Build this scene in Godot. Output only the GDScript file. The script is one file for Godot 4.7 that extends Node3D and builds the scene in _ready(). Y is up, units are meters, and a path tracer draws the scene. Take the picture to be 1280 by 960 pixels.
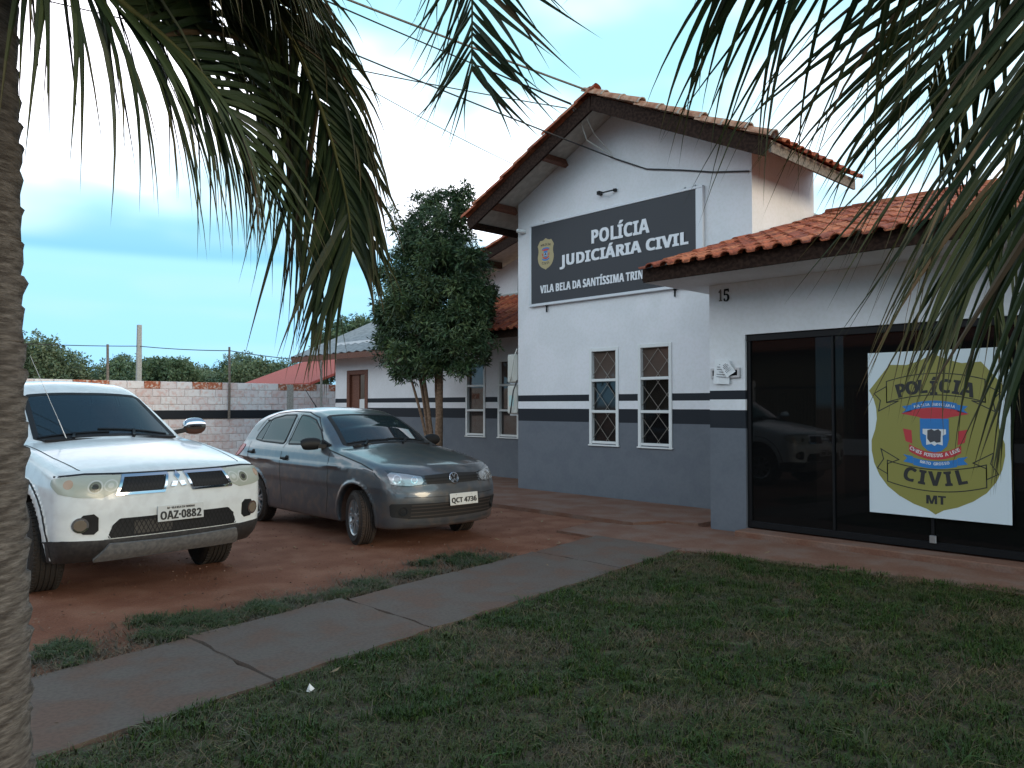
extends Node3D

# A small police station at dusk seen from its front lawn. X runs along the facade, Z points from the facade to the lawn.

var taken := {}
var M := {}
var rng := RandomNumberGenerator.new()


func _ready() -> void:
	rng.seed = 20
	camera_and_light()
	materials()
	ground()
	station()
	station_fittings()
	yard_wall()
	background()
	sign_board()
	poster()
	truck()
	hatchback()
	garden_tree()
	palms()
	grass()
	street_side()
	litter()


func camera_and_light() -> void:
	var cam := Camera3D.new()
	cam.name = "camera"
	cam.fov = 52.19
	cam.near = 0.05
	cam.far = 600.0
	cam.position = Vector3(0, 1.55, 0)
	cam.rotation = Vector3(deg_to_rad(1.578), deg_to_rad(46.5), 0)
	cam.current = true
	add_child(cam)
	var env := Environment.new()
	env.background_mode = Environment.BG_SKY
	env.tonemap_mode = Environment.TONE_MAPPER_LINEAR
	env.tonemap_exposure = 1.7
	env.sdfgi_enabled = true
	env.ssao_enabled = true
	env.ssil_enabled = true
	var sky := Sky.new()
	var pano := PanoramaSkyMaterial.new()
	pano.panorama = sky_picture()
	sky.sky_material = pano
	env.sky = sky
	var we := WorldEnvironment.new()
	we.name = "world_environment"
	we.environment = env
	add_child(we)
	# the last warm glow of the sun, low behind the right-hand end of the building
	var sun := DirectionalLight3D.new()
	sun.name = "sun"
	sun.light_color = Color(1.0, 0.91, 0.76)
	sun.light_energy = 0.32
	sun.light_angular_distance = 24.0
	sun.shadow_enabled = true
	sun.look_at_from_position(Vector3(10, 2.1, -0.9), Vector3.ZERO)
	add_child(sun)


func sky_picture() -> ImageTexture:
	# blue dusk air with a bright deck of thin cloud above a low bluish bank
	var w := 1024
	var h := 512
	var im := Image.create(w, h, false, Image.FORMAT_RGBF)
	var n1 := FastNoiseLite.new()
	n1.seed = 5
	n1.frequency = 1.0
	n1.fractal_octaves = 5
	var n2 := FastNoiseLite.new()
	n2.seed = 11
	n2.frequency = 1.0
	n2.fractal_octaves = 4
	for y in h:
		var el := (0.5 - (y + 0.5) / h) * PI
		for x in w:
			if el < -0.06:
				im.set_pixel(x, y, Color(0.16, 0.13, 0.11))
				continue
			var az := (x + 0.5) / w * TAU
			var d := Vector3(sin(az) * cos(el), sin(el), cos(az) * cos(el))
			var e := maxf(el, 0.0)
			var air := Color(0.115, 0.36, 0.56).lerp(Color(0.32, 0.61, 0.71), smoothstep(0.06, 0.34, e))
			air = air.lerp(Color(0.09, 0.20, 0.34), smoothstep(0.50, 0.95, e))
			# clouds are stretched along the horizon
			var q := Vector3(d.x, d.y * 2.6, d.z) / (0.6 + e * 0.4) + Vector3(7.7, 0, 0)
			var c := n1.get_noise_3dv(q * 1.1) * 0.5 + 0.5
			var c2 := n2.get_noise_3dv(Vector3(d.x, d.y * 9.0, d.z) * 2.4 + Vector3(7.7, 0, 0)) * 0.5 + 0.5
			var deck := smoothstep(0.12, 0.27, e + (c2 - 0.5) * 0.26)
			var cover := deck * smoothstep(0.33, 0.82, c + 0.12 * smoothstep(0.1, 0.24, e) - 0.17 * smoothstep(0.32, 0.55, e))
			var white := Color(1.66, 1.62, 1.74).lerp(Color(0.34, 0.37, 0.46), smoothstep(0.45, 0.95, e))
			var col := air.lerp(white, clampf(cover, 0.0, 1.0))
			# streaks of paler cloud in the bluish bank low down
			var low := smoothstep(0.46, 0.64, c2) * (1.0 - smoothstep(0.12, 0.28, e)) * smoothstep(0.0, 0.05, e)
			col = col.lerp(Color(0.26, 0.48, 0.60), low * 0.55)
			im.set_pixel(x, y, col)
	return ImageTexture.create_from_image(im)


# ---------------------------------------------------------------- helpers

func numbered(called: String) -> String:
	if not taken.has(called):
		taken[called] = 0
		return called
	taken[called] += 1
	return "%s_%03d" % [called, taken[called]]


func tag(o: Node3D, label := "", category := "", group := "", kind := "") -> Node3D:
	if label:
		o.set_meta("label", label)
	if category:
		o.set_meta("category", category)
	if group:
		o.set_meta("group", group)
	if kind:
		o.set_meta("kind", kind)
	return o


func thing(called: String, at: Vector3, label: String, category: String, group := "", turn := 0.0) -> Node3D:
	var o := Node3D.new()
	o.name = numbered(called)
	o.position = at
	o.rotation.y = turn
	add_child(o, true)
	return tag(o, label, category, group)


func part(called: String, mesh: Mesh, m: Material, parent: Node3D, at := Transform3D()) -> MeshInstance3D:
	var o := MeshInstance3D.new()
	o.mesh = mesh
	o.material_override = m
	o.transform = at
	if parent == self:
		o.name = numbered(called)
	else:
		var key := str(parent.get_instance_id()) + called
		var k: int = taken.get(key, 0)
		taken[key] = k + 1
		o.name = called if k == 0 else "%s_%03d" % [called, k]
	parent.add_child(o, true)
	return o


func holder(called: String, parent: Node3D) -> Node3D:
	var o := Node3D.new()
	var key := str(parent.get_instance_id()) + called
	var k: int = taken.get(key, 0)
	taken[key] = k + 1
	o.name = called if k == 0 else "%s_%03d" % [called, k]
	parent.add_child(o, true)
	return o


func structure(called: String, mesh: Mesh, m: Material, label: String) -> MeshInstance3D:
	var o := part(called, mesh, m, self)
	tag(o, label, "", "", "structure")
	return o


class G:
	# collects triangles, written counter-clockwise and stored clockwise
	var v := PackedVector3Array()
	var n := PackedVector3Array()
	var c := PackedColorArray()
	var uv := PackedVector2Array()
	var col := Color.WHITE
	var any_col := false

	func paint(k: Color) -> G:
		col = k
		any_col = true
		return self

	func tri(a: Vector3, b: Vector3, d: Vector3) -> void:
		var m := (b - a).cross(d - a).normalized()
		tri_n(a, b, d, m, m, m)

	func tri_n(a: Vector3, b: Vector3, d: Vector3, na: Vector3, nb: Vector3, nd: Vector3) -> void:
		if (b - a).cross(d - a).dot(na + nb + nd) < 0.0:
			v.append(a); v.append(b); v.append(d)
			n.append(na); n.append(nb); n.append(nd)
		else:
			v.append(a); v.append(d); v.append(b)
			n.append(na); n.append(nd); n.append(nb)
		c.append(col); c.append(col); c.append(col)

	func quad(a: Vector3, b: Vector3, d: Vector3, e: Vector3) -> void:
		tri(a, b, d)
		tri(a, d, e)

	func quad_n(a: Vector3, b: Vector3, d: Vector3, e: Vector3, na: Vector3, nb: Vector3, nd: Vector3, ne: Vector3) -> void:
		tri_n(a, b, d, na, nb, nd)
		tri_n(a, d, e, na, nd, ne)

	func hexa(p: Array) -> void:
		# eight corners: bottom ring counter-clockwise from above, then the top ring
		var order := [[0, 3, 2, 1], [4, 5, 6, 7], [0, 1, 5, 4], [1, 2, 6, 5], [2, 3, 7, 6], [3, 0, 4, 7]]
		var mid := Vector3.ZERO
		for q: Vector3 in p:
			mid += q / 8.0
		for f: Array in order:
			var a: Vector3 = p[f[0]]
			var b: Vector3 = p[f[1]]
			var d: Vector3 = p[f[2]]
			var e: Vector3 = p[f[3]]
			if (b - a).cross(d - a).dot((a + d) * 0.5 - mid) < 0.0:
				quad(a, e, d, b)
			else:
				quad(a, b, d, e)

	func box(lo: Vector3, hi: Vector3, bevel := 0.0) -> void:
		if bevel <= 0.0:
			hexa([Vector3(lo.x, lo.y, hi.z), Vector3(hi.x, lo.y, hi.z), Vector3(hi.x, lo.y, lo.z), Vector3(lo.x, lo.y, lo.z), Vector3(lo.x, hi.y, hi.z), Vector3(hi.x, hi.y, hi.z), Vector3(hi.x, hi.y, lo.z), Vector3(lo.x, hi.y, lo.z)])
			return
		var mid := (lo + hi) * 0.5
		var h := (hi - lo) * 0.5
		var b := minf(bevel, minf(h.x, minf(h.y, h.z)) * 0.9)
		var k := [Vector3(h.x, h.y - b, h.z - b), Vector3(h.x - b, h.y, h.z - b), Vector3(h.x - b, h.y - b, h.z)]
		for s: float in [-1.0, 1.0]:
			quad(mid + Vector3(s * h.x, -k[0].y, -k[0].z), mid + Vector3(s * h.x, k[0].y, -k[0].z) , mid + Vector3(s * h.x, k[0].y, k[0].z), mid + Vector3(s * h.x, -k[0].y, k[0].z))
			quad(mid + Vector3(-k[1].x, s * h.y, -k[1].z), mid + Vector3(-k[1].x, s * h.y, k[1].z), mid + Vector3(k[1].x, s * h.y, k[1].z), mid + Vector3(k[1].x, s * h.y, -k[1].z))
			quad(mid + Vector3(-k[2].x, -k[2].y, s * h.z), mid + Vector3(k[2].x, -k[2].y, s * h.z), mid + Vector3(k[2].x, k[2].y, s * h.z), mid + Vector3(-k[2].x, k[2].y, s * h.z))
			for t: float in [-1.0, 1.0]:
				quad(mid + Vector3(s * k[0].x, t * k[0].y, -k[0].z), mid + Vector3(s * k[1].x, t * k[1].y, -k[1].z), mid + Vector3(s * k[1].x, t * k[1].y, k[1].z), mid + Vector3(s * k[0].x, t * k[0].y, k[0].z))
				quad(mid + Vector3(s * k[0].x, -k[0].y, t * k[0].z), mid + Vector3(s * k[2].x, -k[2].y, t * k[2].z), mid + Vector3(s * k[2].x, k[2].y, t * k[2].z), mid + Vector3(s * k[0].x, k[0].y, t * k[0].z))
				quad(mid + Vector3(-k[1].x, s * k[1].y, t * k[1].z), mid + Vector3(k[1].x, s * k[1].y, t * k[1].z), mid + Vector3(k[2].x, s * k[2].y, t * k[2].z), mid + Vector3(-k[2].x, s * k[2].y, t * k[2].z))
				for r: float in [-1.0, 1.0]:
					tri(mid + Vector3(s * k[0].x, t * k[0].y, r * k[0].z), mid + Vector3(s * k[1].x, t * k[1].y, r * k[1].z), mid + Vector3(s * k[2].x, t * k[2].y, r * k[2].z))
		fix(mid)

	func fix(_mid: Vector3) -> void:
		# a convex shape about mid, just added: turn its faces outwards (only the last bevelled box uses it)
		var count := (6 * 2 + 12 * 2 + 8) * 3
		var at := v.size() - count
		for k in range(at, v.size(), 3):
			if n[k].dot((v[k] + v[k + 1] + v[k + 2]) / 3.0 - _mid) < 0.0:
				var t := v[k + 1]
				v[k + 1] = v[k + 2]
				v[k + 2] = t
				for j in 3:
					n[k + j] = -n[k + j]

	func bar(a: Vector3, b: Vector3, w: float, h: float, up := Vector3.UP) -> void:
		var t := (b - a).normalized()
		var r := t.cross(up)
		if r.length() < 0.01:
			r = t.cross(Vector3.RIGHT)
		r = r.normalized() * w * 0.5
		var u := r.cross(t).normalized() * h * 0.5
		hexa([a - r - u, a + r - u, b + r - u, b - r - u, a - r + u, a + r + u, b + r + u, b - r + u])

	func tube(pts: PackedVector3Array, radii: PackedFloat32Array, sides := 8, caps := true, wobble := 0.0) -> void:
		var last := pts.size() - 1
		var t := (pts[1] - pts[0]).normalized()
		var r := t.cross(Vector3.UP if absf(t.y) < 0.9 else Vector3.RIGHT).normalized()
		var ring := PackedVector3Array()
		var ringn := PackedVector3Array()
		for i in pts.size():
			t = (pts[mini(i + 1, last)] - pts[maxi(i - 1, 0)]).normalized()
			r = (r - t * r.dot(t)).normalized()
			var u := t.cross(r)
			var now := PackedVector3Array()
			var nown := PackedVector3Array()
			for k in sides:
				var a := TAU * k / sides
				var o := r * cos(a) + u * sin(a)
				var rr := radii[mini(i, radii.size() - 1)] * (1.0 + wobble * sin(a * 3.0 + i * 1.7) + wobble * 0.7 * sin(a * 5.0 - i * 2.9))
				now.append(pts[i] + o * rr)
				nown.append(o)
			if i:
				for k in sides:
					var k2 := (k + 1) % sides
					quad_n(ring[k], ring[k2], now[k2], now[k], ringn[k], ringn[k2], nown[k2], nown[k])
			elif caps:
				for k in range(1, sides - 1):
					tri_n(now[0], now[k], now[k + 1], -t, -t, -t)
			if i == last and caps:
				for k in range(1, sides - 1):
					tri_n(now[0], now[k], now[k + 1], t, t, t)
			ring = now
			ringn = nown

	func lathe(profile: PackedVector2Array, sides := 32, at := Transform3D()) -> void:
		# profile points are (radius, along z); smooth along the turn, flat steps across it
		for i in profile.size() - 1:
			var p := profile[i]
			var q := profile[i + 1]
			var d := (q - p).normalized()
			for k in sides:
				var a0 := TAU * k / sides
				var a1 := TAU * (k + 1) / sides
				var e0 := Vector3(cos(a0), sin(a0), 0)
				var e1 := Vector3(cos(a1), sin(a1), 0)
				var n0 := at.basis * (e0 * d.y + Vector3(0, 0, -d.x))
				var n1 := at.basis * (e1 * d.y + Vector3(0, 0, -d.x))
				quad_n(at * (e0 * p.x + Vector3(0, 0, p.y)), at * (e1 * p.x + Vector3(0, 0, p.y)), at * (e1 * q.x + Vector3(0, 0, q.y)), at * (e0 * q.x + Vector3(0, 0, q.y)), n0, n1, n1, n0)

	func prism(poly: PackedVector2Array, z0: float, z1: float, at := Transform3D()) -> void:
		# an outline in x and y, pulled from z0 to z1
		var pts := poly
		if Geometry2D.is_polygon_clockwise(pts):
			pts = pts.duplicate()
			pts.reverse()
		var idx := Geometry2D.triangulate_polygon(pts)
		var f := (at.basis * Vector3(0, 0, 1)).normalized() * signf(z1 - z0)
		for k in range(0, idx.size(), 3):
			var a := pts[idx[k]]
			var b := pts[idx[k + 1]]
			var d := pts[idx[k + 2]]
			tri_n(at * Vector3(a.x, a.y, z1), at * Vector3(b.x, b.y, z1), at * Vector3(d.x, d.y, z1), f, f, f)
			tri_n(at * Vector3(a.x, a.y, z0), at * Vector3(b.x, b.y, z0), at * Vector3(d.x, d.y, z0), -f, -f, -f)
		for k in pts.size():
			var a := pts[k]
			var b := pts[(k + 1) % pts.size()]
			var e := (at.basis * Vector3(b.y - a.y, a.x - b.x, 0)).normalized()
			quad_n(at * Vector3(a.x, a.y, z0), at * Vector3(b.x, b.y, z0), at * Vector3(b.x, b.y, z1), at * Vector3(a.x, a.y, z1), e, e, e, e)

	func mesh() -> ArrayMesh:
		var a := []
		a.resize(Mesh.ARRAY_MAX)
		a[Mesh.ARRAY_VERTEX] = v
		a[Mesh.ARRAY_NORMAL] = n
		if any_col:
			a[Mesh.ARRAY_COLOR] = c
		var m := ArrayMesh.new()
		m.add_surface_from_arrays(Mesh.PRIMITIVE_TRIANGLES, a)
		return m


func box_mesh(size: Vector3, bevel := 0.0) -> ArrayMesh:
	var g := G.new()
	g.box(-size * 0.5, size * 0.5, bevel)
	return g.mesh()


func box_at(lo: Vector3, hi: Vector3, bevel := 0.0) -> ArrayMesh:
	var g := G.new()
	g.box(lo, hi, bevel)
	return g.mesh()


func lettering(text: String, w: float, h: float, depth: float, m: Material, parent: Node3D, at: Vector3, bold := true, serif := false, called := "lettering") -> MeshInstance3D:
	# letters that fill a box w by h, its lower left corner at the given place
	var t := TextMesh.new()
	var f := SystemFont.new()
	f.font_names = PackedStringArray(["Droid Serif" if serif else "Droid Sans"])
	f.font_weight = 700 if bold else 400
	t.font = f
	t.text = text
	t.font_size = 64
	t.pixel_size = 0.01
	t.depth = 0.1
	t.curve_step = 1.0
	var b := t.get_aabb()
	var o := part(called, fattened(t, 0.022 if bold and not serif else 0.0), m, parent)
	var s := Vector3(w / b.size.x, h / b.size.y, depth / 0.1)
	o.scale = s
	o.position = at - Vector3(b.position.x * s.x, b.position.y * s.y, -depth * 0.5)
	return o


func fattened(t: TextMesh, by: float) -> Mesh:
	# heavier letters: the same outlines set again a hair to each side, each a hair further out
	if by <= 0.0:
		return t
	var a := t.get_mesh_arrays()
	var vs: PackedVector3Array = a[Mesh.ARRAY_VERTEX]
	var ns: PackedVector3Array = a[Mesh.ARRAY_NORMAL]
	var ix: PackedInt32Array = a[Mesh.ARRAY_INDEX]
	var h := t.get_aabb().size.y * by
	var g := G.new()
	var k := 0
	for s: Vector2 in [Vector2(-1, -0.6), Vector2(1, -0.6), Vector2(-1, 0.6), Vector2(1, 0.6), Vector2.ZERO]:
		var d := Vector3(s.x * h, s.y * h, 0.004 * k)
		for i in range(0, ix.size(), 3):
			g.tri_n(vs[ix[i]] + d, vs[ix[i + 1]] + d, vs[ix[i + 2]] + d, ns[ix[i]], ns[ix[i + 1]], ns[ix[i + 2]])
		k += 1
	return g.mesh()


# ---------------------------------------------------------------- materials

func plain(c: Color, rough := 0.8, metal := 0.0, spec := 0.5) -> StandardMaterial3D:
	var m := StandardMaterial3D.new()
	m.albedo_color = c.linear_to_srgb()
	m.roughness = rough
	m.metallic = metal
	m.metallic_specular = spec
	return m


func noise(sd: int, freq: float, colors: Array, offs: Array, size := 512, oct := 5, kind := FastNoiseLite.TYPE_SIMPLEX_SMOOTH) -> NoiseTexture2D:
	var t := NoiseTexture2D.new()
	var f := FastNoiseLite.new()
	f.seed = sd
	f.noise_type = kind
	f.frequency = freq
	f.fractal_octaves = oct
	t.noise = f
	t.width = size
	t.height = size
	t.seamless = true
	if colors.size():
		var g := Gradient.new()
		g.offsets = PackedFloat32Array(offs)
		var cs := PackedColorArray()
		for c: Color in colors:
			cs.append(c.linear_to_srgb())
		g.colors = cs
		t.color_ramp = g
	return t


func mottled(sd: int, metres: float, freq: float, colors: Array, offs: Array, rough := 0.85, bump := 0.0, bump_freq := 0.05, size := 512) -> StandardMaterial3D:
	var m := StandardMaterial3D.new()
	m.albedo_texture = noise(sd, freq, colors, offs, size)
	m.uv1_triplanar = true
	m.uv1_world_triplanar = true
	m.uv1_scale = Vector3.ONE / metres
	m.roughness = rough
	if bump > 0.0:
		m.heightmap_enabled = true
		m.heightmap_scale = bump
		m.heightmap_texture = noise(sd + 50, bump_freq, [], [], size)
	return m


func over(m: StandardMaterial3D, sd: int, metres: float, freq: float, colors: Array, offs: Array) -> StandardMaterial3D:
	# a second, finer or coarser layer that multiplies the first
	m.detail_enabled = true
	m.detail_blend_mode = BaseMaterial3D.BLEND_MODE_MUL
	m.detail_albedo = noise(sd, freq, colors, offs)
	m.detail_uv_layer = BaseMaterial3D.DETAIL_UV_2
	m.uv2_triplanar = true
	m.uv2_world_triplanar = true
	m.uv2_scale = Vector3.ONE / metres
	return m


func glass(c: Color, alpha: float) -> StandardMaterial3D:
	var m := plain(c, 0.02, 0.0, 0.5)
	m.albedo_color.a = alpha
	m.transparency = BaseMaterial3D.TRANSPARENCY_ALPHA
	return m


func vertex_paint(rough := 0.7) -> StandardMaterial3D:
	var m := StandardMaterial3D.new()
	m.vertex_color_use_as_albedo = true
	m.roughness = rough
	return m


func grey(k: float) -> Color:
	return Color(k, k, k)


func materials() -> void:
	M.dirt = over(mottled(1, 5.5, 0.010, [Color(0.19, 0.062, 0.027), Color(0.225, 0.082, 0.040), Color(0.265, 0.112, 0.062)], [0.25, 0.5, 0.78], 0.95, 0.7, 0.16, 1024), 2, 0.55, 0.07, [grey(0.74), grey(1.0)], [0.3, 0.62])
	M.soil = mottled(3, 1.7, 0.02, [Color(0.048, 0.036, 0.019), Color(0.078, 0.058, 0.031), Color(0.12, 0.090, 0.048)], [0.3, 0.5, 0.75], 0.95, 3.0, 0.04)
	M.slab = over(mottled(4, 2.9, 0.006, [Color(0.125, 0.074, 0.052), Color(0.114, 0.080, 0.063), Color(0.116, 0.089, 0.074)], [0.3, 0.5, 0.72], 0.9, 0.12, 0.12, 1024), 5, 0.9, 0.05, [grey(0.84), grey(1.0)], [0.3, 0.6])
	M.apron = over(mottled(6, 3.4, 0.006, [Color(0.18, 0.078, 0.046), Color(0.195, 0.098, 0.064), Color(0.205, 0.122, 0.090)], [0.3, 0.52, 0.74], 0.9, 0.12, 0.12, 1024), 7, 0.9, 0.05, [grey(0.84), grey(1.0)], [0.3, 0.6])
	M.white_wall = over(mottled(8, 3.0, 0.006, [Color(0.745, 0.735, 0.745), Color(0.785, 0.775, 0.785)], [0.35, 0.65], 0.8, 0.05, 0.09), 9, 1.1, 0.03, [Color(0.97, 0.965, 0.955), grey(1.0)], [0.3, 0.55])
	M.grey_wall = over(mottled(10, 2.6, 0.01, [Color(0.118, 0.130, 0.150), Color(0.129, 0.141, 0.162)], [0.35, 0.65], 0.7, 0.05, 0.09), 9, 1.1, 0.03, [Color(0.95, 0.95, 0.95), grey(1.0)], [0.3, 0.55])
	M.stripe = plain(Color(0.017, 0.020, 0.026), 0.7, 0.0, 0.35)
	M.white_paint = plain(Color(0.72, 0.72, 0.70), 0.5)
	M.soffit = mottled(12, 1.6, 0.02, [Color(0.42, 0.39, 0.34), Color(0.52, 0.49, 0.43)], [0.35, 0.65], 0.85)
	M.dark_wood = mottled(13, 0.9, 0.03, [Color(0.020, 0.010, 0.007), Color(0.046, 0.025, 0.017)], [0.3, 0.7], 0.8)
	M.dark_wood.metallic_specular = 0.25
	M.red_wood = mottled(14, 0.8, 0.03, [Color(0.12, 0.040, 0.022), Color(0.19, 0.075, 0.042)], [0.3, 0.7], 0.7)
	M.old_wood = mottled(15, 0.7, 0.03, [Color(0.14, 0.12, 0.10), Color(0.24, 0.20, 0.17)], [0.3, 0.7], 0.9)
	M.tiles = []
	for k in 4:
		var b: Color = [Color(0.42, 0.110, 0.046), Color(0.35, 0.084, 0.037), Color(0.46, 0.145, 0.065), Color(0.28, 0.070, 0.036)][k]
		M.tiles.append(mottled(20 + k, 0.55, 0.02, [b * 0.55, b, b * 1.25], [0.27, 0.5, 0.8], 0.85, 0.5, 0.08, 256))
	M.cap_tile = mottled(26, 0.7, 0.02, [Color(0.30, 0.13, 0.075), Color(0.44, 0.22, 0.13), Color(0.52, 0.33, 0.23)], [0.25, 0.5, 0.8], 0.85, 0.4, 0.08, 256)
	M.mortar = mottled(27, 0.5, 0.03, [Color(0.33, 0.29, 0.25), Color(0.48, 0.43, 0.37)], [0.3, 0.7], 0.95, 0.6, 0.08, 256)
	M.fibre = mottled(28, 1.6, 0.02, [Color(0.24, 0.25, 0.25), Color(0.36, 0.37, 0.37)], [0.3, 0.7], 0.85)
	M.blocks = []
	for k in 4:
		var w: Color = [Color(0.80, 0.75, 0.75), Color(0.76, 0.69, 0.69), Color(0.81, 0.78, 0.78), Color(0.73, 0.64, 0.63)][k]
		M.blocks.append(mottled(30 + k, 0.9, 0.022, [w * Color(0.92, 0.76, 0.72), w * 0.93, w], [0.22, 0.42, 0.66], 0.9, 0.3, 0.08, 256))
	M.red_block = mottled(35, 0.8, 0.03, [Color(0.36, 0.11, 0.06), Color(0.48, 0.19, 0.11), Color(0.62, 0.52, 0.47)], [0.25, 0.55, 0.72], 0.9, 0.5, 0.08, 256)
	M.joint = mottled(36, 0.8, 0.03, [Color(0.56, 0.49, 0.48), Color(0.72, 0.67, 0.66)], [0.3, 0.65], 0.95)
	M.concrete = mottled(37, 0.8, 0.03, [Color(0.34, 0.33, 0.30), Color(0.46, 0.45, 0.41)], [0.3, 0.7], 0.9)
	M.black_metal = plain(Color(0.009, 0.009, 0.010), 0.45, 0.0, 0.3)
	M.grille = plain(Color(0.27, 0.235, 0.20), 0.6)
	M.dark_glass = glass(Color(0.010, 0.009, 0.009), 0.86)
	M.door_glass = glass(Color(0.006, 0.006, 0.006), 0.90)
	M.door_glass.metallic_specular = 0.33
	M.curtain_glass = glass(Color(0.12, 0.085, 0.07), 0.85)
	M.dim_glass = glass(Color(0.055, 0.045, 0.042), 0.9)
	M.inside = plain(Color(0.16, 0.15, 0.14), 0.9)
	M.cream = plain(Color(0.62, 0.61, 0.55), 0.5)
	M.red_roof = mottled(38, 1.2, 0.03, [Color(0.42, 0.075, 0.055), Color(0.52, 0.11, 0.08)], [0.3, 0.7], 0.8)
	M.cable = plain(Color(0.03, 0.028, 0.03), 0.6)
	M.sign_dark = plain(Color(0.026, 0.027, 0.033), 0.55)
	M.sign_white = plain(Color(0.78, 0.78, 0.80), 0.5)
	M.steel = plain(Color(0.5, 0.5, 0.5), 0.35, 0.9)
	M.paper = plain(Color(0.80, 0.80, 0.80), 0.8)
	M.leaf = vertex_paint(0.55)
	M.leaf.backlight_enabled = true
	M.leaf.backlight = Color(0.30, 0.34, 0.16)
	M.blade = vertex_paint(0.7)
	M.blade.backlight_enabled = true
	M.blade.backlight = Color(0.3, 0.34, 0.16)
	M.frond = vertex_paint(0.62)
	M.frond.metallic_specular = 0.35
	M.frond.backlight_enabled = true
	M.frond.backlight = Color(0.12, 0.16, 0.05)
	M.bark = mottled(40, 0.5, 0.03, [Color(0.15, 0.085, 0.05), Color(0.27, 0.17, 0.11)], [0.3, 0.7], 0.9, 0.6, 0.1, 256)
	M.palm_bark = over(mottled(41, 0.6, 0.012, [Color(0.060, 0.049, 0.042), Color(0.125, 0.106, 0.092), Color(0.185, 0.165, 0.148)], [0.28, 0.5, 0.75], 0.95, 0.6, 0.09), 42, 0.30, 0.03, [grey(0.6), grey(1.0)], [0.3, 0.6])
	M.palm_bark.heightmap_scale = 0.22
	M.palm_bark.uv1_scale = Vector3(1.6, 7.0, 1.6)
	M.palm_bark.uv2_scale = Vector3(2.4, 11.0, 2.4)
	M.wild_bark = plain(Color(0.07, 0.055, 0.04), 0.9)


# ---------------------------------------------------------------- ground

func sheet(poly: PackedVector2Array, y: float, thick := 0.0) -> ArrayMesh:
	# an outline in x and z lying at height y
	var g := G.new()
	g.prism(poly, y - maxf(thick, 0.003), y, Transform3D(Basis(Vector3(1, 0, 0), Vector3(0, 0, 1), Vector3(0, 1, 0)), Vector3.ZERO))
	return g.mesh()


func ragged(pts: Array, step: float, amount: float, sd: int) -> PackedVector2Array:
	var f := FastNoiseLite.new()
	f.seed = sd
	f.frequency = 1.6
	var out := PackedVector2Array()
	for k in pts.size():
		var a: Vector2 = pts[k]
		var b: Vector2 = pts[(k + 1) % pts.size()]
		var n := maxi(1, int(a.distance_to(b) / step))
		for j in n:
			var p := a.lerp(b, float(j) / n)
			out.append(p + Vector2(f.get_noise_2d(p.x * 1.7, p.y * 1.7), f.get_noise_2d(p.x * 1.7 + 70.0, p.y * 1.7)) * amount)
	return out


var lawn_edge := PackedVector2Array()


func path_x(z: float) -> float:
	# right-hand edge of the footpath
	return -3.86 + (z + 0.6) * 0.151


func ground() -> void:
	var g := G.new()
	var n := 24
	g.quad(Vector3(-300, 0, 300), Vector3(300, 0, 300), Vector3(300, 0, -300), Vector3(-300, 0, -300))
	structure("ground", g.mesh(), M.dirt, "bare reddish dirt of the parking yard")
	lawn_edge = ragged([Vector2(path_x(5.0), 5.0), Vector2(7.0, 5.0), Vector2(7.0, -7.9), Vector2(2.0, -7.75), Vector2(-1.8, -7.55), Vector2(-4.5, -7.14), Vector2(path_x(-6.9), -6.9)], 0.12, 0.10, 3)
	structure("lawn", sheet(lawn_edge, 0.012), M.soil, "soil of the lawn under thin worn grass")
	# the footpath: a row of cast slabs with open joints
	var path := Node3D.new()
	path.name = "footpath"
	add_child(path)
	tag(path, "grey concrete footpath of long slabs between the lawn and the dirt yard", "", "", "structure")
	var zs := [3.0, 1.72, 0.45, -0.80, -2.06, -3.32, -4.58, -5.84, -7.10]
	for k in zs.size() - 1:
		var z0: float = zs[k] - 0.008
		var z1: float = zs[k + 1] + 0.008
		var w0: float = 1.12 + 0.03 * sin(k * 2.1)
		var tilt := 0.006 * sin(k * 1.7)
		var s := G.new()
		var outline := ragged([Vector2(path_x(z0), z0), Vector2(path_x(z1), z1), Vector2(path_x(z1) - w0 - 0.02, z1 + 0.02), Vector2(path_x(z0) - w0, z0 + 0.02)], 0.10, 0.034, 10 + k)
		s.prism(outline, -0.06, 0.035 + tilt, Transform3D(Basis(Vector3(1, 0, 0), Vector3(0, 0, 1), Vector3(0, 1, 0)), Vector3.ZERO))
		part("paving_slab", s.mesh(), M.slab, path)
	# the paved walkway along the building and the apron before the glass doors
	var walk := Node3D.new()
	walk.name = "walkway"
	add_child(walk)
	tag(walk, "worn red-brown concrete walkway along the foot of the building", "", "", "structure")
	part("paving_slab", sheet(ragged([Vector2(-18.5, -8.10), Vector2(-6.25, -8.06), Vector2(-6.05, -8.5), Vector2(-5.62, -8.6), Vector2(-5.62, -9.93), Vector2(-10.3, -9.93), Vector2(-10.35, -11.18), Vector2(-18.5, -11.18)], 0.3, 0.02, 31), 0.055, 0.1), M.apron, walk)
	part("paving_slab", sheet(ragged([Vector2(-6.6, -7.02), Vector2(-4.9, -6.98), Vector2(-1.9, -7.36), Vector2(4.0, -7.6), Vector2(4.0, -8.50), Vector2(-5.36, -8.50), Vector2(-5.42, -8.56), Vector2(-6.0, -8.48), Vector2(-6.22, -8.0), Vector2(-6.75, -7.9)], 0.25, 0.03, 33), 0.028, 0.1), M.apron, walk)
	part("door_step", box_at(Vector3(-4.88, 0.0, -8.50), Vector3(3.9, 0.095, -8.20), 0.012), M.apron, walk)


# ---------------------------------------------------------------- the building

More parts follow.
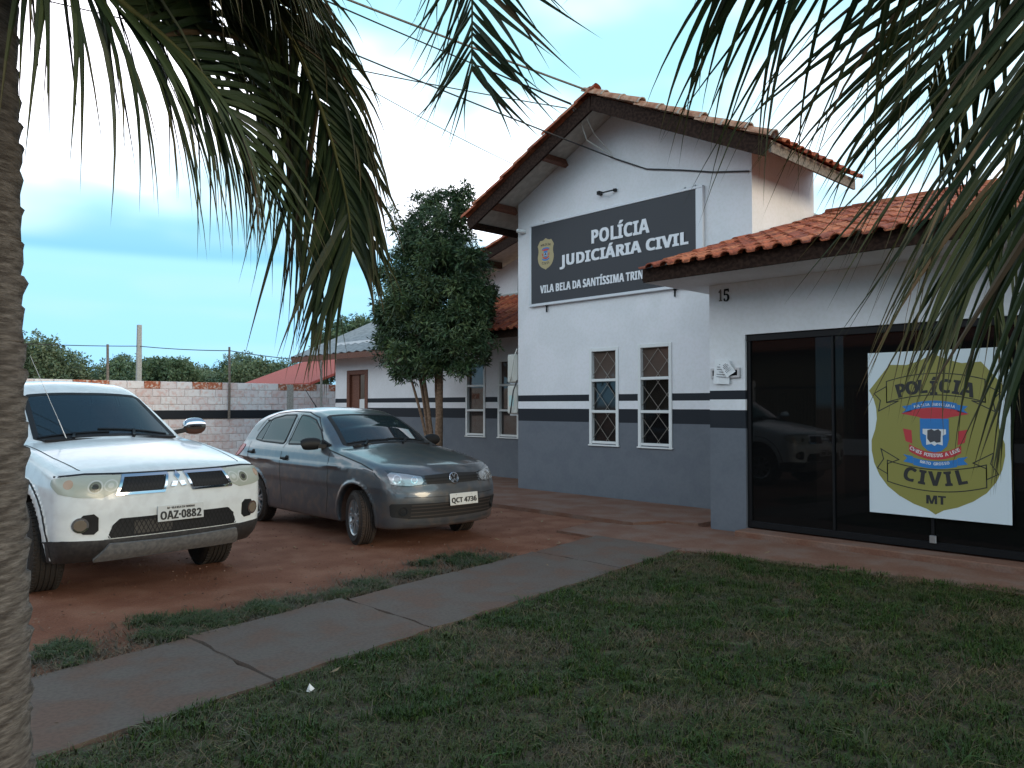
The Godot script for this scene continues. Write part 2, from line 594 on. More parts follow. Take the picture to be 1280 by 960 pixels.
func holed(g: G, x0: float, x1: float, y0: float, y1: float, z: float, thick: float, holes: Array) -> void:
	# a stretch of wall in the plane z, from x0 to x1 and y0 to y1, left open at the holes (each x0, x1, y0, y1)
	var xs := [x0, x1]
	for h: Array in holes:
		xs.append_array([clampf(h[0], x0, x1), clampf(h[1], x0, x1)])
	xs.sort()
	for k in xs.size() - 1:
		var a: float = xs[k]
		var b: float = xs[k + 1]
		if b - a < 0.001:
			continue
		var spans := [[y0, y1]]
		for h: Array in holes:
			if h[0] < (a + b) / 2 and h[1] > (a + b) / 2:
				var cut := []
				for s: Array in spans:
					if h[3] <= s[0] or h[2] >= s[1]:
						cut.append(s)
					else:
						if h[2] > s[0]:
							cut.append([s[0], h[2]])
						if h[3] < s[1]:
							cut.append([h[3], s[1]])
				spans = cut
		for s: Array in spans:
			g.box(Vector3(a, s[0], z - thick), Vector3(b, s[1], z))


func banded_wall(root: Node3D, x0: float, x1: float, z: float, top: float, holes: Array) -> void:
	var bands := [["dado", 0.0, 1.275, M.grey_wall], ["painted_stripe", 1.275, 1.495, M.stripe], ["white_band", 1.495, 1.625, M.white_wall], ["painted_stripe", 1.625, 1.735, M.stripe], ["wall", 1.735, top, M.white_wall]]
	for b: Array in bands:
		var g := G.new()
		holed(g, x0, x1, b[1], b[2], z, 0.16, holes)
		part(b[0], g.mesh(), b[3], root)


func tall_window(root: Node3D, x0: float, x1: float, y0: float, y1: float, z: float, lattice: bool, panes: Array) -> void:
	var f := G.new()
	var w := 0.042
	var zf := z + 0.015
	var zb := z - 0.075
	var cuts := [y0, y0 + (y1 - y0) * 0.335, y0 + (y1 - y0) * 0.665, y1]
	f.box(Vector3(x0 - 0.015, y0 - 0.02, zb), Vector3(x0 + w, y1 + 0.015, zf), 0.004)
	f.box(Vector3(x1 - w, y0 - 0.02, zb), Vector3(x1 + 0.015, y1 + 0.015, zf), 0.004)
	for k in 4:
		var c: float = cuts[k]
		var h := 0.045 if k in [1, 2] else 0.05
		f.box(Vector3(x0 + w, c - h / 2 + (0.02 if k == 0 else 0.0) - (0.02 if k == 3 else 0.0), zb), Vector3(x1 - w, c + h / 2 + (0.01 if k == 0 else 0.0) - (0.01 if k == 3 else 0.0), zf - 0.002), 0.004)
	var win := part("window", f.mesh(), M.white_paint, root)
	part("sill", box_at(Vector3(x0 - 0.03, y0 - 0.045, z - 0.02), Vector3(x1 + 0.03, y0 - 0.021, z + 0.03), 0.004), M.white_paint, win)
	for k in 3:
		part("pane", box_at(Vector3(x0 + w - 0.004, cuts[k] + 0.02, z - 0.060), Vector3(x1 - w + 0.004, cuts[k + 1] - 0.02, z - 0.055)), panes[k], win)
		if lattice:
			var g := G.new()
			var a := Vector2(x0 + w, cuts[k] + 0.025)
			var b := Vector2(x1 - w, cuts[k + 1] - 0.025)
			var rect := PackedVector2Array([a, Vector2(b.x, a.y), b, Vector2(a.x, b.y)])
			var step := (b.x - a.x) / 1.6
			for s: float in [1.0, -1.0]:
				for j in range(-3, 6):
					var mx := a.x + step * (j + 0.3)
					var line := PackedVector2Array([Vector2(mx, a.y - 0.2) if s > 0 else Vector2(mx, b.y + 0.2), Vector2(mx + 1.0, a.y - 0.2 + 1.18) if s > 0 else Vector2(mx + 1.0, b.y + 0.2 - 1.18)])
					for piece: PackedVector2Array in Geometry2D.intersect_polyline_with_polygon(line, rect):
						var zz := z - 0.030 + (0.004 if s > 0 else -0.004)
						g.bar(Vector3(piece[0].x, piece[0].y, zz), Vector3(piece[1].x, piece[1].y, zz), 0.006, 0.008, Vector3(0, 0, 1))
			part("lattice_grille", g.mesh(), M.grille, win)


func tile_mesh(len: float, w: float) -> ArrayMesh:
	# a fired clay tile: a flat pan with a barrel at its side; runs from z = 0 (lower end) to z = -len
	var g := G.new()
	var prof := PackedVector2Array()
	prof.append(Vector2(-w * 0.5, 0.012))
	prof.append(Vector2(-w * 0.42, 0.0))
	prof.append(Vector2(-w * 0.10, 0.0))
	for k in 6:
		var a := PI - PI * k / 5.0
		prof.append(Vector2(w * 0.25 + cos(a) * w * 0.29, 0.004 + sin(a) * w * 0.20))
	var nn := PackedVector2Array()
	for k in prof.size():
		var d := prof[mini(k + 1, prof.size() - 1)] - prof[maxi(k - 1, 0)]
		nn.append(Vector2(-d.y, d.x).normalized())
	var t := 0.014
	for k in prof.size() - 1:
		var p := prof[k]
		var q := prof[k + 1]
		var a := nn[k]
		var b := nn[k + 1]
		var taper := 0.94
		g.quad_n(Vector3(p.x, p.y, 0), Vector3(q.x, q.y, 0), Vector3(q.x * taper, q.y * taper, -len), Vector3(p.x * taper, p.y * taper, -len), Vector3(a.x, a.y, 0), Vector3(b.x, b.y, 0), Vector3(b.x, b.y, 0), Vector3(a.x, a.y, 0))
		g.quad_n(Vector3(p.x, p.y - t, 0), Vector3(q.x, q.y - t, 0), Vector3(q.x, q.y, 0), Vector3(p.x, p.y, 0), Vector3(0, 0, 1), Vector3(0, 0, 1), Vector3(0, 0, 1), Vector3(0, 0, 1))
		g.quad_n(Vector3(p.x, p.y - t, 0), Vector3(q.x, q.y - t, 0), Vector3(q.x, q.y - t, -0.12), Vector3(p.x, p.y - t, -0.12), Vector3(-a.x, -a.y, 0), Vector3(-b.x, -b.y, 0), Vector3(-b.x, -b.y, 0), Vector3(-a.x, -a.y, 0))
	return g.mesh()


func cap_mesh(len: float, r: float) -> ArrayMesh:
	# a half-round cap tile running from z = 0 to z = -len, a little wider at its lower end
	var g := G.new()
	for k in 8:
		var a0 := PI * k / 8.0
		var a1 := PI * (k + 1) / 8.0
		var e0 := Vector3(cos(a0), sin(a0), 0)
		var e1 := Vector3(cos(a1), sin(a1), 0)
		g.quad_n(e0 * r, e1 * r, e1 * r * 0.84 + Vector3(0, 0, -len), e0 * r * 0.84 + Vector3(0, 0, -len), e0, e1, e1, e0)
		g.quad_n(e0 * r, e1 * r, e1 * (r - 0.014), e0 * (r - 0.014), Vector3(0, 0, 1), Vector3(0, 0, 1), Vector3(0, 0, 1), Vector3(0, 0, 1))
		g.quad_n(e0 * (r - 0.014), e1 * (r - 0.014), e1 * (r * 0.84 - 0.014) + Vector3(0, 0, -len), e0 * (r * 0.84 - 0.014) + Vector3(0, 0, -len), -e0, -e1, -e1, -e0)
	return g.mesh()


func append(g: G, m: ArrayMesh, at: Transform3D, col: Color) -> void:
	var a := m.surface_get_arrays(0)
	var vs: PackedVector3Array = a[Mesh.ARRAY_VERTEX]
	var ns: PackedVector3Array = a[Mesh.ARRAY_NORMAL]
	for k in vs.size():
		g.v.append(at * vs[k])
		g.n.append((at.basis * ns[k]).normalized())
		g.c.append(col)


func tile_field(roof: Node3D, low: Vector3, across: Vector3, up: Vector3, width: float, length: float, seen: Callable, sd: int) -> void:
	# rows of clay tiles on a slope: low is the eave's corner, across runs along the eave, up climbs the slope
	var r := RandomNumberGenerator.new()
	r.seed = sd
	var pitch := 0.205
	var row := 0.34
	var mesh := tile_mesh(0.42, pitch * 1.06)
	var cols := int(width / pitch)
	var rows := int(length / row) + 1
	var rest := [G.new(), G.new(), G.new(), G.new()]
	var nrm := across.cross(up).normalized()
	if nrm.y < 0:
		nrm = -nrm
	for i in cols:
		for j in rows:
			var at := low + across * ((i + 0.5) * pitch) + up * (j * row - 0.05) + nrm * 0.045
			var z := -(up + nrm * -0.028).normalized()
			var y := nrm
			var x := y.cross(z).normalized()
			y = z.cross(x)
			var b := Basis(x, y, z).rotated(nrm, r.randf_range(-0.02, 0.02)).rotated(across, r.randf_range(-0.012, 0.012))
			var where := Transform3D(b, at + nrm * r.randf_range(-0.004, 0.006) + up * r.randf_range(-0.012, 0.012))
			var k := r.randi() % 4
			if seen.call(at):
				part("roof_tile", mesh, M.tiles[k], roof, where)
			else:
				append(rest[k], mesh, where, Color.WHITE)
	for k in 4:
		if rest[k].v.size():
			var o := part("roof_tiles", rest[k].mesh(), M.tiles[k], roof)
			o.set_meta("kind", "stuff")


func slope_board(root: Node3D, called: String, a: Vector3, b: Vector3, width: float, height: float, m: Material, up := Vector3.UP) -> MeshInstance3D:
	var g := G.new()
	g.bar(a, b, width, height, up)
	return part(called, g.mesh(), m, root)


const GL := -10.32   # the gable block's two corners and front
const GR := -5.60
const GZ := -9.95
const WZ := -8.53    # the front of the wing with the glass doors
const LZ := -11.20   # the front of the set-back left wing


func station() -> void:
	var s := thing("police_station", Vector3.ZERO, "white and grey police station with a tiled gable, dark stripes and a glass front", "building")
	# --- gable block, front
	var wins := [[-8.59, -8.00, 0.93, 2.49], [-7.58, -6.97, 0.93, 2.50]]
	banded_wall(s, GL, GR, GZ, 3.0, wins)
	var gp := G.new()
	gp.prism(PackedVector2Array([Vector2(GL, 3.0), Vector2(GR, 3.0), Vector2(GR, 5.24), Vector2(-7.96, 6.37), Vector2(GL, 5.24)]), GZ - 0.16, GZ)
	part("gable_wall", gp.mesh(), M.white_wall, s)
	for w: Array in wins:
		tall_window(s, w[0], w[1], w[2], w[3], GZ, true, [M.dark_glass, M.dark_glass, M.curtain_glass])
	# side walls and a dim room behind the windows
	for x: float in [GL, GR - 0.16]:
		part("side_wall", box_at(Vector3(x, 1.735, -11.75), Vector3(x + 0.16, 5.235, GZ - 0.161)), M.white_wall, s)
		part("side_dado", box_at(Vector3(x, 0, -11.75), Vector3(x + 0.16, 1.735, GZ - 0.161)), M.grey_wall, s)
	part("back_wall", box_at(Vector3(GL, 0, -11.84), Vector3(GR, 5.235, -11.751)), M.white_wall, s)
	part("ceiling", box_at(Vector3(GL + 0.161, 2.9, -11.75), Vector3(GR - 0.161, 3.0, GZ - 0.161)), M.inside, s)
	gable_roof(s)
	# --- wing with the glass doors
	var g := G.new()
	var dx0 := -4.91
	var dx1 := 1.4
	banded_wall(s, -5.40, dx0, WZ, 3.045, [])
	g.box(Vector3(dx0, 2.405, WZ - 0.16), Vector3(dx1, 3.045, WZ))
	g.box(Vector3(-5.40, 3.0451, WZ - 0.16), Vector3(2.6, 3.36, WZ - 0.001))
	g.box(Vector3(dx1, 0.0, WZ - 0.16), Vector3(2.6, 3.045, WZ))
	part("wall", g.mesh(), M.white_wall, s)
	part("side_wall", box_at(Vector3(-5.40, 0, GZ), Vector3(-5.24, 3.06, WZ - 0.161)), M.white_wall, s)
	part("side_wall", box_at(Vector3(2.44, 0, -13.0), Vector3(2.6, 3.06, WZ - 0.161)), M.white_wall, s)
	part("back_wall", box_at(Vector3(GR + 0.001, 0, -13.0), Vector3(2.439, 3.06, -12.84)), M.inside, s)
	part("ceiling", box_at(Vector3(-5.239, 2.75, -12.839), Vector3(2.439, 2.85, WZ - 0.161)), M.inside, s)
	part("floor", box_at(Vector3(-5.239, 0.0, -12.839), Vector3(2.439, 0.095, WZ - 0.161)), M.apron, s)
	glass_front(s, dx0, dx1)
	wing_roof(s)
	# --- set-back left wing
	var lw := [[-13.27, -12.65, 0.91, 2.52], [-12.22, -11.61, 0.91, 2.52]]
	var door := [-18.19, -17.19, 0.0, 2.48]
	banded_wall(s, -18.78, GL - 0.002, LZ, 3.25, lw + [door])
	for w: Array in lw:
		tall_window(s, w[0], w[1], w[2], w[3], LZ, false, [M.dim_glass, M.dim_glass, M.curtain_glass])
	part("side_wall", box_at(Vector3(-18.78, 0, -16.0), Vector3(-18.62, 3.2, LZ - 0.161)), M.white_wall, s)
	part("back_wall", box_at(Vector3(-18.619, 0, -13.2), Vector3(GL - 0.002, 3.2, -13.04)), M.inside, s)
	var df := G.new()
	df.box(Vector3(-18.19, 0, LZ - 0.12), Vector3(-18.05, 2.48, LZ + 0.02), 0.01)
	df.box(Vector3(-17.33, 0, LZ - 0.12), Vector3(-17.19, 2.48, LZ + 0.02), 0.01)
	df.box(Vector3(-18.05, 2.36, LZ - 0.12), Vector3(-17.33, 2.48, LZ + 0.02), 0.01)
	var dr := part("door", df.mesh(), M.red_wood, s)
	part("door_leaf", box_at(Vector3(-18.05, 0, LZ - 0.10), Vector3(-17.68, 2.36, LZ - 0.05), 0.006), M.red_wood, dr)
	part("door_leaf", box_at(Vector3(-17.68, 0, LZ - 0.10), Vector3(-17.331, 1.72, LZ - 0.06), 0.006), M.white_paint, dr)
	left_roof(s)


func gable_roof(s: Node3D) -> void:
	var ridge := Vector3(-7.96, 6.38, 0)
	var half := 3.0
	var drop := 1.44
	var zf := GZ + 0.70
	var zb := -11.85
	var roof := holder("gable_roof", s)
	for k: float in [-1.0, 1.0]:
		var down := Vector3(k * half, -drop, 0)
		var dn := down.normalized()
		var nrm := Vector3(k * drop, half, 0).normalized()
		# plank deck, pale underneath
		var d := G.new()
		var a := ridge
		var e := ridge + down
		d.hexa([a + Vector3(0, 0, zf - 0.05), e + Vector3(0, 0, zf - 0.05), e + Vector3(0, 0, zb), a + Vector3(0, 0, zb), a + nrm * 0.025 + Vector3(0, 0, zf - 0.05), e + nrm * 0.025 + Vector3(0, 0, zf - 0.05), e + nrm * 0.025 + Vector3(0, 0, zb), a + nrm * 0.025 + Vector3(0, 0, zb)])
		part("soffit", d.mesh(), M.soffit, roof)
		# the deep barge board along the verge
		var b := G.new()
		var q := nrm * -0.19
		b.hexa([a + Vector3(0, -0.21, zf - 0.045), e + q + Vector3(0, 0, zf - 0.045), e + q + Vector3(0, 0, zf), a + Vector3(0, -0.21, zf), a + nrm * 0.03 + Vector3(0, 0, zf - 0.045), e + nrm * 0.03 + Vector3(0, 0, zf - 0.045), e + nrm * 0.03 + Vector3(0, 0, zf), a + nrm * 0.03 + Vector3(0, 0, zf)])
		part("barge_board", b.mesh(), M.dark_wood, roof)
		# eave board running back along the side
		var f := G.new()
		f.box(Vector3(e.x - 0.03 if k > 0 else e.x - 0.005, e.y - 0.13, zb), Vector3(e.x + 0.005 if k > 0 else e.x + 0.03, e.y + 0.0, zf - 0.05))
		part("eave_board", f.mesh(), M.dark_wood if k < 0 else M.old_wood, roof)
		# purlins that stick out to carry the verge
		for t: float in ([0.40, 0.82] if k < 0 else [0.34, 0.80]):
			var p := ridge + down * t
			var pb := G.new()
			pb.bar(p + nrm * -0.075 + Vector3(0, 0, GZ + 0.002), p + nrm * -0.075 + Vector3(0, 0, zf - 0.047), 0.075, 0.13, nrm)
			part("purlin", pb.mesh(), M.red_wood, roof)
		# tiles: the field is out of sight from the yard, the verge and eave are not
		var low := ridge + down + dn * 0.06 + nrm * 0.02 + Vector3(0, 0, zf - 0.10 if k > 0 else zb)
		var along := Vector3(0, 0, -1.0 if k > 0 else 1.0)
		var z_edge := e.x
		tile_field(roof, low, along, -dn, absf(zb - zf) - 0.12, 3.30, func(p: Vector3) -> bool: return k > 0 and p.x > z_edge - 0.25, 60 + int(k))
		var cap := cap_mesh(0.46, 0.095)
		var collar := cap_mesh(0.07, 0.102)
		var steps := 9
		for j in steps:
			var at := e + dn * 0.03 - dn * (j * 0.385) + nrm * (0.062 + 0.012 * sin(j * 2.3)) + Vector3(0, 0, zf + 0.0 + 0.01 * sin(j * 1.3))
			var z := (dn + nrm * 0.04).normalized()
			var y := nrm
			var x := y.cross(z).normalized()
			y = z.cross(x)
			part("verge_tile", cap, M.cap_tile if k > 0 else M.tiles[[0, 2, 1][j % 3]], roof, Transform3D(Basis(x, y, z), at))
			if k > 0:
				# a collar of mortar where each cap meets the next
				part("mortar", collar, M.mortar, roof, Transform3D(Basis(x, y, z).rotated(z, 0.1 * sin(j * 3.7)), at + z * 0.02))
	var rc := cap_mesh(0.46, 0.11)
	for j in 6:
		part("ridge_tile", rc, M.cap_tile, roof, Transform3D(Basis(), ridge + Vector3(0, 0.05, zf + 0.03 - j * 0.40)))


func wing_roof(s: Node3D) -> void:
	var roof := holder("wing_roof", s)
	var slope := Vector3(0, 0.305, -1.0).normalized()
	var nrm := Vector3(0, 1.0, 0.305).normalized()
	var xl := -5.80
	var eave := Vector3(xl, 3.17, WZ + 0.80)
	var long := 4.45
	# deck in two pieces: the strip over the passage stops at the gable block
	var g := G.new()
	for piece: Array in [[xl, GR + 0.004, 2.26], [GR + 0.004, 2.9, long]]:
		var a := Vector3(piece[0], eave.y, eave.z)
		var b := Vector3(piece[1], eave.y, eave.z)
		var u: Vector3 = slope * piece[2]
		g.hexa([a, b, b + u, a + u, a + nrm * 0.03, b + nrm * 0.03, b + u + nrm * 0.03, a + u + nrm * 0.03])
	part("soffit", g.mesh(), M.soffit, roof)
	part("fascia_board", box_at(Vector3(xl, 3.045, eave.z), Vector3(2.9, 3.215, eave.z + 0.03), 0.004), M.dark_wood, roof)
	var vb := G.new()
	var q := Vector3(xl - 0.001, eave.y - 0.10, eave.z - 0.001)
	vb.hexa([q + Vector3(-0.03, 0, 0), q, q + slope * 2.2, q + slope * 2.2 + Vector3(-0.03, 0, 0), q + Vector3(-0.03, 0.14, 0), q + Vector3(0, 0.14, 0), q + slope * 2.2 + Vector3(0, 0.14, 0), q + slope * 2.2 + Vector3(-0.03, 0.14, 0)])
	part("barge_board", vb.mesh(), M.dark_wood, roof)
	part("eave_lining", box_at(Vector3(xl, 3.046, WZ + 0.001), Vector3(2.9, 3.066, eave.z - 0.001)), M.white_wall, roof)
	part("eave_lining", box_at(Vector3(xl, 3.046, GZ + 0.002), Vector3(-5.401, 3.066, WZ)), M.white_wall, roof)
	var low := Vector3(xl + 0.0, eave.y, eave.z) + nrm * 0.03 - slope * 0.07
	# the two columns left of the gable block's corner stop at its front wall
	tile_field(roof, low + Vector3(0.02, 0, 0), Vector3.RIGHT, slope, 0.21, 2.05, func(_p: Vector3) -> bool: return true, 71)
	tile_field(roof, low + Vector3(0.225, 0, 0), Vector3.RIGHT, slope, 8.5, long, func(p: Vector3) -> bool: return p.x < -2.25, 72)
	var top := eave + slope * long + nrm * 0.05
	var rc := cap_mesh(0.46, 0.10)
	for j in 20:
		part("ridge_tile", rc, M.tiles[j % 3], roof, Transform3D(Basis(Vector3(0, 0, 1), Vector3(0, 1, 0), Vector3(-1, 0, 0)), Vector3(GR + 0.15 + j * 0.41, top.y + 0.01, top.z)))
	# the far slope
	var bk := G.new()
	var r0 := Vector3(GR + 0.004, eave.y, eave.z) + slope * long
	var r1 := Vector3(2.9, eave.y, eave.z) + slope * long
	var dn := Vector3(0, -0.305, -1.0).normalized() * 2.0
	bk.hexa([r0 + dn, r1 + dn, r1, r0, r0 + dn + Vector3(0, 0.06, 0), r1 + dn + Vector3(0, 0.06, 0), r1 + Vector3(0, 0.06, 0), r0 + Vector3(0, 0.06, 0)])
	part("rear_slope", bk.mesh(), M.tiles[1], roof)


func left_roof(s: Node3D) -> void:
	var roof := holder("left_roof", s)
	var slope := Vector3(0, 0.50, -1.0).normalized()
	var nrm := Vector3(0, 1.0, 0.50).normalized()
	var eave := Vector3(-14.6, 3.03, LZ + 0.60)
	var g := G.new()
	var a := eave
	var b := Vector3(GL - 0.004, eave.y, eave.z)
	g.hexa([a, b, b + slope * 2.3, a + slope * 2.3, a + nrm * 0.03, b + nrm * 0.03, b + slope * 2.3 + nrm * 0.03, a + slope * 2.3 + nrm * 0.03])
	part("soffit", g.mesh(), M.soffit, roof)
	part("fascia_board", box_at(Vector3(-14.6, 2.90, eave.z + 0.001), Vector3(GL - 0.004, 3.06, eave.z + 0.03)), M.dark_wood, roof)
	tile_field(roof, eave + nrm * 0.03 - slope * 0.06, Vector3.RIGHT, slope, 4.27, 2.05, func(p: Vector3) -> bool: return p.x > -12.6, 81)
	# the far end is roofed with ribbed grey sheets
	var sheets := G.new()
	var e2 := Vector3(-20.05, 2.86, LZ + 0.62)
	var sl2 := Vector3(0, 0.44, -1.0).normalized()
	var n2 := Vector3(0, 1.0, 0.44).normalized()
	for k in 60:
		var x0 := e2.x + k * 0.09
		var x1 := x0 + 0.09
		var h0 := 0.02 * sin(k * PI * 0.5)
		var h1 := 0.02 * sin((k + 1) * PI * 0.5)
		var p := Vector3(x0, e2.y, e2.z) + n2 * (0.05 + h0)
		var q := Vector3(x1, e2.y, e2.z) + n2 * (0.05 + h1)
		sheets.quad(p, q, q + sl2 * 3.0, p + sl2 * 3.0)
		sheets.quad(p - n2 * 0.012, q - n2 * 0.012, q, p)
	part("ribbed_sheets", sheets.mesh(), M.fibre, roof)
	var under := G.new()
	var ua := e2
	var ub := Vector3(-14.61, e2.y, e2.z)
	under.hexa([ua, ub, ub + sl2 * 3.0, ua + sl2 * 3.0, ua + n2 * 0.02, ub + n2 * 0.02, ub + sl2 * 3.0 + n2 * 0.02, ua + sl2 * 3.0 + n2 * 0.02])
	part("plank_lining", under.mesh(), M.red_wood, roof)
	part("fascia_board", box_at(Vector3(-20.05, 2.74, e2.z + 0.001), Vector3(-14.61, 2.88, e2.z + 0.03)), M.red_wood, roof)
	slope_board(roof, "barge_board", e2 + Vector3(-0.02, -0.02, 0), e2 + sl2 * 3.0 + Vector3(-0.02, -0.02, 0), 0.03, 0.13, M.red_wood, n2)
	# rear block: its own low gable above the left wing
	var rb := holder("rear_block", s)
	var w := G.new()
	w.prism(PackedVector2Array([Vector2(-15.2, 2.9), Vector2(-8.0, 2.9), Vector2(-8.0, 6.0), Vector2(-9.0, 6.15), Vector2(-15.2, 4.45)]), -12.86, -12.70)
	part("wall", w.mesh(), M.white_wall, rb)
	part("ledge", box_at(Vector3(-15.2, 4.10, -12.699), Vector3(GL - 0.1, 4.18, -12.60), 0.01), M.concrete, rb)
	var p0 := Vector3(-15.6, 4.50, -12.0)
	var p1 := Vector3(-9.0, 6.28, -12.0)
	var rg := G.new()
	rg.hexa([p0, p1, p1 + Vector3(0, 0, -4), p0 + Vector3(0, 0, -4), p0 + Vector3(0, 0.04, 0), p1 + Vector3(0, 0.04, 0), p1 + Vector3(0, 0.04, -4), p0 + Vector3(0, 0.04, -4)])
	part("soffit", rg.mesh(), M.soffit, rb)
	slope_board(rb, "barge_board", p0 + Vector3(0, -0.06, 0.021), p1 + Vector3(0, -0.06, 0.021), 0.04, 0.20, M.dark_wood, Vector3(-0.26, 1, 0))
	for t: float in [0.28, 0.52, 0.76]:
		var p := p0.lerp(p1, t) + Vector3(0, -0.10, 0)
		slope_board(rb, "purlin", p + Vector3(0, 0, -0.69), p + Vector3(0, 0, -0.001), 0.09, 0.15, M.dark_wood)
	var cap := cap_mesh(0.46, 0.09)
	var dir := (p0 - p1).normalized()
	for j in 17:
		var y := Vector3(-0.26, 1, 0).normalized()
		part("verge_tile", cap, M.tiles[j % 4], rb, Transform3D(Basis(y.cross(dir).normalized(), y, dir), p0 - dir * (j * 0.40) + Vector3(0, 0.08, 0.0)))
	part("roof_sheet", box_at(Vector3(-9.0, 4.9, -16.0), Vector3(-6.4, 5.0, -12.47)), M.fibre, rb)


func glass_front(s: Node3D, x0: float, x1: float) -> void:
	var z := WZ - 0.03
	var f := holder("glass_front", s)
	part("head_rail", box_at(Vector3(x0, 2.325, z - 0.07), Vector3(x1, 2.405, z), 0.004), M.black_metal, f)
	part("bottom_rail", box_at(Vector3(x0, 0.096, z - 0.07), Vector3(x1, 0.17, z), 0.004), M.black_metal, f)
	var xs := [x0, -3.86, -2.85, -1.80, -0.75, 0.32, x1]
	for k in xs.size():
		var w := 0.05 if k in [0, xs.size() - 1] else 0.026
		var a: float = xs[k]
		var lo := a if k == 0 else (a - w if k == xs.size() - 1 else a - w / 2)
		part("stile", box_at(Vector3(lo, 0.171, z - 0.06), Vector3(lo + w, 2.324, z - 0.004), 0.003), M.black_metal, f)
	for k in xs.size() - 1:
		part("pane", box_at(Vector3(xs[k] + 0.012, 0.16, z - 0.036), Vector3(xs[k + 1] - 0.012, 2.335, z - 0.028)), M.door_glass, f)
	part("lock", box_at(Vector3(-2.875, 0.16, z - 0.003), Vector3(-2.81, 0.24, z + 0.02), 0.006), M.steel, f)


func station_fittings() -> void:
	# two outdoor units on the left flank of the gable block
	var spots := [[1.98, "upper of the two cream air conditioner outdoor units beside the gable corner"], [1.40, "lower air conditioner outdoor unit at the gable corner, with a sticker and loose cables"]]
	for k in 2:
		var y: float = spots[k][0]
		var t := thing("air_conditioner", Vector3(GL - 0.22, y, -10.36), spots[k][1], "air conditioner", "outdoor units on the gable corner")
		part("casing", box_at(Vector3(-0.13, 0, -0.36), Vector3(0.13, 0.52, 0.36), 0.018), M.cream, t)
		var v := G.new()
		for j in 7:
			v.box(Vector3(-0.09, 0.10 + j * 0.05, 0.3601), Vector3(0.09, 0.115 + j * 0.05, 0.366))
		part("vent_slats", v.mesh(), M.cream, t)
		var fan := G.new()
		fan.lathe(PackedVector2Array([Vector2(0.21, 0.0), Vector2(0.22, 0.012), Vector2(0.20, 0.012), Vector2(0.20, 0.0)]), 24, Transform3D(Basis(Vector3(0, 0, 1), Vector3(0, 1, 0), Vector3(-1, 0, 0)), Vector3(-0.13, 0.26, 0)))
		part("fan_guard", fan.mesh(), M.black_metal, t)
		var br := G.new()
		for zz: float in [-0.25, 0.25]:
			br.bar(Vector3(0.16, -0.02, zz), Vector3(-0.15, -0.02, zz), 0.03, 0.03)
		part("bracket", br.mesh(), M.steel, t)
		if k == 1:
			part("sticker", box_at(Vector3(-0.07, 0.14, 0.3665), Vector3(0.05, 0.34, 0.3685)), plain(Color(0.45, 0.62, 0.60), 0.6), t)
		var p := G.new()
		p.tube(PackedVector3Array([Vector3(-0.02, 0.1, 0.37), Vector3(0.02, 0.02, 0.42), Vector3(0.06, 0.16, 0.43), Vector3(0.10, 0.42, 0.42), Vector3(0.14, 0.62, 0.36)]), PackedFloat32Array([0.012]), 6)
		part("hose", p.mesh(), M.cable if k == 1 else M.cream, t)
	# cable drop from the eave to the units
	var drop := G.new()
	var pts := PackedVector3Array()
	for k in 14:
		var t := k / 13.0
		pts.append(Vector3(GL - 0.10 + 0.05 * sin(t * 9.0), lerpf(4.75, 2.5, t), -10.10 + 0.05 * sin(t * 6.0)))
	drop.tube(pts, PackedFloat32Array([0.008]), 5)
	tag(part("drop_cable", drop.mesh(), M.cable, self), "thin dark cable hanging down beside the gable corner to the air conditioners", "cable")
	# security camera
	var c := thing("security_camera", Vector3(-10.15, 4.71, GZ), "small white security camera under the left end of the gable", "camera")
	c.scale = Vector3.ONE * 0.8
	part("base", box_at(Vector3(-0.04, -0.04, 0), Vector3(0.04, 0.04, 0.04), 0.01), M.white_paint, c)
	var cb := G.new()
	cb.tube(PackedVector3Array([Vector3(0.02, 0.0, 0.04), Vector3(-0.10, 0.03, 0.16)]), PackedFloat32Array([0.045, 0.045]), 12)
	part("body", cb.mesh(), M.white_paint, c)
	var cl := G.new()
	cl.tube(PackedVector3Array([Vector3(-0.10, 0.03, 0.16), Vector3(-0.11, 0.032, 0.17)]), PackedFloat32Array([0.034, 0.034]), 12)
	part("lens", cl.mesh(), M.black_metal, c)
	# lamp bracket above the sign
	var b := thing("lamp_bracket", Vector3(-8.2, 5.04, GZ + 0.001), "small black metal lamp bracket on the wall above the sign", "bracket")
	var arm := G.new()
	arm.bar(Vector3(-0.17, 0.03, 0.0), Vector3(-0.17, 0.03, 0.12), 0.07, 0.09)
	arm.bar(Vector3(-0.17, 0.0, 0.12), Vector3(0.04, -0.03, 0.20), 0.03, 0.03)
	arm.bar(Vector3(0.04, -0.03, 0.20), Vector3(0.22, 0.02, 0.06), 0.03, 0.03)
	arm.bar(Vector3(0.22, 0.02, 0.0), Vector3(0.22, 0.02, 0.07), 0.06, 0.07)
	part("arm", arm.mesh(), M.black_metal, b)
	b.scale = Vector3(0.8, 0.62, 0.7)
	# house number
	var h := thing("house_number", Vector3(-5.26, 2.83, WZ + 0.001), "dark house number 15 high on the white column beside the glass front", "house number")
	lettering("1", 0.045, 0.145, 0.012, M.old_wood, h, Vector3(0, 0.01, 0), true, true, "digit")
	lettering("5", 0.075, 0.155, 0.012, M.black_metal, h, Vector3(0.07, 0, 0), true, true, "digit")
	# letter box with notices
	var lb := thing("letter_slot", Vector3(-5.17, 1.95, WZ), "dark framed letter slot in the white column, half covered by notices", "letter slot")
	var fr := G.new()
	fr.box(Vector3(-0.20, -0.06, 0.0), Vector3(0.20, -0.035, 0.03))
	fr.box(Vector3(-0.20, 0.035, 0.0), Vector3(0.20, 0.06, 0.03))
	fr.box(Vector3(-0.20, -0.0349, 0.0), Vector3(-0.17, 0.0349, 0.03))
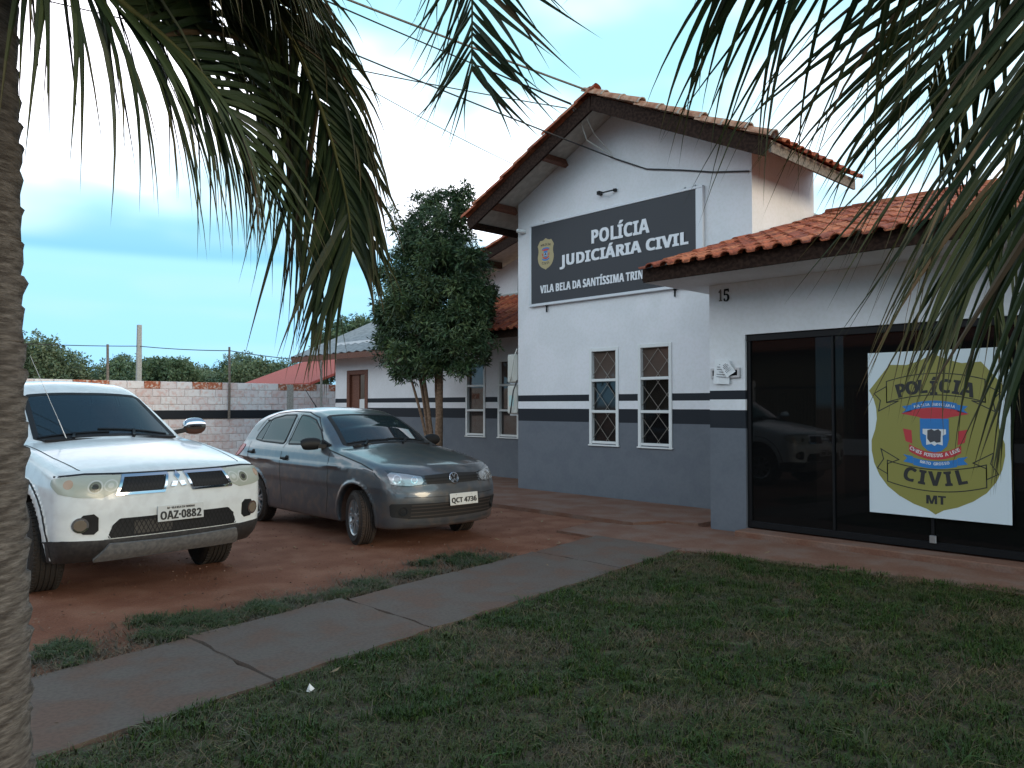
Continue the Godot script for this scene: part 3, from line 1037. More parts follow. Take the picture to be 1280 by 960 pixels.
	fr.box(Vector3(0.17, -0.0349, 0.0), Vector3(0.20, 0.0349, 0.03))
	part("frame", fr.mesh(), M.steel, lb)
	part("flap", box_at(Vector3(-0.17, -0.034, 0.0), Vector3(0.17, 0.034, 0.012)), M.black_metal, lb)
	var sheets := [[Vector3(-0.035, 0.015, 0.036), 0.21, 0.30, -0.07, "white printed notice sheet taped flat over the letter slot"], [Vector3(0.045, 0.055, 0.046), 0.13, 0.19, 0.62, "smaller notice sheet hanging askew with one corner folded over"]]
	for k in 2:
		var q: Array = sheets[k]
		var n := thing("notice_sheet", lb.position + q[0], q[4], "notice")
		n.rotation.z = q[3]
		var g := G.new()
		var cols := 6
		for i in cols:
			var xa: float = lerpf(-q[1] / 2, q[1] / 2, float(i) / cols)
			var xb: float = lerpf(-q[1] / 2, q[1] / 2, float(i + 1) / cols)
			var za := 0.010 * sin(i * 0.9) + (0.012 if i == 0 else 0.0)
			var zb := 0.010 * sin((i + 1) * 0.9)
			g.quad(Vector3(xa, -q[2] / 2, za), Vector3(xb, -q[2] / 2, zb), Vector3(xb, q[2] / 2, zb * 0.4), Vector3(xa, q[2] / 2, za * 0.4))
		part("sheet", g.mesh(), M.paper, n)
		var ink := G.new()
		for j in 6:
			var y: float = q[2] * (0.28 - j * 0.10)
			var wl: float = q[1] * (0.62 if j % 3 else 0.36)
			ink.box(Vector3(-wl / 2, y, 0.011), Vector3(wl / 2, y + q[2] * 0.022, 0.0125))
		part("print", ink.mesh(), plain(Color(0.12, 0.12, 0.13), 0.8), n)


# ---------------------------------------------------------------- yard wall and what stands beyond it

func yard_wall() -> void:
	var w := thing("boundary_wall", Vector3(-20.5, 0, 0), "whitewashed hollow-block boundary wall with a black stripe, bare bricks showing on top", "wall")
	var z0 := 0.4
	var z1 := -13.4
	part("core", box_at(Vector3(-0.17, 0, z1), Vector3(-0.012, 2.12, z0)), M.joint, w)
	var mesh := box_mesh(Vector3(0.20, 0.186, 0.385), 0.008)
	var low := []
	for k in 4:
		low.append(G.new())
	var r := RandomNumberGenerator.new()
	r.seed = 4
	for row in 11:
		var y := 0.10 + row * 0.197
		if row == 6:
			continue
		var n := int((z0 - z1) / 0.40)
		for k in n:
			var z := z0 - 0.2 - k * 0.40 - (0.2 if row % 2 else 0.0)
			if z < z1 + 0.1:
				continue
			var at := Transform3D(Basis(), Vector3(-0.092 + r.randf_range(-0.004, 0.004), y, z))
			var m: Material = M.blocks[r.randi() % 4]
			if row == 10 and r.randf() < 0.28:
				m = M.red_block
			elif row == 9 and r.randf() < 0.04:
				m = M.red_block
			if z < -4.3 and z > -12.3 and row > 3:
				part("block", mesh, m, w, at)
			else:
				append(low[r.randi() % 4], mesh, at, Color.WHITE)
	for k in 4:
		if low[k].v.size():
			var o := part("blocks", low[k].mesh(), M.blocks[k], w)
			o.set_meta("kind", "stuff")
	part("painted_stripe", box_at(Vector3(-0.19, 1.205, z1), Vector3(0.017, 1.43, z0), 0.004), M.stripe, w)
	part("pillar", box_at(Vector3(-0.20, 0, -10.86), Vector3(0.02, 2.14, -10.66), 0.01), M.concrete, w)


func crown(tree: Node3D, blobs: Array, count: int, leaf: Vector2, tones: Array, sd: int, per := 12, gap := -0.18) -> void:
	# leaves gathered in clumps: blobs are [centre, radii]; each clump sits near the skin of a blob
	var r := RandomNumberGenerator.new()
	r.seed = sd
	var g := G.new()
	for k in per:
		var dir := Vector3(r.randfn(), r.randfn() + 0.35, r.randfn()).normalized()
		var base := dir * r.randf_range(0.0, leaf.x * 0.8)
		var side := dir.cross(Vector3(r.randfn(), r.randfn(), r.randfn())).normalized()
		var nn := dir.cross(side)
		var tip := base + dir * leaf.x * r.randf_range(0.8, 1.2) + Vector3(0, -leaf.x * 0.2, 0)
		var mid := base.lerp(tip, 0.45)
		var sh := r.randf_range(0.75, 1.2)
		g.paint(grey(sh))
		g.tri_n(base, mid + side * leaf.y, tip, nn, (nn + side * 0.4).normalized(), nn)
		g.tri_n(base, tip, mid - side * leaf.y, nn, nn, (nn - side * 0.4).normalized())
	var mm := MultiMesh.new()
	mm.transform_format = MultiMesh.TRANSFORM_3D
	mm.use_colors = true
	mm.mesh = g.mesh()
	mm.instance_count = count
	var total := 0.0
	for b: Array in blobs:
		total += b[1].x * b[1].y + b[1].x * b[1].z
	var f := FastNoiseLite.new()
	f.seed = sd
	f.frequency = 1.4 / maxf(leaf.x * 8.0, 0.3)
	for k in count:
		var pick := r.randf() * total
		var b: Array = blobs[0]
		for q: Array in blobs:
			pick -= q[1].x * q[1].y + q[1].x * q[1].z
			b = q
			if pick <= 0.0:
				break
		var p := Vector3.ZERO
		for tries in 8:
			var d := Vector3(r.randfn(), r.randfn(), r.randfn()).normalized()
			p = b[0] + d * b[1] * pow(r.randf(), 0.42) * (1.0 + 0.25 * f.get_noise_3dv(d * 3.0 + b[0]))
			if f.get_noise_3dv(p) > gap:
				break
		var basis := Basis.from_euler(Vector3(r.randf_range(-0.7, 0.7), r.randf() * TAU, r.randf_range(-0.7, 0.7))) * Basis.from_scale(Vector3.ONE * r.randf_range(0.75, 1.3))
		mm.set_instance_transform(k, Transform3D(basis, p))
		var t: Color = tones[r.randi() % tones.size()]
		mm.set_instance_color(k, t * r.randf_range(0.8, 1.2))
	var o := MultiMeshInstance3D.new()
	o.multimesh = mm
	o.material_override = M.leaf
	o.name = "crown"
	tree.add_child(o, true)
	o.set_meta("kind", "stuff")


func wild_tree(at: Vector3, height: float, spread: float, label: String, tones: Array, sd: int, sparse := 1.0) -> void:
	var r := RandomNumberGenerator.new()
	r.seed = sd
	var t := thing("tree", at, label, "tree", "trees beyond the boundary wall")
	var blobs := []
	var n := 8
	var tr := G.new()
	tr.tube(PackedVector3Array([Vector3.ZERO, Vector3(0.08, height * 0.3, 0.05), Vector3(-0.05, height * 0.6, 0.0)]), PackedFloat32Array([0.16, 0.12, 0.07]), 8)
	for k in n:
		var a := TAU * k / n + r.randf_range(-0.4, 0.4)
		var rad := spread * r.randf_range(0.25, 0.75)
		var c := Vector3(cos(a) * rad, height * r.randf_range(0.55, 0.84), sin(a) * rad)
		blobs.append([c, Vector3(spread * 0.36, height * 0.17, spread * 0.36) * r.randf_range(0.75, 1.2)])
		tr.tube(PackedVector3Array([Vector3(0.06, height * r.randf_range(0.25, 0.45), 0), c * Vector3(0.5, 0.85, 0.5), c]), PackedFloat32Array([0.06, 0.04, 0.015]), 6)
	blobs.append([Vector3(0, height * 0.86, 0), Vector3(spread * 0.4, height * 0.14, spread * 0.4)])
	part("trunk", tr.mesh(), M.wild_bark, t)
	crown(t, blobs, int(1900 * sparse), Vector2(0.12, 0.028), tones, sd)


func background() -> void:
	var olive := [Color(0.13, 0.18, 0.095), Color(0.10, 0.155, 0.08), Color(0.155, 0.20, 0.11)]
	var deep := [Color(0.072, 0.125, 0.064), Color(0.09, 0.145, 0.07), Color(0.115, 0.165, 0.085)]
	var spots := [
		[Vector3(-30, 0, -6.6), 3.9, 2.1, "feathery pale green tree behind the wall, furthest left beside the palm trunk", olive, 0.6],
		[Vector3(-31, 0, -9.4), 3.15, 1.5, "dark round tree behind the concrete utility pole", deep, 1.0],
		[Vector3(-29, 0, -10.2), 3.25, 1.5, "broad dark tree just right of the concrete utility pole, beyond the wall", deep, 1.0],
		[Vector3(-33, 0, -13.6), 3.05, 1.9, "low olive bushy tree left of the right-hand fence post", olive, 1.0],
		[Vector3(-30, 0, -14.2), 3.25, 1.6, "round olive tree right behind the right-hand fence post", olive, 1.0],
		[Vector3(-34, 0, -17.6), 3.2, 2.0, "low bushy tree beyond the wall, between the right-hand post and the red roof", olive, 1.0],
		[Vector3(-28.5, 0, -15.4), 3.1, 1.5, "yellowish green shrubby tree above the red roof's left tip", [Color(0.10, 0.12, 0.04), Color(0.08, 0.10, 0.04)], 1.0],
		[Vector3(-27, 0, -17.0), 5.2, 2.4, "tall tree rising behind the grey ribbed roof of the left wing", deep, 1.6],
		[Vector3(-36, 0, -4.4), 3.3, 2.2, "dark tree beyond the wall, hidden behind the palm trunk", deep, 1.0],
	]
	for k in 6:
		spots.append([Vector3(-38 - (k % 2) * 2.0, 0, -7.0 - k * 2.6), 4.0 + 0.22 * sin(k * 2.0), 2.9, ["hazy low tree in the distant line, just right of the left post", "hazy low tree in the distant line behind the concrete pole", "hazy low tree in the distant line, right of the concrete pole", "hazy low tree in the distant line, midway between pole and right post", "hazy low tree in the distant line at the right post", "hazy low tree in the distant line, nearest the red roof"][k], olive if k % 2 else deep, 0.9])
	for k in spots.size():
		var s: Array = spots[k]
		wild_tree(s[0], s[1], s[2], s[3], s[4], 300 + k, s[5])
	# neighbour's red roof
	var h := thing("neighbor_house", Vector3(-23.6, 0, -13.6), "neighbour's low house with a bright red roof beyond the boundary wall", "house")
	part("wall", box_at(Vector3(-2.2, 0, -3.0), Vector3(2.2, 2.2, 1.4)), M.white_wall, h)
	var rg := G.new()
	rg.hexa([Vector3(-2.5, 2.15, 1.9), Vector3(2.5, 2.15, 1.9), Vector3(2.5, 3.30, -1.2), Vector3(-2.5, 3.30, -1.2), Vector3(-2.5, 2.23, 1.9), Vector3(2.5, 2.23, 1.9), Vector3(2.5, 3.38, -1.2), Vector3(-2.5, 3.38, -1.2)])
	rg.hexa([Vector3(-2.5, 3.30, -1.2), Vector3(2.5, 3.30, -1.2), Vector3(2.5, 2.15, -4.0), Vector3(-2.5, 2.15, -4.0), Vector3(-2.5, 3.38, -1.2), Vector3(2.5, 3.38, -1.2), Vector3(2.5, 2.23, -4.0), Vector3(-2.5, 2.23, -4.0)])
	part("roof", rg.mesh(), M.red_roof, h)
	# posts on the wall and the pole behind it
	var posts := [[-6.02, 3.05, "thin grey fence post on the wall, left of the concrete pole"], [-8.95, 3.12, "thin rusty fence post on the wall's face, right of the concrete pole"], [-11.7, 2.9, "short pale pipe post at the wall's end beside the left wing"]]
	for k in 3:
		var g := G.new()
		g.tube(PackedVector3Array([Vector3(0, 0, 0), Vector3(0.01, 1.0, 0), Vector3(0.0, posts[k][1] - 1.2, 0.01)]), PackedFloat32Array([0.035, 0.034, 0.03]), 8)
		var p := part("fence_post", g.mesh(), M.old_wood if k < 2 else M.concrete, self, Transform3D(Basis(), Vector3(-20.42 if k else -20.72, 1.2, posts[k][0])))
		tag(p, posts[k][2], "post", "posts along the boundary wall")
	var up := G.new()
	up.hexa([Vector3(-0.07, 0, 0.08), Vector3(0.07, 0, 0.08), Vector3(0.07, 0, -0.08), Vector3(-0.07, 0, -0.08), Vector3(-0.05, 3.9, 0.055), Vector3(0.05, 3.9, 0.055), Vector3(0.05, 3.9, -0.055), Vector3(-0.05, 3.9, -0.055)])
	tag(part("concrete_pole", up.mesh(), M.concrete, self, Transform3D(Basis(), Vector3(-24.0, 0, -7.81))), "tall pale concrete pole standing behind the boundary wall", "pole")
	var line := G.new()
	for q: Array in [[Vector3(-24.5, 3.25, -3.2), Vector3(-24.0, 3.28, -7.81), 0.05], [Vector3(-24.0, 3.28, -7.81), Vector3(-20.42, 3.02, -8.95), 0.03], [Vector3(-20.42, 3.02, -8.95), Vector3(-20.42, 2.85, -11.7), 0.04]]:
		line.tube(sag(q[0], q[1], q[2], 10), PackedFloat32Array([0.012]), 5)
	tag(part("fence_wire", line.mesh(), M.cable, self), "thin wire strung between the posts above the boundary wall", "wire")
	# service cables coming to the gable from the street pole
	var pole := G.new()
	pole.tube(PackedVector3Array([Vector3(0, 0, 0), Vector3(0, 9.2, 0)]), PackedFloat32Array([0.16, 0.10]), 14)
	var ap := Vector3(-7.99, 6.48, GZ + 0.72)
	var ends := [[ap, Vector3(-9.344, 7.239, -5.912), 0.017, "thick brown service cable running down to the gable's apex", 0.0],
		[Vector3(-8.35, 6.36, GZ + 0.70), Vector3(-9.568, 7.239, -5.676), 0.009, "twin thin cable reaching the gable just below its apex", 0.03],
		[Vector3(-8.03, 5.57, GZ + 0.03), Vector3(-9.541, 6.655, -5.728), 0.012, "dark cable that crosses the verge and runs on along the gable wall", 0.0],
		[Vector3(-8.46, 6.34, GZ + 0.70), Vector3(-9.50, 6.408, -5.781), 0.009, "flattest of the thin cables to the gable, under the twin cable", 0.02],
		[Vector3(-10.2, 6.15, GZ + 1.0), Vector3(-9.502, 6.296, -5.783), 0.006, "lowest and thinnest wire, passing in front of the sky left of the gable", 0.0]]
	for k in ends.size():
		var e: Array = ends[k]
		var a: Vector3 = e[0]
		var b: Vector3 = e[1]
		var far := a + (b - a) * (2.6 if k != 4 else 1.8)
		if k == 4:
			a = a - (b - a) * 0.9
		var g := G.new()
		g.tube(sag(a, far, 0.06 + 0.02 * k, 16), PackedFloat32Array([e[2]]), 5)
		if k == 1:
			g.tube(sag(a + Vector3(0, 0.02, 0.02), far + Vector3(0.06, 0.1, 0), 0.14, 16), PackedFloat32Array([e[2]]), 5)
		if k == 2:
			g.tube(PackedVector3Array([a, Vector3(-7.4, 5.26, GZ + 0.02), Vector3(-6.75, 5.10, GZ + 0.02), Vector3(-6.2, 4.95, GZ + 0.02), Vector3(-5.63, 4.84, GZ + 0.02)]), PackedFloat32Array([e[2]]), 5)
		tag(part("service_cable", g.mesh(), M.old_wood if k == 0 else M.cable, self), e[3], "cable", "cables to the gable")
	# loose tangle of wire under the apex
	var lo := G.new()
	lo.tube(PackedVector3Array([Vector3(-8.35, 6.30, GZ + 0.68), Vector3(-8.28, 6.05, GZ + 0.55), Vector3(-8.30, 5.85, GZ + 0.4), Vector3(-8.15, 5.70, GZ + 0.2), Vector3(-8.05, 5.60, GZ + 0.04)]), PackedFloat32Array([0.010]), 5)
	lo.tube(PackedVector3Array([Vector3(-8.33, 6.32, GZ + 0.68), Vector3(-8.12, 6.12, GZ + 0.62), Vector3(-8.18, 5.92, GZ + 0.35), Vector3(-8.07, 5.66, GZ + 0.06)]), PackedFloat32Array([0.007]), 5)
	tag(part("loose_cable", lo.mesh(), M.cream, self), "loose pale cable ends looped under the gable's apex", "cable")


func sag(a: Vector3, b: Vector3, amount: float, n: int) -> PackedVector3Array:
	var out := PackedVector3Array()
	for k in n + 1:
		var t := float(k) / n
		out.append(a.lerp(b, t) - Vector3(0, amount * 4.0 * t * (1.0 - t), 0))
	return out


# ---------------------------------------------------------------- sign and poster

func arc_band(cx: float, cy: float, half: float, rise: float, thick: float, n := 14) -> PackedVector2Array:
	# a ribbon between two parallel curves; rise > 0 bows up in the middle
	var out := PackedVector2Array()
	for k in n + 1:
		var t := -1.0 + 2.0 * k / n
		out.append(Vector2(cx + t * half, cy + thick * 0.5 + rise * (1.0 - t * t)))
	for k in n + 1:
		var t := 1.0 - 2.0 * k / n
		out.append(Vector2(cx + t * half, cy - thick * 0.5 + rise * (1.0 - t * t)))
	return out


func arc_text(text: String, cx: float, cy: float, half: float, rise: float, h: float, m: Material, parent: Node3D, z: float) -> void:
	# letters set one by one along a bowed ribbon
	var g := holder("lettering", parent)
	var f := SystemFont.new()
	f.font_names = PackedStringArray(["Droid Sans"])
	f.font_weight = 700
	var n := text.length()
	for k in n:
		if text[k] == " ":
			continue
		var t := -1.0 + 2.0 * (k + 0.5) / n
		var tm := TextMesh.new()
		tm.font = f
		tm.text = text[k]
		tm.font_size = 32
		tm.pixel_size = 0.01
		tm.depth = 0.02
		tm.curve_step = 2.0
		var b := tm.get_aabb()
		var s := h / 0.235
		var o := part("letter", fattened(tm, 0.03 if h > 0.05 else 0.0), m, g)
		o.rotation.z = atan(-2.0 * rise * t / half)
		o.scale = Vector3(s, s, 0.05)
		o.position = Vector3(cx + t * half, cy + rise * (1.0 - t * t), z) - o.basis * Vector3(b.position.x + b.size.x / 2, b.position.y + b.size.y / 2, 0)


func crest(parent: Node3D, w: float, h: float, detail: bool) -> void:
	# a police shield w by h around the parent's origin, printed flat: every colour a thin film above the last
	var gold := plain(Color(0.27, 0.245, 0.055), 0.5) if detail else plain(Color(0.42, 0.33, 0.16), 0.5)
	var ink := plain(Color(0.02, 0.02, 0.02), 0.6)
	var blue := plain(Color(0.02, 0.18, 0.48), 0.5)
	var red := plain(Color(0.50, 0.035, 0.045), 0.5)
	var white := plain(Color(0.7, 0.7, 0.7), 0.5)
	var half := [Vector2(0, 0.5), Vector2(0.10, 0.46), Vector2(0.20, 0.435), Vector2(0.335, 0.44), Vector2(0.41, 0.365), Vector2(0.5, 0.275), Vector2(0.465, 0.22), Vector2(0.445, 0.16), Vector2(0.44, 0.09), Vector2(0.455, 0.02), Vector2(0.485, -0.05), Vector2(0.485, -0.12), Vector2(0.465, -0.20), Vector2(0.425, -0.275), Vector2(0.36, -0.345), Vector2(0.27, -0.40), Vector2(0.16, -0.445), Vector2(0.06, -0.470), Vector2(0.0, -0.5)]
	var outline := PackedVector2Array()
	for p: Vector2 in half:
		outline.append(p * Vector2(w, h))
	for k in range(half.size() - 2, 0, -1):
		outline.append(Vector2(-half[k].x * w, half[k].y * h))
	var z := 0.0
	var film := 0.0012
	var put := func(called: String, polys: Array, m: Material, level: int) -> void:
		var g := G.new()
		for p: PackedVector2Array in polys:
			g.prism(p, z + film * level + 0.0002, z + film * (level + 1))
		part(called, g.mesh(), m, parent)
	put.call("shield", [outline], gold, 0)
	var sc := func(pts: Array) -> PackedVector2Array:
		var o := PackedVector2Array()
		for p: Vector2 in pts:
			o.append(p * Vector2(w, h))
		return o
	var lines := []
	var trace := func(poly: PackedVector2Array, t: float) -> void:
		var closed := poly.duplicate()
		closed.append(poly[0])
		for k in closed.size() - 1:
			var a: Vector2 = closed[k]
			var b: Vector2 = closed[k + 1]
			var s := (b - a).normalized() * t * 0.5
			var q := s.orthogonal()
			lines.append(PackedVector2Array([a - s - q, b + s - q, b + s + q, a - s + q]))
	var lw := 0.0075 * w
	var top := arc_band(0.0, 0.265 * h, 0.36 * w, 0.045 * h, 0.135 * h)
	var bot := arc_band(0.0, -0.245 * h, 0.36 * w, -0.045 * h, 0.135 * h)
	if detail:
		trace.call(top, lw)
		trace.call(bot, lw)
		for s: float in [-1.0, 1.0]:
			trace.call(sc.call([Vector2(s * 0.36, 0.30), Vector2(s * 0.46, 0.255), Vector2(s * 0.41, 0.21), Vector2(s * 0.425, 0.14), Vector2(s * 0.27, 0.205), Vector2(s * 0.36, 0.195)]), lw)
			trace.call(sc.call([Vector2(s * 0.36, -0.20), Vector2(s * 0.27, -0.17), Vector2(s * 0.41, -0.105), Vector2(s * 0.39, -0.17), Vector2(s * 0.44, -0.23), Vector2(s * 0.36, -0.265)]), lw)
		put.call("ribbon_outline", lines, ink, 1)
	var ribbon := func(cx: float, cy: float, hw: float, rise: float, t: float) -> Array:
		var out := [arc_band(cx * w, cy * h, hw * w, rise * h, t * h)]
		for s: float in [-1.0, 1.0]:
			var dy := -0.018 if rise > 0 else 0.018
			out.append(sc.call([Vector2(cx + s * hw * 1.01, cy + t * 0.5 + dy * 0.4), Vector2(cx + s * (hw + 0.075), cy + t * 0.5 + dy), Vector2(cx + s * (hw + 0.045), cy + dy), Vector2(cx + s * (hw + 0.075), cy - t * 0.5 + dy), Vector2(cx + s * hw * 1.01, cy - t * 0.5 + dy * 0.4)]))
		return out
	put.call("blue_ribbon", ribbon.call(0.0, 0.168, 0.165, 0.018, 0.042) + ribbon.call(0.0, -0.175, 0.16, -0.018, 0.046), blue, 1)
	put.call("red_band", [sc.call([Vector2(-0.25, 0.125), Vector2(-0.14, 0.155), Vector2(0.0, 0.165), Vector2(0.14, 0.155), Vector2(0.25, 0.125), Vector2(0.12, 0.105), Vector2(0.05, 0.085), Vector2(-0.05, 0.085), Vector2(-0.12, 0.105)]), arc_band(0.0, -0.09 * h, 0.19 * w, -0.048 * h, 0.046 * h), sc.call([Vector2(-0.235, 0.03), Vector2(-0.17, 0.02), Vector2(-0.165, -0.065), Vector2(-0.215, -0.05)]), sc.call([Vector2(0.235, 0.03), Vector2(0.17, 0.02), Vector2(0.165, -0.065), Vector2(0.215, -0.05)])], red, 1)
	put.call("blue_shield", [sc.call([Vector2(-0.105, 0.095), Vector2(0.105, 0.095), Vector2(0.105, -0.03), Vector2(0.09, -0.075), Vector2(0.05, -0.105), Vector2(0.0, -0.115), Vector2(-0.05, -0.105), Vector2(-0.09, -0.075), Vector2(-0.105, -0.03)])], blue, 2)
	put.call("white_field", [sc.call([Vector2(-0.085, 0.03), Vector2(0.085, 0.03), Vector2(0.085, 0.0), Vector2(0.06, -0.01), Vector2(0.06, -0.07), Vector2(0.02, -0.062), Vector2(0.0, -0.075), Vector2(-0.02, -0.062), Vector2(-0.06, -0.07), Vector2(-0.06, -0.01), Vector2(-0.085, 0.0)])], white, 3)
	put.call("inner_emblem", [sc.call([Vector2(-0.05, 0.022), Vector2(-0.02, 0.03), Vector2(0.0, 0.02), Vector2(0.03, 0.03), Vector2(0.05, 0.015), Vector2(0.045, -0.05), Vector2(0.015, -0.055), Vector2(0.0, -0.045), Vector2(-0.03, -0.055), Vector2(-0.052, -0.03)])], plain(Color(0.06, 0.06, 0.07), 0.6), 4)
	if detail:
		arc_text("POLÍCIA", 0.0, 0.265 * h, 0.285 * w, 0.035 * h, 0.085 * h, ink, parent, z + film * 2)
		arc_text("CIVIL", 0.0, -0.248 * h, 0.235 * w, -0.03 * h, 0.088 * h, ink, parent, z + film * 2)
		lettering("MT", 0.14 * w, 0.052 * h, 0.001, ink, parent, Vector3(-0.065 * w, -0.435 * h, z + film * 1.2))
		arc_text("POLÍCIA JUDICIÁRIA", 0.0, 0.168 * h, 0.15 * w, 0.016 * h, 0.016 * h, white, parent, z + film * 2)
		arc_text("MATO GROSSO", 0.0, -0.175 * h, 0.105 * w, -0.011 * h, 0.018 * h, white, parent, z + film * 2)
		arc_text("OMNIS POTESTAS A LEGE", 0.0, -0.09 * h, 0.18 * w, -0.044 * h, 0.022 * h, white, parent, z + film * 2)
	else:
		arc_text("POLÍCIA", 0.0, 0.27 * h, 0.30 * w, 0.03 * h, 0.075 * h, ink, parent, z + film * 2)
		arc_text("CIVIL", 0.0, -0.27 * h, 0.24 * w, -0.03 * h, 0.075 * h, ink, parent, z + film * 2)


func sign_board() -> void:
	var s := thing("station_sign", Vector3(-8.205, 4.06, GZ + 0.012), "large dark wall sign lettered POLÍCIA JUDICIÁRIA CIVIL in white, framed in aluminium", "sign")
	var x := 1.72
	var y := 0.695
	part("panel", box_at(Vector3(-x, -y, 0.0), Vector3(x, y, 0.035)), M.sign_dark, s)
	var f := G.new()
	f.box(Vector3(-x - 0.055, -y - 0.05, -0.004), Vector3(x + 0.125, -y - 0.001, 0.05), 0.006)
	f.box(Vector3(-x - 0.055, y + 0.001, -0.004), Vector3(x + 0.125, y + 0.04, 0.05), 0.006)
	f.box(Vector3(-x - 0.055, -y - 0.001, -0.004), Vector3(-x - 0.001, y + 0.001, 0.05), 0.006)
	f.box(Vector3(x + 0.001, -y - 0.001, -0.004), Vector3(x + 0.125, y + 0.001, 0.05), 0.006)
	part("frame", f.mesh(), plain(Color(0.62, 0.63, 0.65), 0.45, 0.15), s)
	var o := s.position
	lettering("POLÍCIA", 1.17, 0.285, 0.008, M.sign_white, s, Vector3(-8.50, 4.245, o.z) - o + Vector3(0, 0, 0.036))
	lettering("JUDICIÁRIA CIVIL", 2.60, 0.29, 0.008, M.sign_white, s, Vector3(-9.22, 3.905, o.z) - o + Vector3(0, 0, 0.036))
	lettering("VILA BELA DA SANTÍSSIMA TRINDADE", 2.64, 0.175, 0.006, M.sign_white, s, Vector3(-9.70, 3.535, o.z) - o + Vector3(0, 0, 0.036))
	var em := holder("emblem", s)
	em.position = Vector3(-9.57, 4.225, o.z) - o + Vector3(0, 0, 0.036)
	crest(em, 0.40, 0.56, false)
	for xx: float in [-1.36, 1.33]:
		var g := G.new()
		g.bar(Vector3(xx, -y - 0.05, 0.02), Vector3(xx, -y - 0.17, 0.02), 0.02, 0.02, Vector3(0, 0, 1))
		g.bar(Vector3(xx, -y - 0.06, -0.01), Vector3(xx, -y - 0.06, 0.05), 0.02, 0.02)
		part("bracket", g.mesh(), M.black_metal, s)
	for xx: float in [-1.45, 1.5, 1.68]:
		var g := G.new()
		g.lathe(PackedVector2Array([Vector2(0.014, -0.012), Vector2(0.014, 0.012), Vector2(0.0, 0.016)]), 8, Transform3D(Basis(), Vector3(xx, y + 0.075, 0.0)))
		part("bolt", g.mesh(), M.steel, s)


func poster() -> void:
	var p := thing("shield_banner", Vector3(-2.80, 1.265, WZ - 0.012), "white banner with an olive police shield on the glass front, reading POLÍCIA CIVIL MT", "banner")
	part("sheet", box_at(Vector3(-0.66, -0.845, 0.0), Vector3(0.66, 0.845, 0.004)), plain(Color(0.66, 0.72, 0.74), 0.55), p)
	var em := holder("shield_print", p)
	em.position = Vector3(-0.01, 0.0, 0.0042)
	crest(em, 1.28, 1.62, true)


# ---------------------------------------------------------------- cars: each body is an implicit solid, meshed finely, and panels are laid on its skin

func smax(a: float, b: float, k: float) -> float:
	var h := maxf(k - absf(a - b), 0.0) / k
	return maxf(a, b) + h * h * k * 0.25


func smin(a: float, b: float, k: float) -> float:
	var h := maxf(k - absf(a - b), 0.0) / k
	return minf(a, b) - h * h * k * 0.25


class Profile:
	# smooth curve through (x, value) pairs, tabulated every centimetre
	var t := PackedFloat32Array()
	var x0 := 0.0
	func _init(pts: Array) -> void:
		pts.sort_custom(func(a: Vector2, b: Vector2) -> bool: return a.x < b.x)
		x0 = pts[0].x
		var n := int((pts[-1].x - x0) * 100.0) + 2
		var k := 0
		for i in n:
			var x := x0 + i * 0.01
			while k < pts.size() - 2 and x > pts[k + 1].x:
				k += 1
			var a: Vector2 = pts[k]
			var b: Vector2 = pts[k + 1]
			var ma := slope(pts, k)
			var mb := slope(pts, k + 1)
			var w := b.x - a.x
			var u := clampf((x - a.x) / w, 0.0, 1.0)
			var u2 := u * u
			var u3 := u2 * u
			t.append((2 * u3 - 3 * u2 + 1) * a.y + (u3 - 2 * u2 + u) * w * ma + (-2 * u3 + 3 * u2) * b.y + (u3 - u2) * w * mb)
	func slope(pts: Array, k: int) -> float:
		if k == 0:
			return (pts[1].y - pts[0].y) / (pts[1].x - pts[0].x)
		if k == pts.size() - 1:
			return (pts[k].y - pts[k - 1].y) / (pts[k].x - pts[k - 1].x)
		var s0: float = (pts[k].y - pts[k - 1].y) / (pts[k].x - pts[k - 1].x)
		var s1: float = (pts[k + 1].y - pts[k].y) / (pts[k + 1].x - pts[k].x)
		if s0 * s1 <= 0.0:
			return 0.0
		return 2.0 * s0 * s1 / (s0 + s1)
	func at(x: float) -> float:
		var f := (x - x0) * 100.0
		if f <= 0.0:
			return t[0]
		var i := int(f)
		if i >= t.size() - 1:
			return t[t.size() - 1]
		return lerpf(t[i], t[i + 1], f - i)


func grad(f: Callable, p: Vector3, d: float) -> Vector3:
	var e := 0.004
	return Vector3(f.call(p + Vector3(e, 0, 0)) - d, f.call(p + Vector3(0, e, 0)) - d, f.call(p + Vector3(0, 0, e)) - d) / e


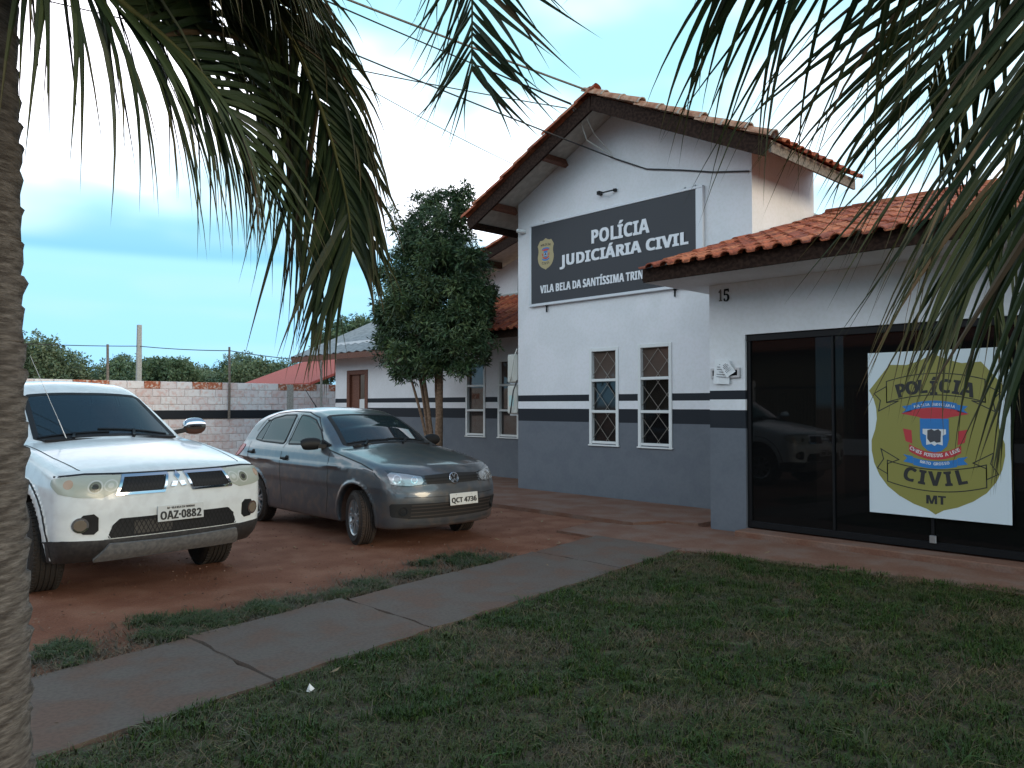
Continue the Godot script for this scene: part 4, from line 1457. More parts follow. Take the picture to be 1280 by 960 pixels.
func skin(f: Callable, lo: Vector3, hi: Vector3, cell: float, drop: Callable) -> ArrayMesh:
	# surface nets over z >= 0, mirrored; blocks far from the surface are skipped
	var nx := int(ceil((hi.x - lo.x) / cell))
	var ny := int(ceil((hi.y - lo.y) / cell))
	var nz := int(ceil((hi.z + cell * 1.5) / cell))
	var z0 := -cell * 1.5
	var blk := 5
	var vals := {}
	var sx := (ny + 2) * (nz + 2)
	var sy := nz + 2
	var vert := {}
	var pts := PackedVector3Array()
	var nrm := PackedVector3Array()
	var cells := PackedInt64Array()
	var r := cell * blk * 0.95
	for bx in range(0, nx, blk):
		for by in range(0, ny, blk):
			for bz in range(0, nz, blk):
				var mid := Vector3(lo.x + (bx + blk * 0.5) * cell, lo.y + (by + blk * 0.5) * cell, z0 + (bz + blk * 0.5) * cell)
				if absf(f.call(mid)) > r * 1.25:
					continue
				for ix in range(bx, mini(bx + blk, nx)):
					for iy in range(by, mini(by + blk, ny)):
						for iz in range(bz, mini(bz + blk, nz)):
							var neg := 0
							var cv := [0.0, 0.0, 0.0, 0.0, 0.0, 0.0, 0.0, 0.0]
							for q in 8:
								var jx := ix + (q & 1)
								var jy := iy + ((q >> 1) & 1)
								var jz := iz + (q >> 2)
								var key := jx * sx + jy * sy + jz
								var val: float
								if vals.has(key):
									val = vals[key]
								else:
									val = f.call(Vector3(lo.x + jx * cell, lo.y + jy * cell, z0 + jz * cell))
									vals[key] = val
								cv[q] = val
								if val < 0.0:
									neg += 1
							if neg == 0 or neg == 8:
								continue
							var sum := Vector3.ZERO
							var cnt := 0
							for q in 8:
								for ax in 3:
									var bit := 1 << ax
									if q & bit:
										continue
									var a: float = cv[q]
									var b: float = cv[q | bit]
									if (a < 0.0) != (b < 0.0):
										var t := a / (a - b)
										var p := Vector3(q & 1, (q >> 1) & 1, q >> 2)
										p[ax] += t
										sum += p
										cnt += 1
							var w := Vector3(lo.x, lo.y, z0) + (Vector3(ix, iy, iz) + sum / cnt) * cell
							var d: float = f.call(w)
							var gr := grad(f, w, d)
							var l := gr.length_squared()
							if l > 0.05:
								w -= gr * clampf(d / l, -cell * 0.6, cell * 0.6)
							d = f.call(w)
							gr = grad(f, w, d)
							if iz == 1:
								w.z = 0.0
								gr.z = 0.0
							vert[ix * sx + iy * sy + iz] = pts.size()
							pts.append(w)
							nrm.append(gr.normalized())
							cells.append(ix * sx + iy * sy + iz)
	var g := G.new()
	for c in cells:
		var iz := c % sy
		var iy := (c / sy) % (ny + 2)
		var ix := c / sx
		for ax in 3:
			var step: int = [sx, sy, 1][ax]
			var v0: float = vals.get(c, 9.0)
			var v1: float = vals.get(c + step, 9.0)
			if (v0 < 0.0) == (v1 < 0.0):
				continue
			var u: int = [sy, 1, sx][ax]
			var w: int = [1, sx, sy][ax]
			if not (vert.has(c - u) and vert.has(c - w) and vert.has(c - u - w)):
				continue
			var k := [vert[c], vert[c - u], vert[c - u - w], vert[c - w]]
			var ce: Vector3 = (pts[k[0]] + pts[k[1]] + pts[k[2]] + pts[k[3]]) / 4.0
			if ce.z < -cell * 0.3:
				continue
			if drop.call(ce):
				continue
			g.quad_n(pts[k[0]], pts[k[1]], pts[k[2]], pts[k[3]], nrm[k[0]], nrm[k[1]], nrm[k[2]], nrm[k[3]])
			if ce.z < cell * 0.3:
				continue
			var m := Vector3(1, 1, -1)
			g.quad_n(pts[k[0]] * m, pts[k[3]] * m, pts[k[2]] * m, pts[k[1]] * m, nrm[k[0]] * m, nrm[k[3]] * m, nrm[k[2]] * m, nrm[k[1]] * m)
	return g.mesh()


func rounded(pts: PackedVector2Array, r: float) -> PackedVector2Array:
	if r <= 0.0:
		return pts
	var a := Geometry2D.offset_polygon(pts, -r, Geometry2D.JOIN_MITER)
	if a.is_empty():
		return pts
	var b := Geometry2D.offset_polygon(a[0], r, Geometry2D.JOIN_ROUND)
	return b[0] if b.size() else pts


func flat_of(pts: Array, dir: Vector3) -> Array:
	# [points in the plane across dir, right, up]
	var right := dir.cross(Vector3.UP).normalized()
	var up := right.cross(dir).normalized()
	var out := PackedVector2Array()
	for p: Vector3 in pts:
		out.append(Vector2(p.dot(right), p.dot(up)))
	return [out, right, up]


var probe := 1.25   # how far out along a look the skin is searched from


func panel(g: G, f: Callable, polys: Array, dir: Vector3, right: Vector3, up: Vector3, lift: float, step: float, mirror := false, rim := true) -> void:
	# lays flat outlines on the skin of f, looking along dir; each piece stands proud by lift and has a rim down to the skin
	var cache := {}
	for poly: PackedVector2Array in polys:
		var lo := poly[0]
		var hi := poly[0]
		for p in poly:
			lo = lo.min(p)
			hi = hi.max(p)
		var hit := func(p: Vector2) -> Array:
			var key := Vector2i(roundi(p.x * 20000), roundi(p.y * 20000))
			if cache.has(key):
				return cache[key]
			var base := right * p.x + up * p.y
			var o := base - dir * (base.dot(dir)) 
			# start outside the body and march in
			var s := o - dir * 6.0
			var tmin := 6.0 - probe
			var t := tmin
			var d := 0.0
			for it in 60:
				d = f.call(s + dir * t)
				if d < 0.0006:
					break
				t += maxf(d * 0.8, 0.0004)
				if t > tmin + 4.0:
					break
			var q := s + dir * t
			var n := grad(f, q, f.call(q)).normalized()
			cache[key] = [q, n]
			return cache[key]
		var cols := int(ceil((hi.x - lo.x) / step))
		var rows := int(ceil((hi.y - lo.y) / step))
		for i in cols:
			for j in rows:
				var c := PackedVector2Array([lo + Vector2(i, j) * step, lo + Vector2(i + 1, j) * step, lo + Vector2(i + 1, j + 1) * step, lo + Vector2(i, j + 1) * step])
				for piece: PackedVector2Array in Geometry2D.intersect_polygons(c, poly):
					var idx := Geometry2D.triangulate_polygon(piece)
					for k in range(0, idx.size(), 3):
						var h := [hit.call(piece[idx[k]]), hit.call(piece[idx[k + 1]]), hit.call(piece[idx[k + 2]])]
						var ps := []
						for e: Array in h:
							ps.append(e[0] + e[1] * lift)
						g.tri_n(ps[0], ps[1], ps[2], h[0][1], h[1][1], h[2][1])
						if mirror:
							var m := Vector3(1, 1, -1)
							g.tri_n(ps[0] * m, ps[2] * m, ps[1] * m, h[0][1] * m, h[2][1] * m, h[1][1] * m)
		if rim and lift > 0.0:
			var n := poly.size()
			for k in n:
				var a := poly[k]
				var b := poly[(k + 1) % n]
				var pieces := maxi(1, int(a.distance_to(b) / step))
				for j in pieces:
					var ha: Array = hit.call(a.lerp(b, float(j) / pieces))
					var hb: Array = hit.call(a.lerp(b, float(j + 1) / pieces))
					var side := ((hb[0] - ha[0]) as Vector3).cross(ha[1]).normalized()
					g.quad_n(ha[0] - ha[1] * 0.003, hb[0] - hb[1] * 0.003, hb[0] + hb[1] * lift, ha[0] + ha[1] * lift, side, side, side, side)
					if mirror:
						var m := Vector3(1, 1, -1)
						g.quad_n((ha[0] - ha[1] * 0.003) * m, (hb[0] - hb[1] * 0.003) * m, (hb[0] + hb[1] * lift) * m, (ha[0] + ha[1] * lift) * m, side * m, side * m, side * m, side * m)


func patch(root: Node3D, called: String, f: Callable, pts: Array, dir: Vector3, lift: float, m: Material, round_by := 0.0, step := 0.05, mirror := false) -> MeshInstance3D:
	var fl := flat_of(pts, dir)
	var g := G.new()
	panel(g, f, [rounded(fl[0], round_by)], dir, fl[1], fl[2], lift, step, mirror)
	return part(called, g.mesh(), m, root)


func pair(root: Node3D, called: String, f: Callable, pts: Array, dir: Vector3, lift: float, m: Material, round_by := 0.0, step := 0.05) -> Array:
	# the same piece on both sides, each a part of its own
	var a := patch(root, called, f, pts, dir, lift, m, round_by, step)
	var q := []
	for p: Vector3 in pts:
		q.append(p * Vector3(1, 1, -1))
	q.reverse()
	var b := patch(root, called, f, q, dir * Vector3(1, 1, -1), lift, m, round_by, step)
	return [a, b]


func seam(g: G, f: Callable, pts: Array, dir: Vector3, width: float, lift: float, mirror: bool) -> void:
	var fl := flat_of(pts, dir)
	var lines := Geometry2D.offset_polyline(fl[0], width * 0.5, Geometry2D.JOIN_ROUND, Geometry2D.END_BUTT)
	panel(g, f, lines, dir, fl[1], fl[2], lift, 0.06, mirror, false)


func spot(root: Node3D, called: String, f: Callable, c: Vector3, dir: Vector3, r: float, lift: float, m: Material) -> void:
	# a round piece lying on the skin
	var right := dir.cross(Vector3.UP).normalized()
	var up := right.cross(dir).normalized()
	var pts := []
	for k in 20:
		pts.append(c + right * cos(TAU * k / 20.0) * r + up * sin(TAU * k / 20.0) * r)
	patch(root, called, f, pts, dir, lift, m, 0.0, 0.03)


func ring_patch(root: Node3D, called: String, f: Callable, pts: Array, dir: Vector3, width: float, lift: float, m: Material, round_by := 0.0) -> MeshInstance3D:
	# a frame: the outline less the same outline shrunk, cut into pieces without holes
	var fl := flat_of(pts, dir)
	var outer := rounded(fl[0], round_by)
	var closed := outer.duplicate()
	closed.append(outer[0])
	var g := G.new()
	var inner: PackedVector2Array = Geometry2D.offset_polygon(outer, -width, Geometry2D.JOIN_MITER)[0]
	var mid := Vector2.ZERO
	for p in outer:
		mid += p / outer.size()
	var half := PackedVector2Array([Vector2(mid.x - 4, mid.y), Vector2(mid.x + 4, mid.y), Vector2(mid.x + 4, mid.y + 4), Vector2(mid.x - 4, mid.y + 4)])
	var half2 := PackedVector2Array([Vector2(mid.x - 4, mid.y - 4), Vector2(mid.x + 4, mid.y - 4), Vector2(mid.x + 4, mid.y), Vector2(mid.x - 4, mid.y)])
	for hlf: PackedVector2Array in [half, half2]:
		for o: PackedVector2Array in Geometry2D.intersect_polygons(outer, hlf):
			panel(g, f, Geometry2D.clip_polygons(o, inner), dir, fl[1], fl[2], lift, 0.05)
	return part(called, g.mesh(), m, root)


func wheel(root: Node3D, at: Vector3, r: float, w: float, rim_r: float, spokes: int, side: float, steer: float, rim_m: Material, tyre_m: Material) -> void:
	var h := holder("wheel", root)
	h.position = at
	h.rotation.y = steer + (0.0 if side > 0 else PI)
	var hw := w * 0.5
	var t := G.new()
	var pr := PackedVector2Array([Vector2(rim_r - 0.01, hw - 0.03), Vector2(rim_r + 0.004, hw - 0.006), Vector2(rim_r + 0.03, hw + 0.004), Vector2((rim_r + r) * 0.5 + 0.01, hw + 0.012), Vector2(r - 0.035, hw + 0.002), Vector2(r - 0.012, hw - 0.014), Vector2(r - 0.002, hw - 0.035)])
	var prof := PackedVector2Array()
	for k in range(pr.size()):
		prof.append(Vector2(pr[pr.size() - 1 - k].x, -pr[pr.size() - 1 - k].y))
	prof.reverse()
	# from the inner bead over the tread, with four grooves, to the outer bead
	var full := PackedVector2Array()
	for k in pr.size():
		full.append(Vector2(pr[k].x, -pr[k].y))
	var lanes := 4
	for k in lanes:
		var z := lerpf(-hw + 0.035, hw - 0.035, (k + 0.8) / (lanes + 0.6))
		full.append(Vector2(r, z - 0.005))
		full.append(Vector2(r - 0.009, z - 0.004))
		full.append(Vector2(r - 0.009, z + 0.004))
		full.append(Vector2(r, z + 0.005))
	for k in range(pr.size() - 1, -1, -1):
		full.append(pr[k])
	t.lathe(full, 48)
	# tread blocks on the shoulders
	for k in 60:
		var a := TAU * k / 60.0
		for s: float in [-1.0, 1.0]:
			var b := Basis(Vector3(0, 0, 1), a)
			var tr := Transform3D(b, Vector3.ZERO)
			t.hexa([tr * Vector3(r - 0.02, -0.009, s * (hw - 0.030) - 0.016), tr * Vector3(r + 0.002, -0.009, s * (hw - 0.030) - 0.016), tr * Vector3(r + 0.002, 0.009, s * (hw - 0.030) - 0.016), tr * Vector3(r - 0.02, 0.009, s * (hw - 0.030) - 0.016), tr * Vector3(r - 0.02, -0.009, s * (hw - 0.030) + 0.016), tr * Vector3(r + 0.002, -0.009, s * (hw - 0.030) + 0.016), tr * Vector3(r + 0.002, 0.009, s * (hw - 0.030) + 0.016), tr * Vector3(r - 0.02, 0.009, s * (hw - 0.030) + 0.016)])
	part("tyre", t.mesh(), tyre_m, h)
	var g := G.new()
	g.lathe(PackedVector2Array([Vector2(rim_r - 0.03, -hw * 0.4), Vector2(rim_r - 0.025, hw - 0.035), Vector2(rim_r - 0.012, hw - 0.012), Vector2(rim_r + 0.003, hw - 0.004), Vector2(rim_r + 0.006, hw - 0.014)]), 40)
	g.lathe(PackedVector2Array([Vector2(0.085, hw - 0.07), Vector2(0.075, hw - 0.03), Vector2(0.04, hw - 0.02), Vector2(0.0, hw - 0.018)]), 24)
	for k in spokes:
		var a := TAU * (k + 0.25) / spokes
		for s: float in [-1.0, 1.0]:
			var off := s * TAU / spokes * 0.20
			var d0 := Vector3(cos(a), sin(a), 0) * 0.05
			var d1 := Vector3(cos(a + off), sin(a + off), 0) * (rim_r - 0.018)
			g.bar(d0 + Vector3(0, 0, hw - 0.032), d1 + Vector3(0, 0, hw - 0.022), 0.026, 0.022, Vector3(0, 0, 1))
	part("rim", g.mesh(), rim_m, h)
	var dk := G.new()
	dk.lathe(PackedVector2Array([Vector2(rim_r - 0.03, hw * 0.1), Vector2(0.0, hw * 0.1)]), 24)
	dk.lathe(PackedVector2Array([Vector2(0.13, hw * 0.25), Vector2(0.0, hw * 0.26)]), 24)
	part("brake", dk.mesh(), M.rubber_dark, h)


func plate(root: Node3D, at: Vector3, turn: float, lean: float, word: String, small: String) -> void:
	var h := holder("number_plate", root)
	h.position = at
	h.rotation = Vector3(0, turn, 0)
	h.rotate_object_local(Vector3.RIGHT, lean)
	part("plate", box_mesh(Vector3(0.40, 0.13, 0.006), 0.002), plain(Color(0.55, 0.56, 0.55), 0.5), h)
	var ink := plain(Color(0.02, 0.02, 0.02), 0.6)
	lettering(word, 0.355, 0.068, 0.003, ink, h, Vector3(-0.178, -0.050, 0.0032), true, false, "characters")
	if small:
		lettering(small, 0.24, 0.018, 0.002, ink, h, Vector3(-0.12, 0.034, 0.0032), true, false, "town_line")
	var f := G.new()
	for p: Vector2 in [Vector2(-0.11, 0.052), Vector2(0.11, 0.052), Vector2(-0.11, -0.054), Vector2(0.11, -0.054)]:
		f.lathe(PackedVector2Array([Vector2(0.006, 0.0), Vector2(0.005, 0.006), Vector2(0.0, 0.007)]), 8, Transform3D(Basis(), Vector3(p.x, p.y, 0.002)))
	part("screw", f.mesh(), M.steel, h)


func arch(p: Vector3, cx: float, cy: float, r: float, inner: float) -> float:
	# the hollow of a wheel housing
	var d := Vector2(p.x - cx, p.y - cy).length() - r
	return maxf(d, inner - absf(p.z))


func seats(root: Node3D, x: float, floor_y: float, top: float, spread: float) -> void:
	for s: float in [-1.0, 1.0]:
		var h := holder("seat", root)
		var g := G.new()
		g.box(Vector3(x - 0.12, floor_y, s * spread - 0.23), Vector3(x + 0.02, top - 0.16, s * spread + 0.23), 0.05)
		g.box(Vector3(x - 0.1, floor_y - 0.1, s * spread - 0.24), Vector3(x + 0.45, floor_y + 0.06, s * spread + 0.24), 0.05)
		part("backrest", g.mesh(), M.seat, h)
		part("headrest", box_at(Vector3(x - 0.10, top - 0.17, s * spread - 0.13), Vector3(x + 0.0, top + 0.04, s * spread + 0.13), 0.05), M.seat, h)


func wiper(root: Node3D, f: Callable, a: Vector3, b: Vector3, dir: Vector3, pivot: Vector3) -> void:
	var h := holder("wiper", root)
	var g := G.new()
	var fl := flat_of([a, b], dir)
	var lines := Geometry2D.offset_polyline(fl[0], 0.010, Geometry2D.JOIN_ROUND, Geometry2D.END_BUTT)
	panel(g, f, lines, dir, fl[1], fl[2], 0.016, 0.06)
	part("blade", g.mesh(), M.black_metal, h)
	var g2 := G.new()
	var fl2 := flat_of([pivot, a.lerp(b, 0.5)], dir)
	panel(g2, f, Geometry2D.offset_polyline(fl2[0], 0.012, Geometry2D.JOIN_ROUND, Geometry2D.END_BUTT), dir, fl2[1], fl2[2], 0.028, 0.06)
	part("arm", g2.mesh(), M.black_metal, h)


func car_materials() -> void:
	M.rubber = mottled(45, 0.4, 0.04, [Color(0.012, 0.011, 0.010), Color(0.032, 0.023, 0.018)], [0.35, 0.75], 0.9)
	M.red_rubber = mottled(46, 0.4, 0.04, [Color(0.020, 0.016, 0.014), Color(0.052, 0.034, 0.026)], [0.3, 0.7], 0.95)
	M.rubber_dark = plain(Color(0.02, 0.017, 0.015), 0.8)
	M.housing = plain(Color(0.030, 0.022, 0.018), 0.95)
	M.red_housing = plain(Color(0.10, 0.050, 0.033), 0.95)
	M.seat = plain(Color(0.022, 0.022, 0.024), 0.9)
	M.chrome = plain(Color(0.62, 0.63, 0.65), 0.08, 1.0)
	M.silver = plain(Color(0.42, 0.43, 0.44), 0.32, 0.85)
	M.white_car = mottled(47, 1.4, 0.02, [Color(0.64, 0.66, 0.66), Color(0.71, 0.74, 0.745)], [0.25, 0.6], 0.34)
	M.white_car.clearcoat_enabled = true
	M.white_car.clearcoat = 0.6
	M.white_car.clearcoat_roughness = 0.08
	# grey metallic paint under a thin veil of red dust that lies in patches
	M.grey_car = mottled(48, 1.7, 0.016, [Color(0.078, 0.086, 0.098), Color(0.092, 0.099, 0.109), Color(0.135, 0.116, 0.108)], [0.35, 0.55, 0.8], 0.34)
	M.grey_car.metallic = 0.45
	M.grey_car.clearcoat_enabled = true
	M.grey_car.clearcoat = 0.9
	M.grey_car.clearcoat_roughness = 0.07
	M.gap = plain(Color(0.008, 0.008, 0.009), 0.7)
	M.trim = plain(Color(0.012, 0.012, 0.013), 0.6, 0.0, 0.35)
	M.bumper_black = mottled(49, 0.7, 0.03, [Color(0.018, 0.018, 0.020), Color(0.040, 0.037, 0.036)], [0.3, 0.7], 0.6)
	M.skid = mottled(51, 0.7, 0.03, [Color(0.11, 0.115, 0.12), Color(0.19, 0.19, 0.19)], [0.3, 0.7], 0.5)
	M.lamp_old = plain(Color(0.37, 0.39, 0.33), 0.35)
	M.lamp_old.clearcoat_enabled = true
	M.lamp_old.clearcoat = 0.5
	M.lamp_old.clearcoat_roughness = 0.12
	M.lamp_clear = plain(Color(0.42, 0.43, 0.44), 0.16, 0.7)
	M.lamp_clear.clearcoat_enabled = true
	M.lamp_clear.clearcoat = 1.0
	M.lamp_clear.clearcoat_roughness = 0.02
	M.lamp_dark = plain(Color(0.05, 0.055, 0.06), 0.1, 0.3)
	M.lamp_dark.clearcoat_enabled = true
	M.lamp_dark.clearcoat = 1.0
	M.lamp_dark.clearcoat_roughness = 0.02
	M.lamp_ring = plain(Color(0.50, 0.51, 0.47), 0.45, 0.2)
	M.lamp_inner = plain(Color(0.16, 0.17, 0.13), 0.15)
	M.lamp_core = plain(Color(0.045, 0.045, 0.04), 0.1)
	M.lamp_fog = plain(Color(0.16, 0.13, 0.10), 0.12)
	M.bulb = plain(Color(0.75, 0.76, 0.74), 0.08, 0.95)
	M.amber = plain(Color(0.42, 0.30, 0.22), 0.2)
	M.windscreen = glass(Color(0.018, 0.030, 0.038), 0.72)
	M.tinted = plain(Color(0.008, 0.010, 0.011), 0.03)
	M.tail = plain(Color(0.35, 0.01, 0.01), 0.15)


func disc(p: Vector3, dir: Vector3, prof: PackedVector2Array, sides := 28) -> ArrayMesh:
	# a turned piece whose axis points out along dir
	var g := G.new()
	var z := dir.normalized()
	var x := Vector3.UP.cross(z).normalized()
	g.lathe(prof, sides, Transform3D(Basis(x, z.cross(x), z), p))
	return g.mesh()


func housing(root: Node3D, x: float, y: float, r: float, z0: float, z1: float, m: Material) -> void:
	for s: float in [-1.0, 1.0]:
		var g := G.new()
		for k in 24:
			var a0 := lerpf(-0.25, PI + 0.25, k / 24.0)
			var a1 := lerpf(-0.25, PI + 0.25, (k + 1) / 24.0)
			var p0 := Vector3(x + cos(a0) * r, y + sin(a0) * r, z0 * s)
			var p1 := Vector3(x + cos(a1) * r, y + sin(a1) * r, z0 * s)
			var across := Vector3(0, 0, (z1 - z0) * s)
			g.quad(p0, p1, p1 + across, p0 + across)
			g.tri(p0, p1, Vector3(x, y - 0.1, z0 * s))
		part("wheel_housing", g.mesh(), m, root)


var tk := {}


func truck_f(p: Vector3) -> float:
	var z := absf(p.z)
	var x := p.x
	var y := p.y
	var rf := Vector2(x, y - 0.40).length()
	var rr := Vector2(x + 3.0, y - 0.40).length()
	var flare := 0.020 * (1.0 - smoothstep(0.535, 0.565, minf(rf, rr)))
	var side: float = z - (tk.P.at(x) + tk.S.at(y) + flare)
	var zz := z / 0.85
	var bow := 0.135 * zz * zz * zz
	var front: float = (x - tk.F.at(y) + bow) * 0.93
	var rear := -x - 4.22 + 0.05 * zz * zz
	var top: float = (y - tk.T.at(x) + 0.055 * zz * zz) * 0.96
	var bot := (0.30 if x > 0.45 else 0.34) - y
	var low := smax(smax(side, top, 0.07), smax(front, rear, 0.02), 0.09)
	low = smax(low, bot, 0.03)
	var bed := maxf(maxf(absf(x + 3.48) - 0.64, z - 0.70), 0.72 - y)
	low = smax(low, -bed, 0.03)
	var gs := (z - (0.745 - (y - 1.2) * 0.34)) * 0.947
	var zr := z / 0.6
	var roof: float = y - tk.R.at(x) + 0.045 * zr * zr
	var ws := (x + 0.36 + 0.11 * zr * zr) * 0.52 + (y - 1.24) * 0.854
	var back := (-x - 2.74) * 0.96 + (y - 1.2) * 0.22
	var green := smax(smax(gs, roof, 0.10), smax(ws, back, 0.02), 0.05)
	green = maxf(green, 1.0 - y)
	var d := smin(low, green, 0.03)
	var w := minf(rf, rr) - 0.455
	w = maxf(w, 0.52 - z)
	d = smax(d, -w, 0.012)
	return d


func truck() -> void:
	car_materials()
	tk.P = Profile.new([Vector2(-4.25, 0.80), Vector2(-4.0, 0.86), Vector2(-2.8, 0.875), Vector2(-1.0, 0.875), Vector2(0.0, 0.89), Vector2(0.4, 0.895), Vector2(0.7, 0.885), Vector2(0.95, 0.86)])
	tk.S = Profile.new([Vector2(0.2, -0.09), Vector2(0.40, -0.03), Vector2(0.60, 0.0), Vector2(0.85, 0.0), Vector2(1.0, -0.02), Vector2(1.15, -0.05), Vector2(1.35, -0.10)])
	tk.T = Profile.new([Vector2(-4.25, 1.17), Vector2(-2.6, 1.20), Vector2(-1.0, 1.23), Vector2(-0.55, 1.255), Vector2(-0.3, 1.235), Vector2(0.2, 1.155), Vector2(0.55, 1.085), Vector2(0.75, 1.03), Vector2(0.85, 0.985), Vector2(0.95, 0.9)])
	tk.F = Profile.new([Vector2(0.2, 0.60), Vector2(0.30, 0.72), Vector2(0.40, 0.83), Vector2(0.48, 0.865), Vector2(0.58, 0.865), Vector2(0.70, 0.872), Vector2(0.82, 0.868), Vector2(0.90, 0.855), Vector2(0.98, 0.825), Vector2(1.04, 0.76), Vector2(1.12, 0.55), Vector2(1.3, 0.2)])
	tk.R = Profile.new([Vector2(-0.8, 1.56), Vector2(-1.0, 1.66), Vector2(-1.2, 1.745), Vector2(-1.45, 1.795), Vector2(-1.8, 1.81), Vector2(-2.2, 1.80), Vector2(-2.5, 1.76), Vector2(-2.7, 1.68), Vector2(-2.9, 1.5)])
	var t := thing("pickup_truck", Vector3(-7.62, 0, -2.43), "white double-cab pickup truck with yellowed headlights, plate OAZ 0882, nose towards the footpath", "pickup truck", "", 0.1155)
	var f := truck_f
	var wdir := -Vector3(0.52, 0.854, 0).normalized()
	# windscreen outline, used for the opening and for the pane
	var ws := [Vector3(-0.43, 1.265, -0.655), Vector3(-0.39, 1.275, -0.3), Vector3(-0.38, 1.275, 0.0), Vector3(-0.39, 1.275, 0.3), Vector3(-0.43, 1.265, 0.655), Vector3(-1.12, 1.655, 0.545), Vector3(-1.08, 1.675, 0.0), Vector3(-1.12, 1.655, -0.545)]
	var fl := flat_of(ws, wdir)
	var hole: PackedVector2Array = Geometry2D.offset_polygon(fl[0], -0.035)[0]
	var drop := func(c: Vector3) -> bool:
		return c.y > 1.2 and c.x > -1.3 and c.x < -0.3 and Geometry2D.is_point_in_polygon(Vector2(c.dot(fl[1]), c.dot(fl[2])), hole) and c.dot(-wdir) > 0.45
	part("body", skin(f, Vector3(-4.32, 0.22, 0), Vector3(1.0, 1.9, 1.0), 0.03, drop), M.white_car, t)
	patch(t, "windscreen", f, ws, wdir, 0.004, M.windscreen, 0.05, 0.06)
	ring_patch(t, "windscreen_border", f, ws, wdir, 0.045, 0.006, M.gap, 0.05)
	# cabin
	part("cabin_liner", box_at(Vector3(-2.6, 0.62, -0.66), Vector3(-2.55, 1.62, 0.66)), M.seat, t)
	var db := G.new()
	db.box(Vector3(-0.86, 0.9, -0.70), Vector3(-0.42, 1.205, 0.70), 0.05)
	part("dashboard", db.mesh(), M.seat, t)
	var sw := G.new()
	var ring := PackedVector3Array()
	for k in 25:
		var a := TAU * k / 24.0
		ring.append(Vector3(-0.95 + 0.07 * sin(a), 1.17 + 0.17 * sin(a), -0.36 + 0.185 * cos(a)))
	sw.tube(ring, PackedFloat32Array([0.014]), 6, false)
	part("steering_wheel", sw.mesh(), M.seat, t)
	seats(t, -1.42, 0.85, 1.56, 0.36)
	var lin := G.new()
	for s: float in [-1.0, 1.0]:
		lin.bar(Vector3(-0.75, 0.95, s * 0.70), Vector3(-2.6, 0.95, s * 0.70), 0.03, 0.5)
		lin.bar(Vector3(-1.05, 1.36, s * 0.56), Vector3(-2.6, 1.36, s * 0.56), 0.02, 0.36)
	lin.box(Vector3(-2.55, 1.68, -0.52), Vector3(-1.3, 1.70, 0.52))
	lin.box(Vector3(-2.6, 0.55, -0.7), Vector3(-0.5, 0.6, 0.7))
	part("door_lining", lin.mesh(), M.seat, t)
	# wipers
	wiper(t, f, Vector3(-0.47, 1.292, 0.62), Vector3(-0.44, 1.31, 0.02), wdir, Vector3(-0.36, 1.26, 0.36))
	wiper(t, f, Vector3(-0.50, 1.315, 0.10), Vector3(-0.47, 1.285, -0.55), wdir, Vector3(-0.36, 1.26, -0.18))
	part("cowl", box_at(Vector3(-0.44, 1.225, -0.60), Vector3(-0.36, 1.25, 0.60), 0.006), M.trim, t)
	# grille: two meshed openings in bright frames
	var look := Vector3(-1, 0, 0)
	for s: float in [1.0, -1.0]:
		var op := [Vector3(0, 0.965, s * 0.085), Vector3(0, 0.850, s * 0.135), Vector3(0, 0.850, s * 0.485), Vector3(0, 0.965, s * 0.425)]
		patch(t, "grille_opening", f, op, look, 0.002, M.gap, 0.012)
		ring_patch(t, "grille_frame", f, [Vector3(0, 0.985, s * 0.062), Vector3(0, 0.832, s * 0.118), Vector3(0, 0.832, s * 0.512), Vector3(0, 0.985, s * 0.435)], look, 0.020, 0.014, M.chrome, 0.008)
		var mesh := G.new()
		var fo := flat_of(op, look)
		var lines := []
		for k in range(-4, 26):
			for q: float in [-1.0, 1.0]:
				var a := Vector2(fo[0][0].x + (k * 0.030 - 0.2) * (-s if s > 0 else 1.0), 0.84)
				for pl: PackedVector2Array in Geometry2D.intersect_polyline_with_polygon(PackedVector2Array([a, a + Vector2(q * 0.07, 0.14)]), fo[0]):
					lines.append_array(Geometry2D.offset_polyline(pl, 0.0022, Geometry2D.JOIN_MITER, Geometry2D.END_BUTT))
		panel(mesh, f, lines, look, fo[1], fo[2], 0.006, 0.08, false, false)
		part("grille_mesh", mesh.mesh(), M.trim, t)
	var em := G.new()
	var fe := flat_of([Vector3(0, 0.915, 0)], look)
	var rh := []
	for k in 3:
		var a := PI / 2 + TAU * k / 3.0
		var c := Vector2(0, 0.912)
		var u := Vector2(cos(a), sin(a)) * 0.080
		var v := u.orthogonal() * 0.30
		rh.append(PackedVector2Array([c + u * 0.06, c + u * 0.53 + v, c + u, c + u * 0.53 - v]))
	panel(em, f, rh, look, fe[1], fe[2], 0.018, 0.03)
	part("emblem", em.mesh(), M.chrome, t)
	# lights
	var hd := Vector3(-0.80, 0, -0.60).normalized()
	var hl := [Vector3(0.84, 0.985, 0.445), Vector3(0.845, 0.86, 0.51), Vector3(0.83, 0.822, 0.60), Vector3(0.76, 0.830, 0.74), Vector3(0.66, 0.862, 0.85), Vector3(0.58, 0.93, 0.895), Vector3(0.60, 0.975, 0.885), Vector3(0.74, 0.992, 0.72)]
	pair(t, "headlight", f, hl, hd, 0.006, M.lamp_old, 0.015, 0.03)
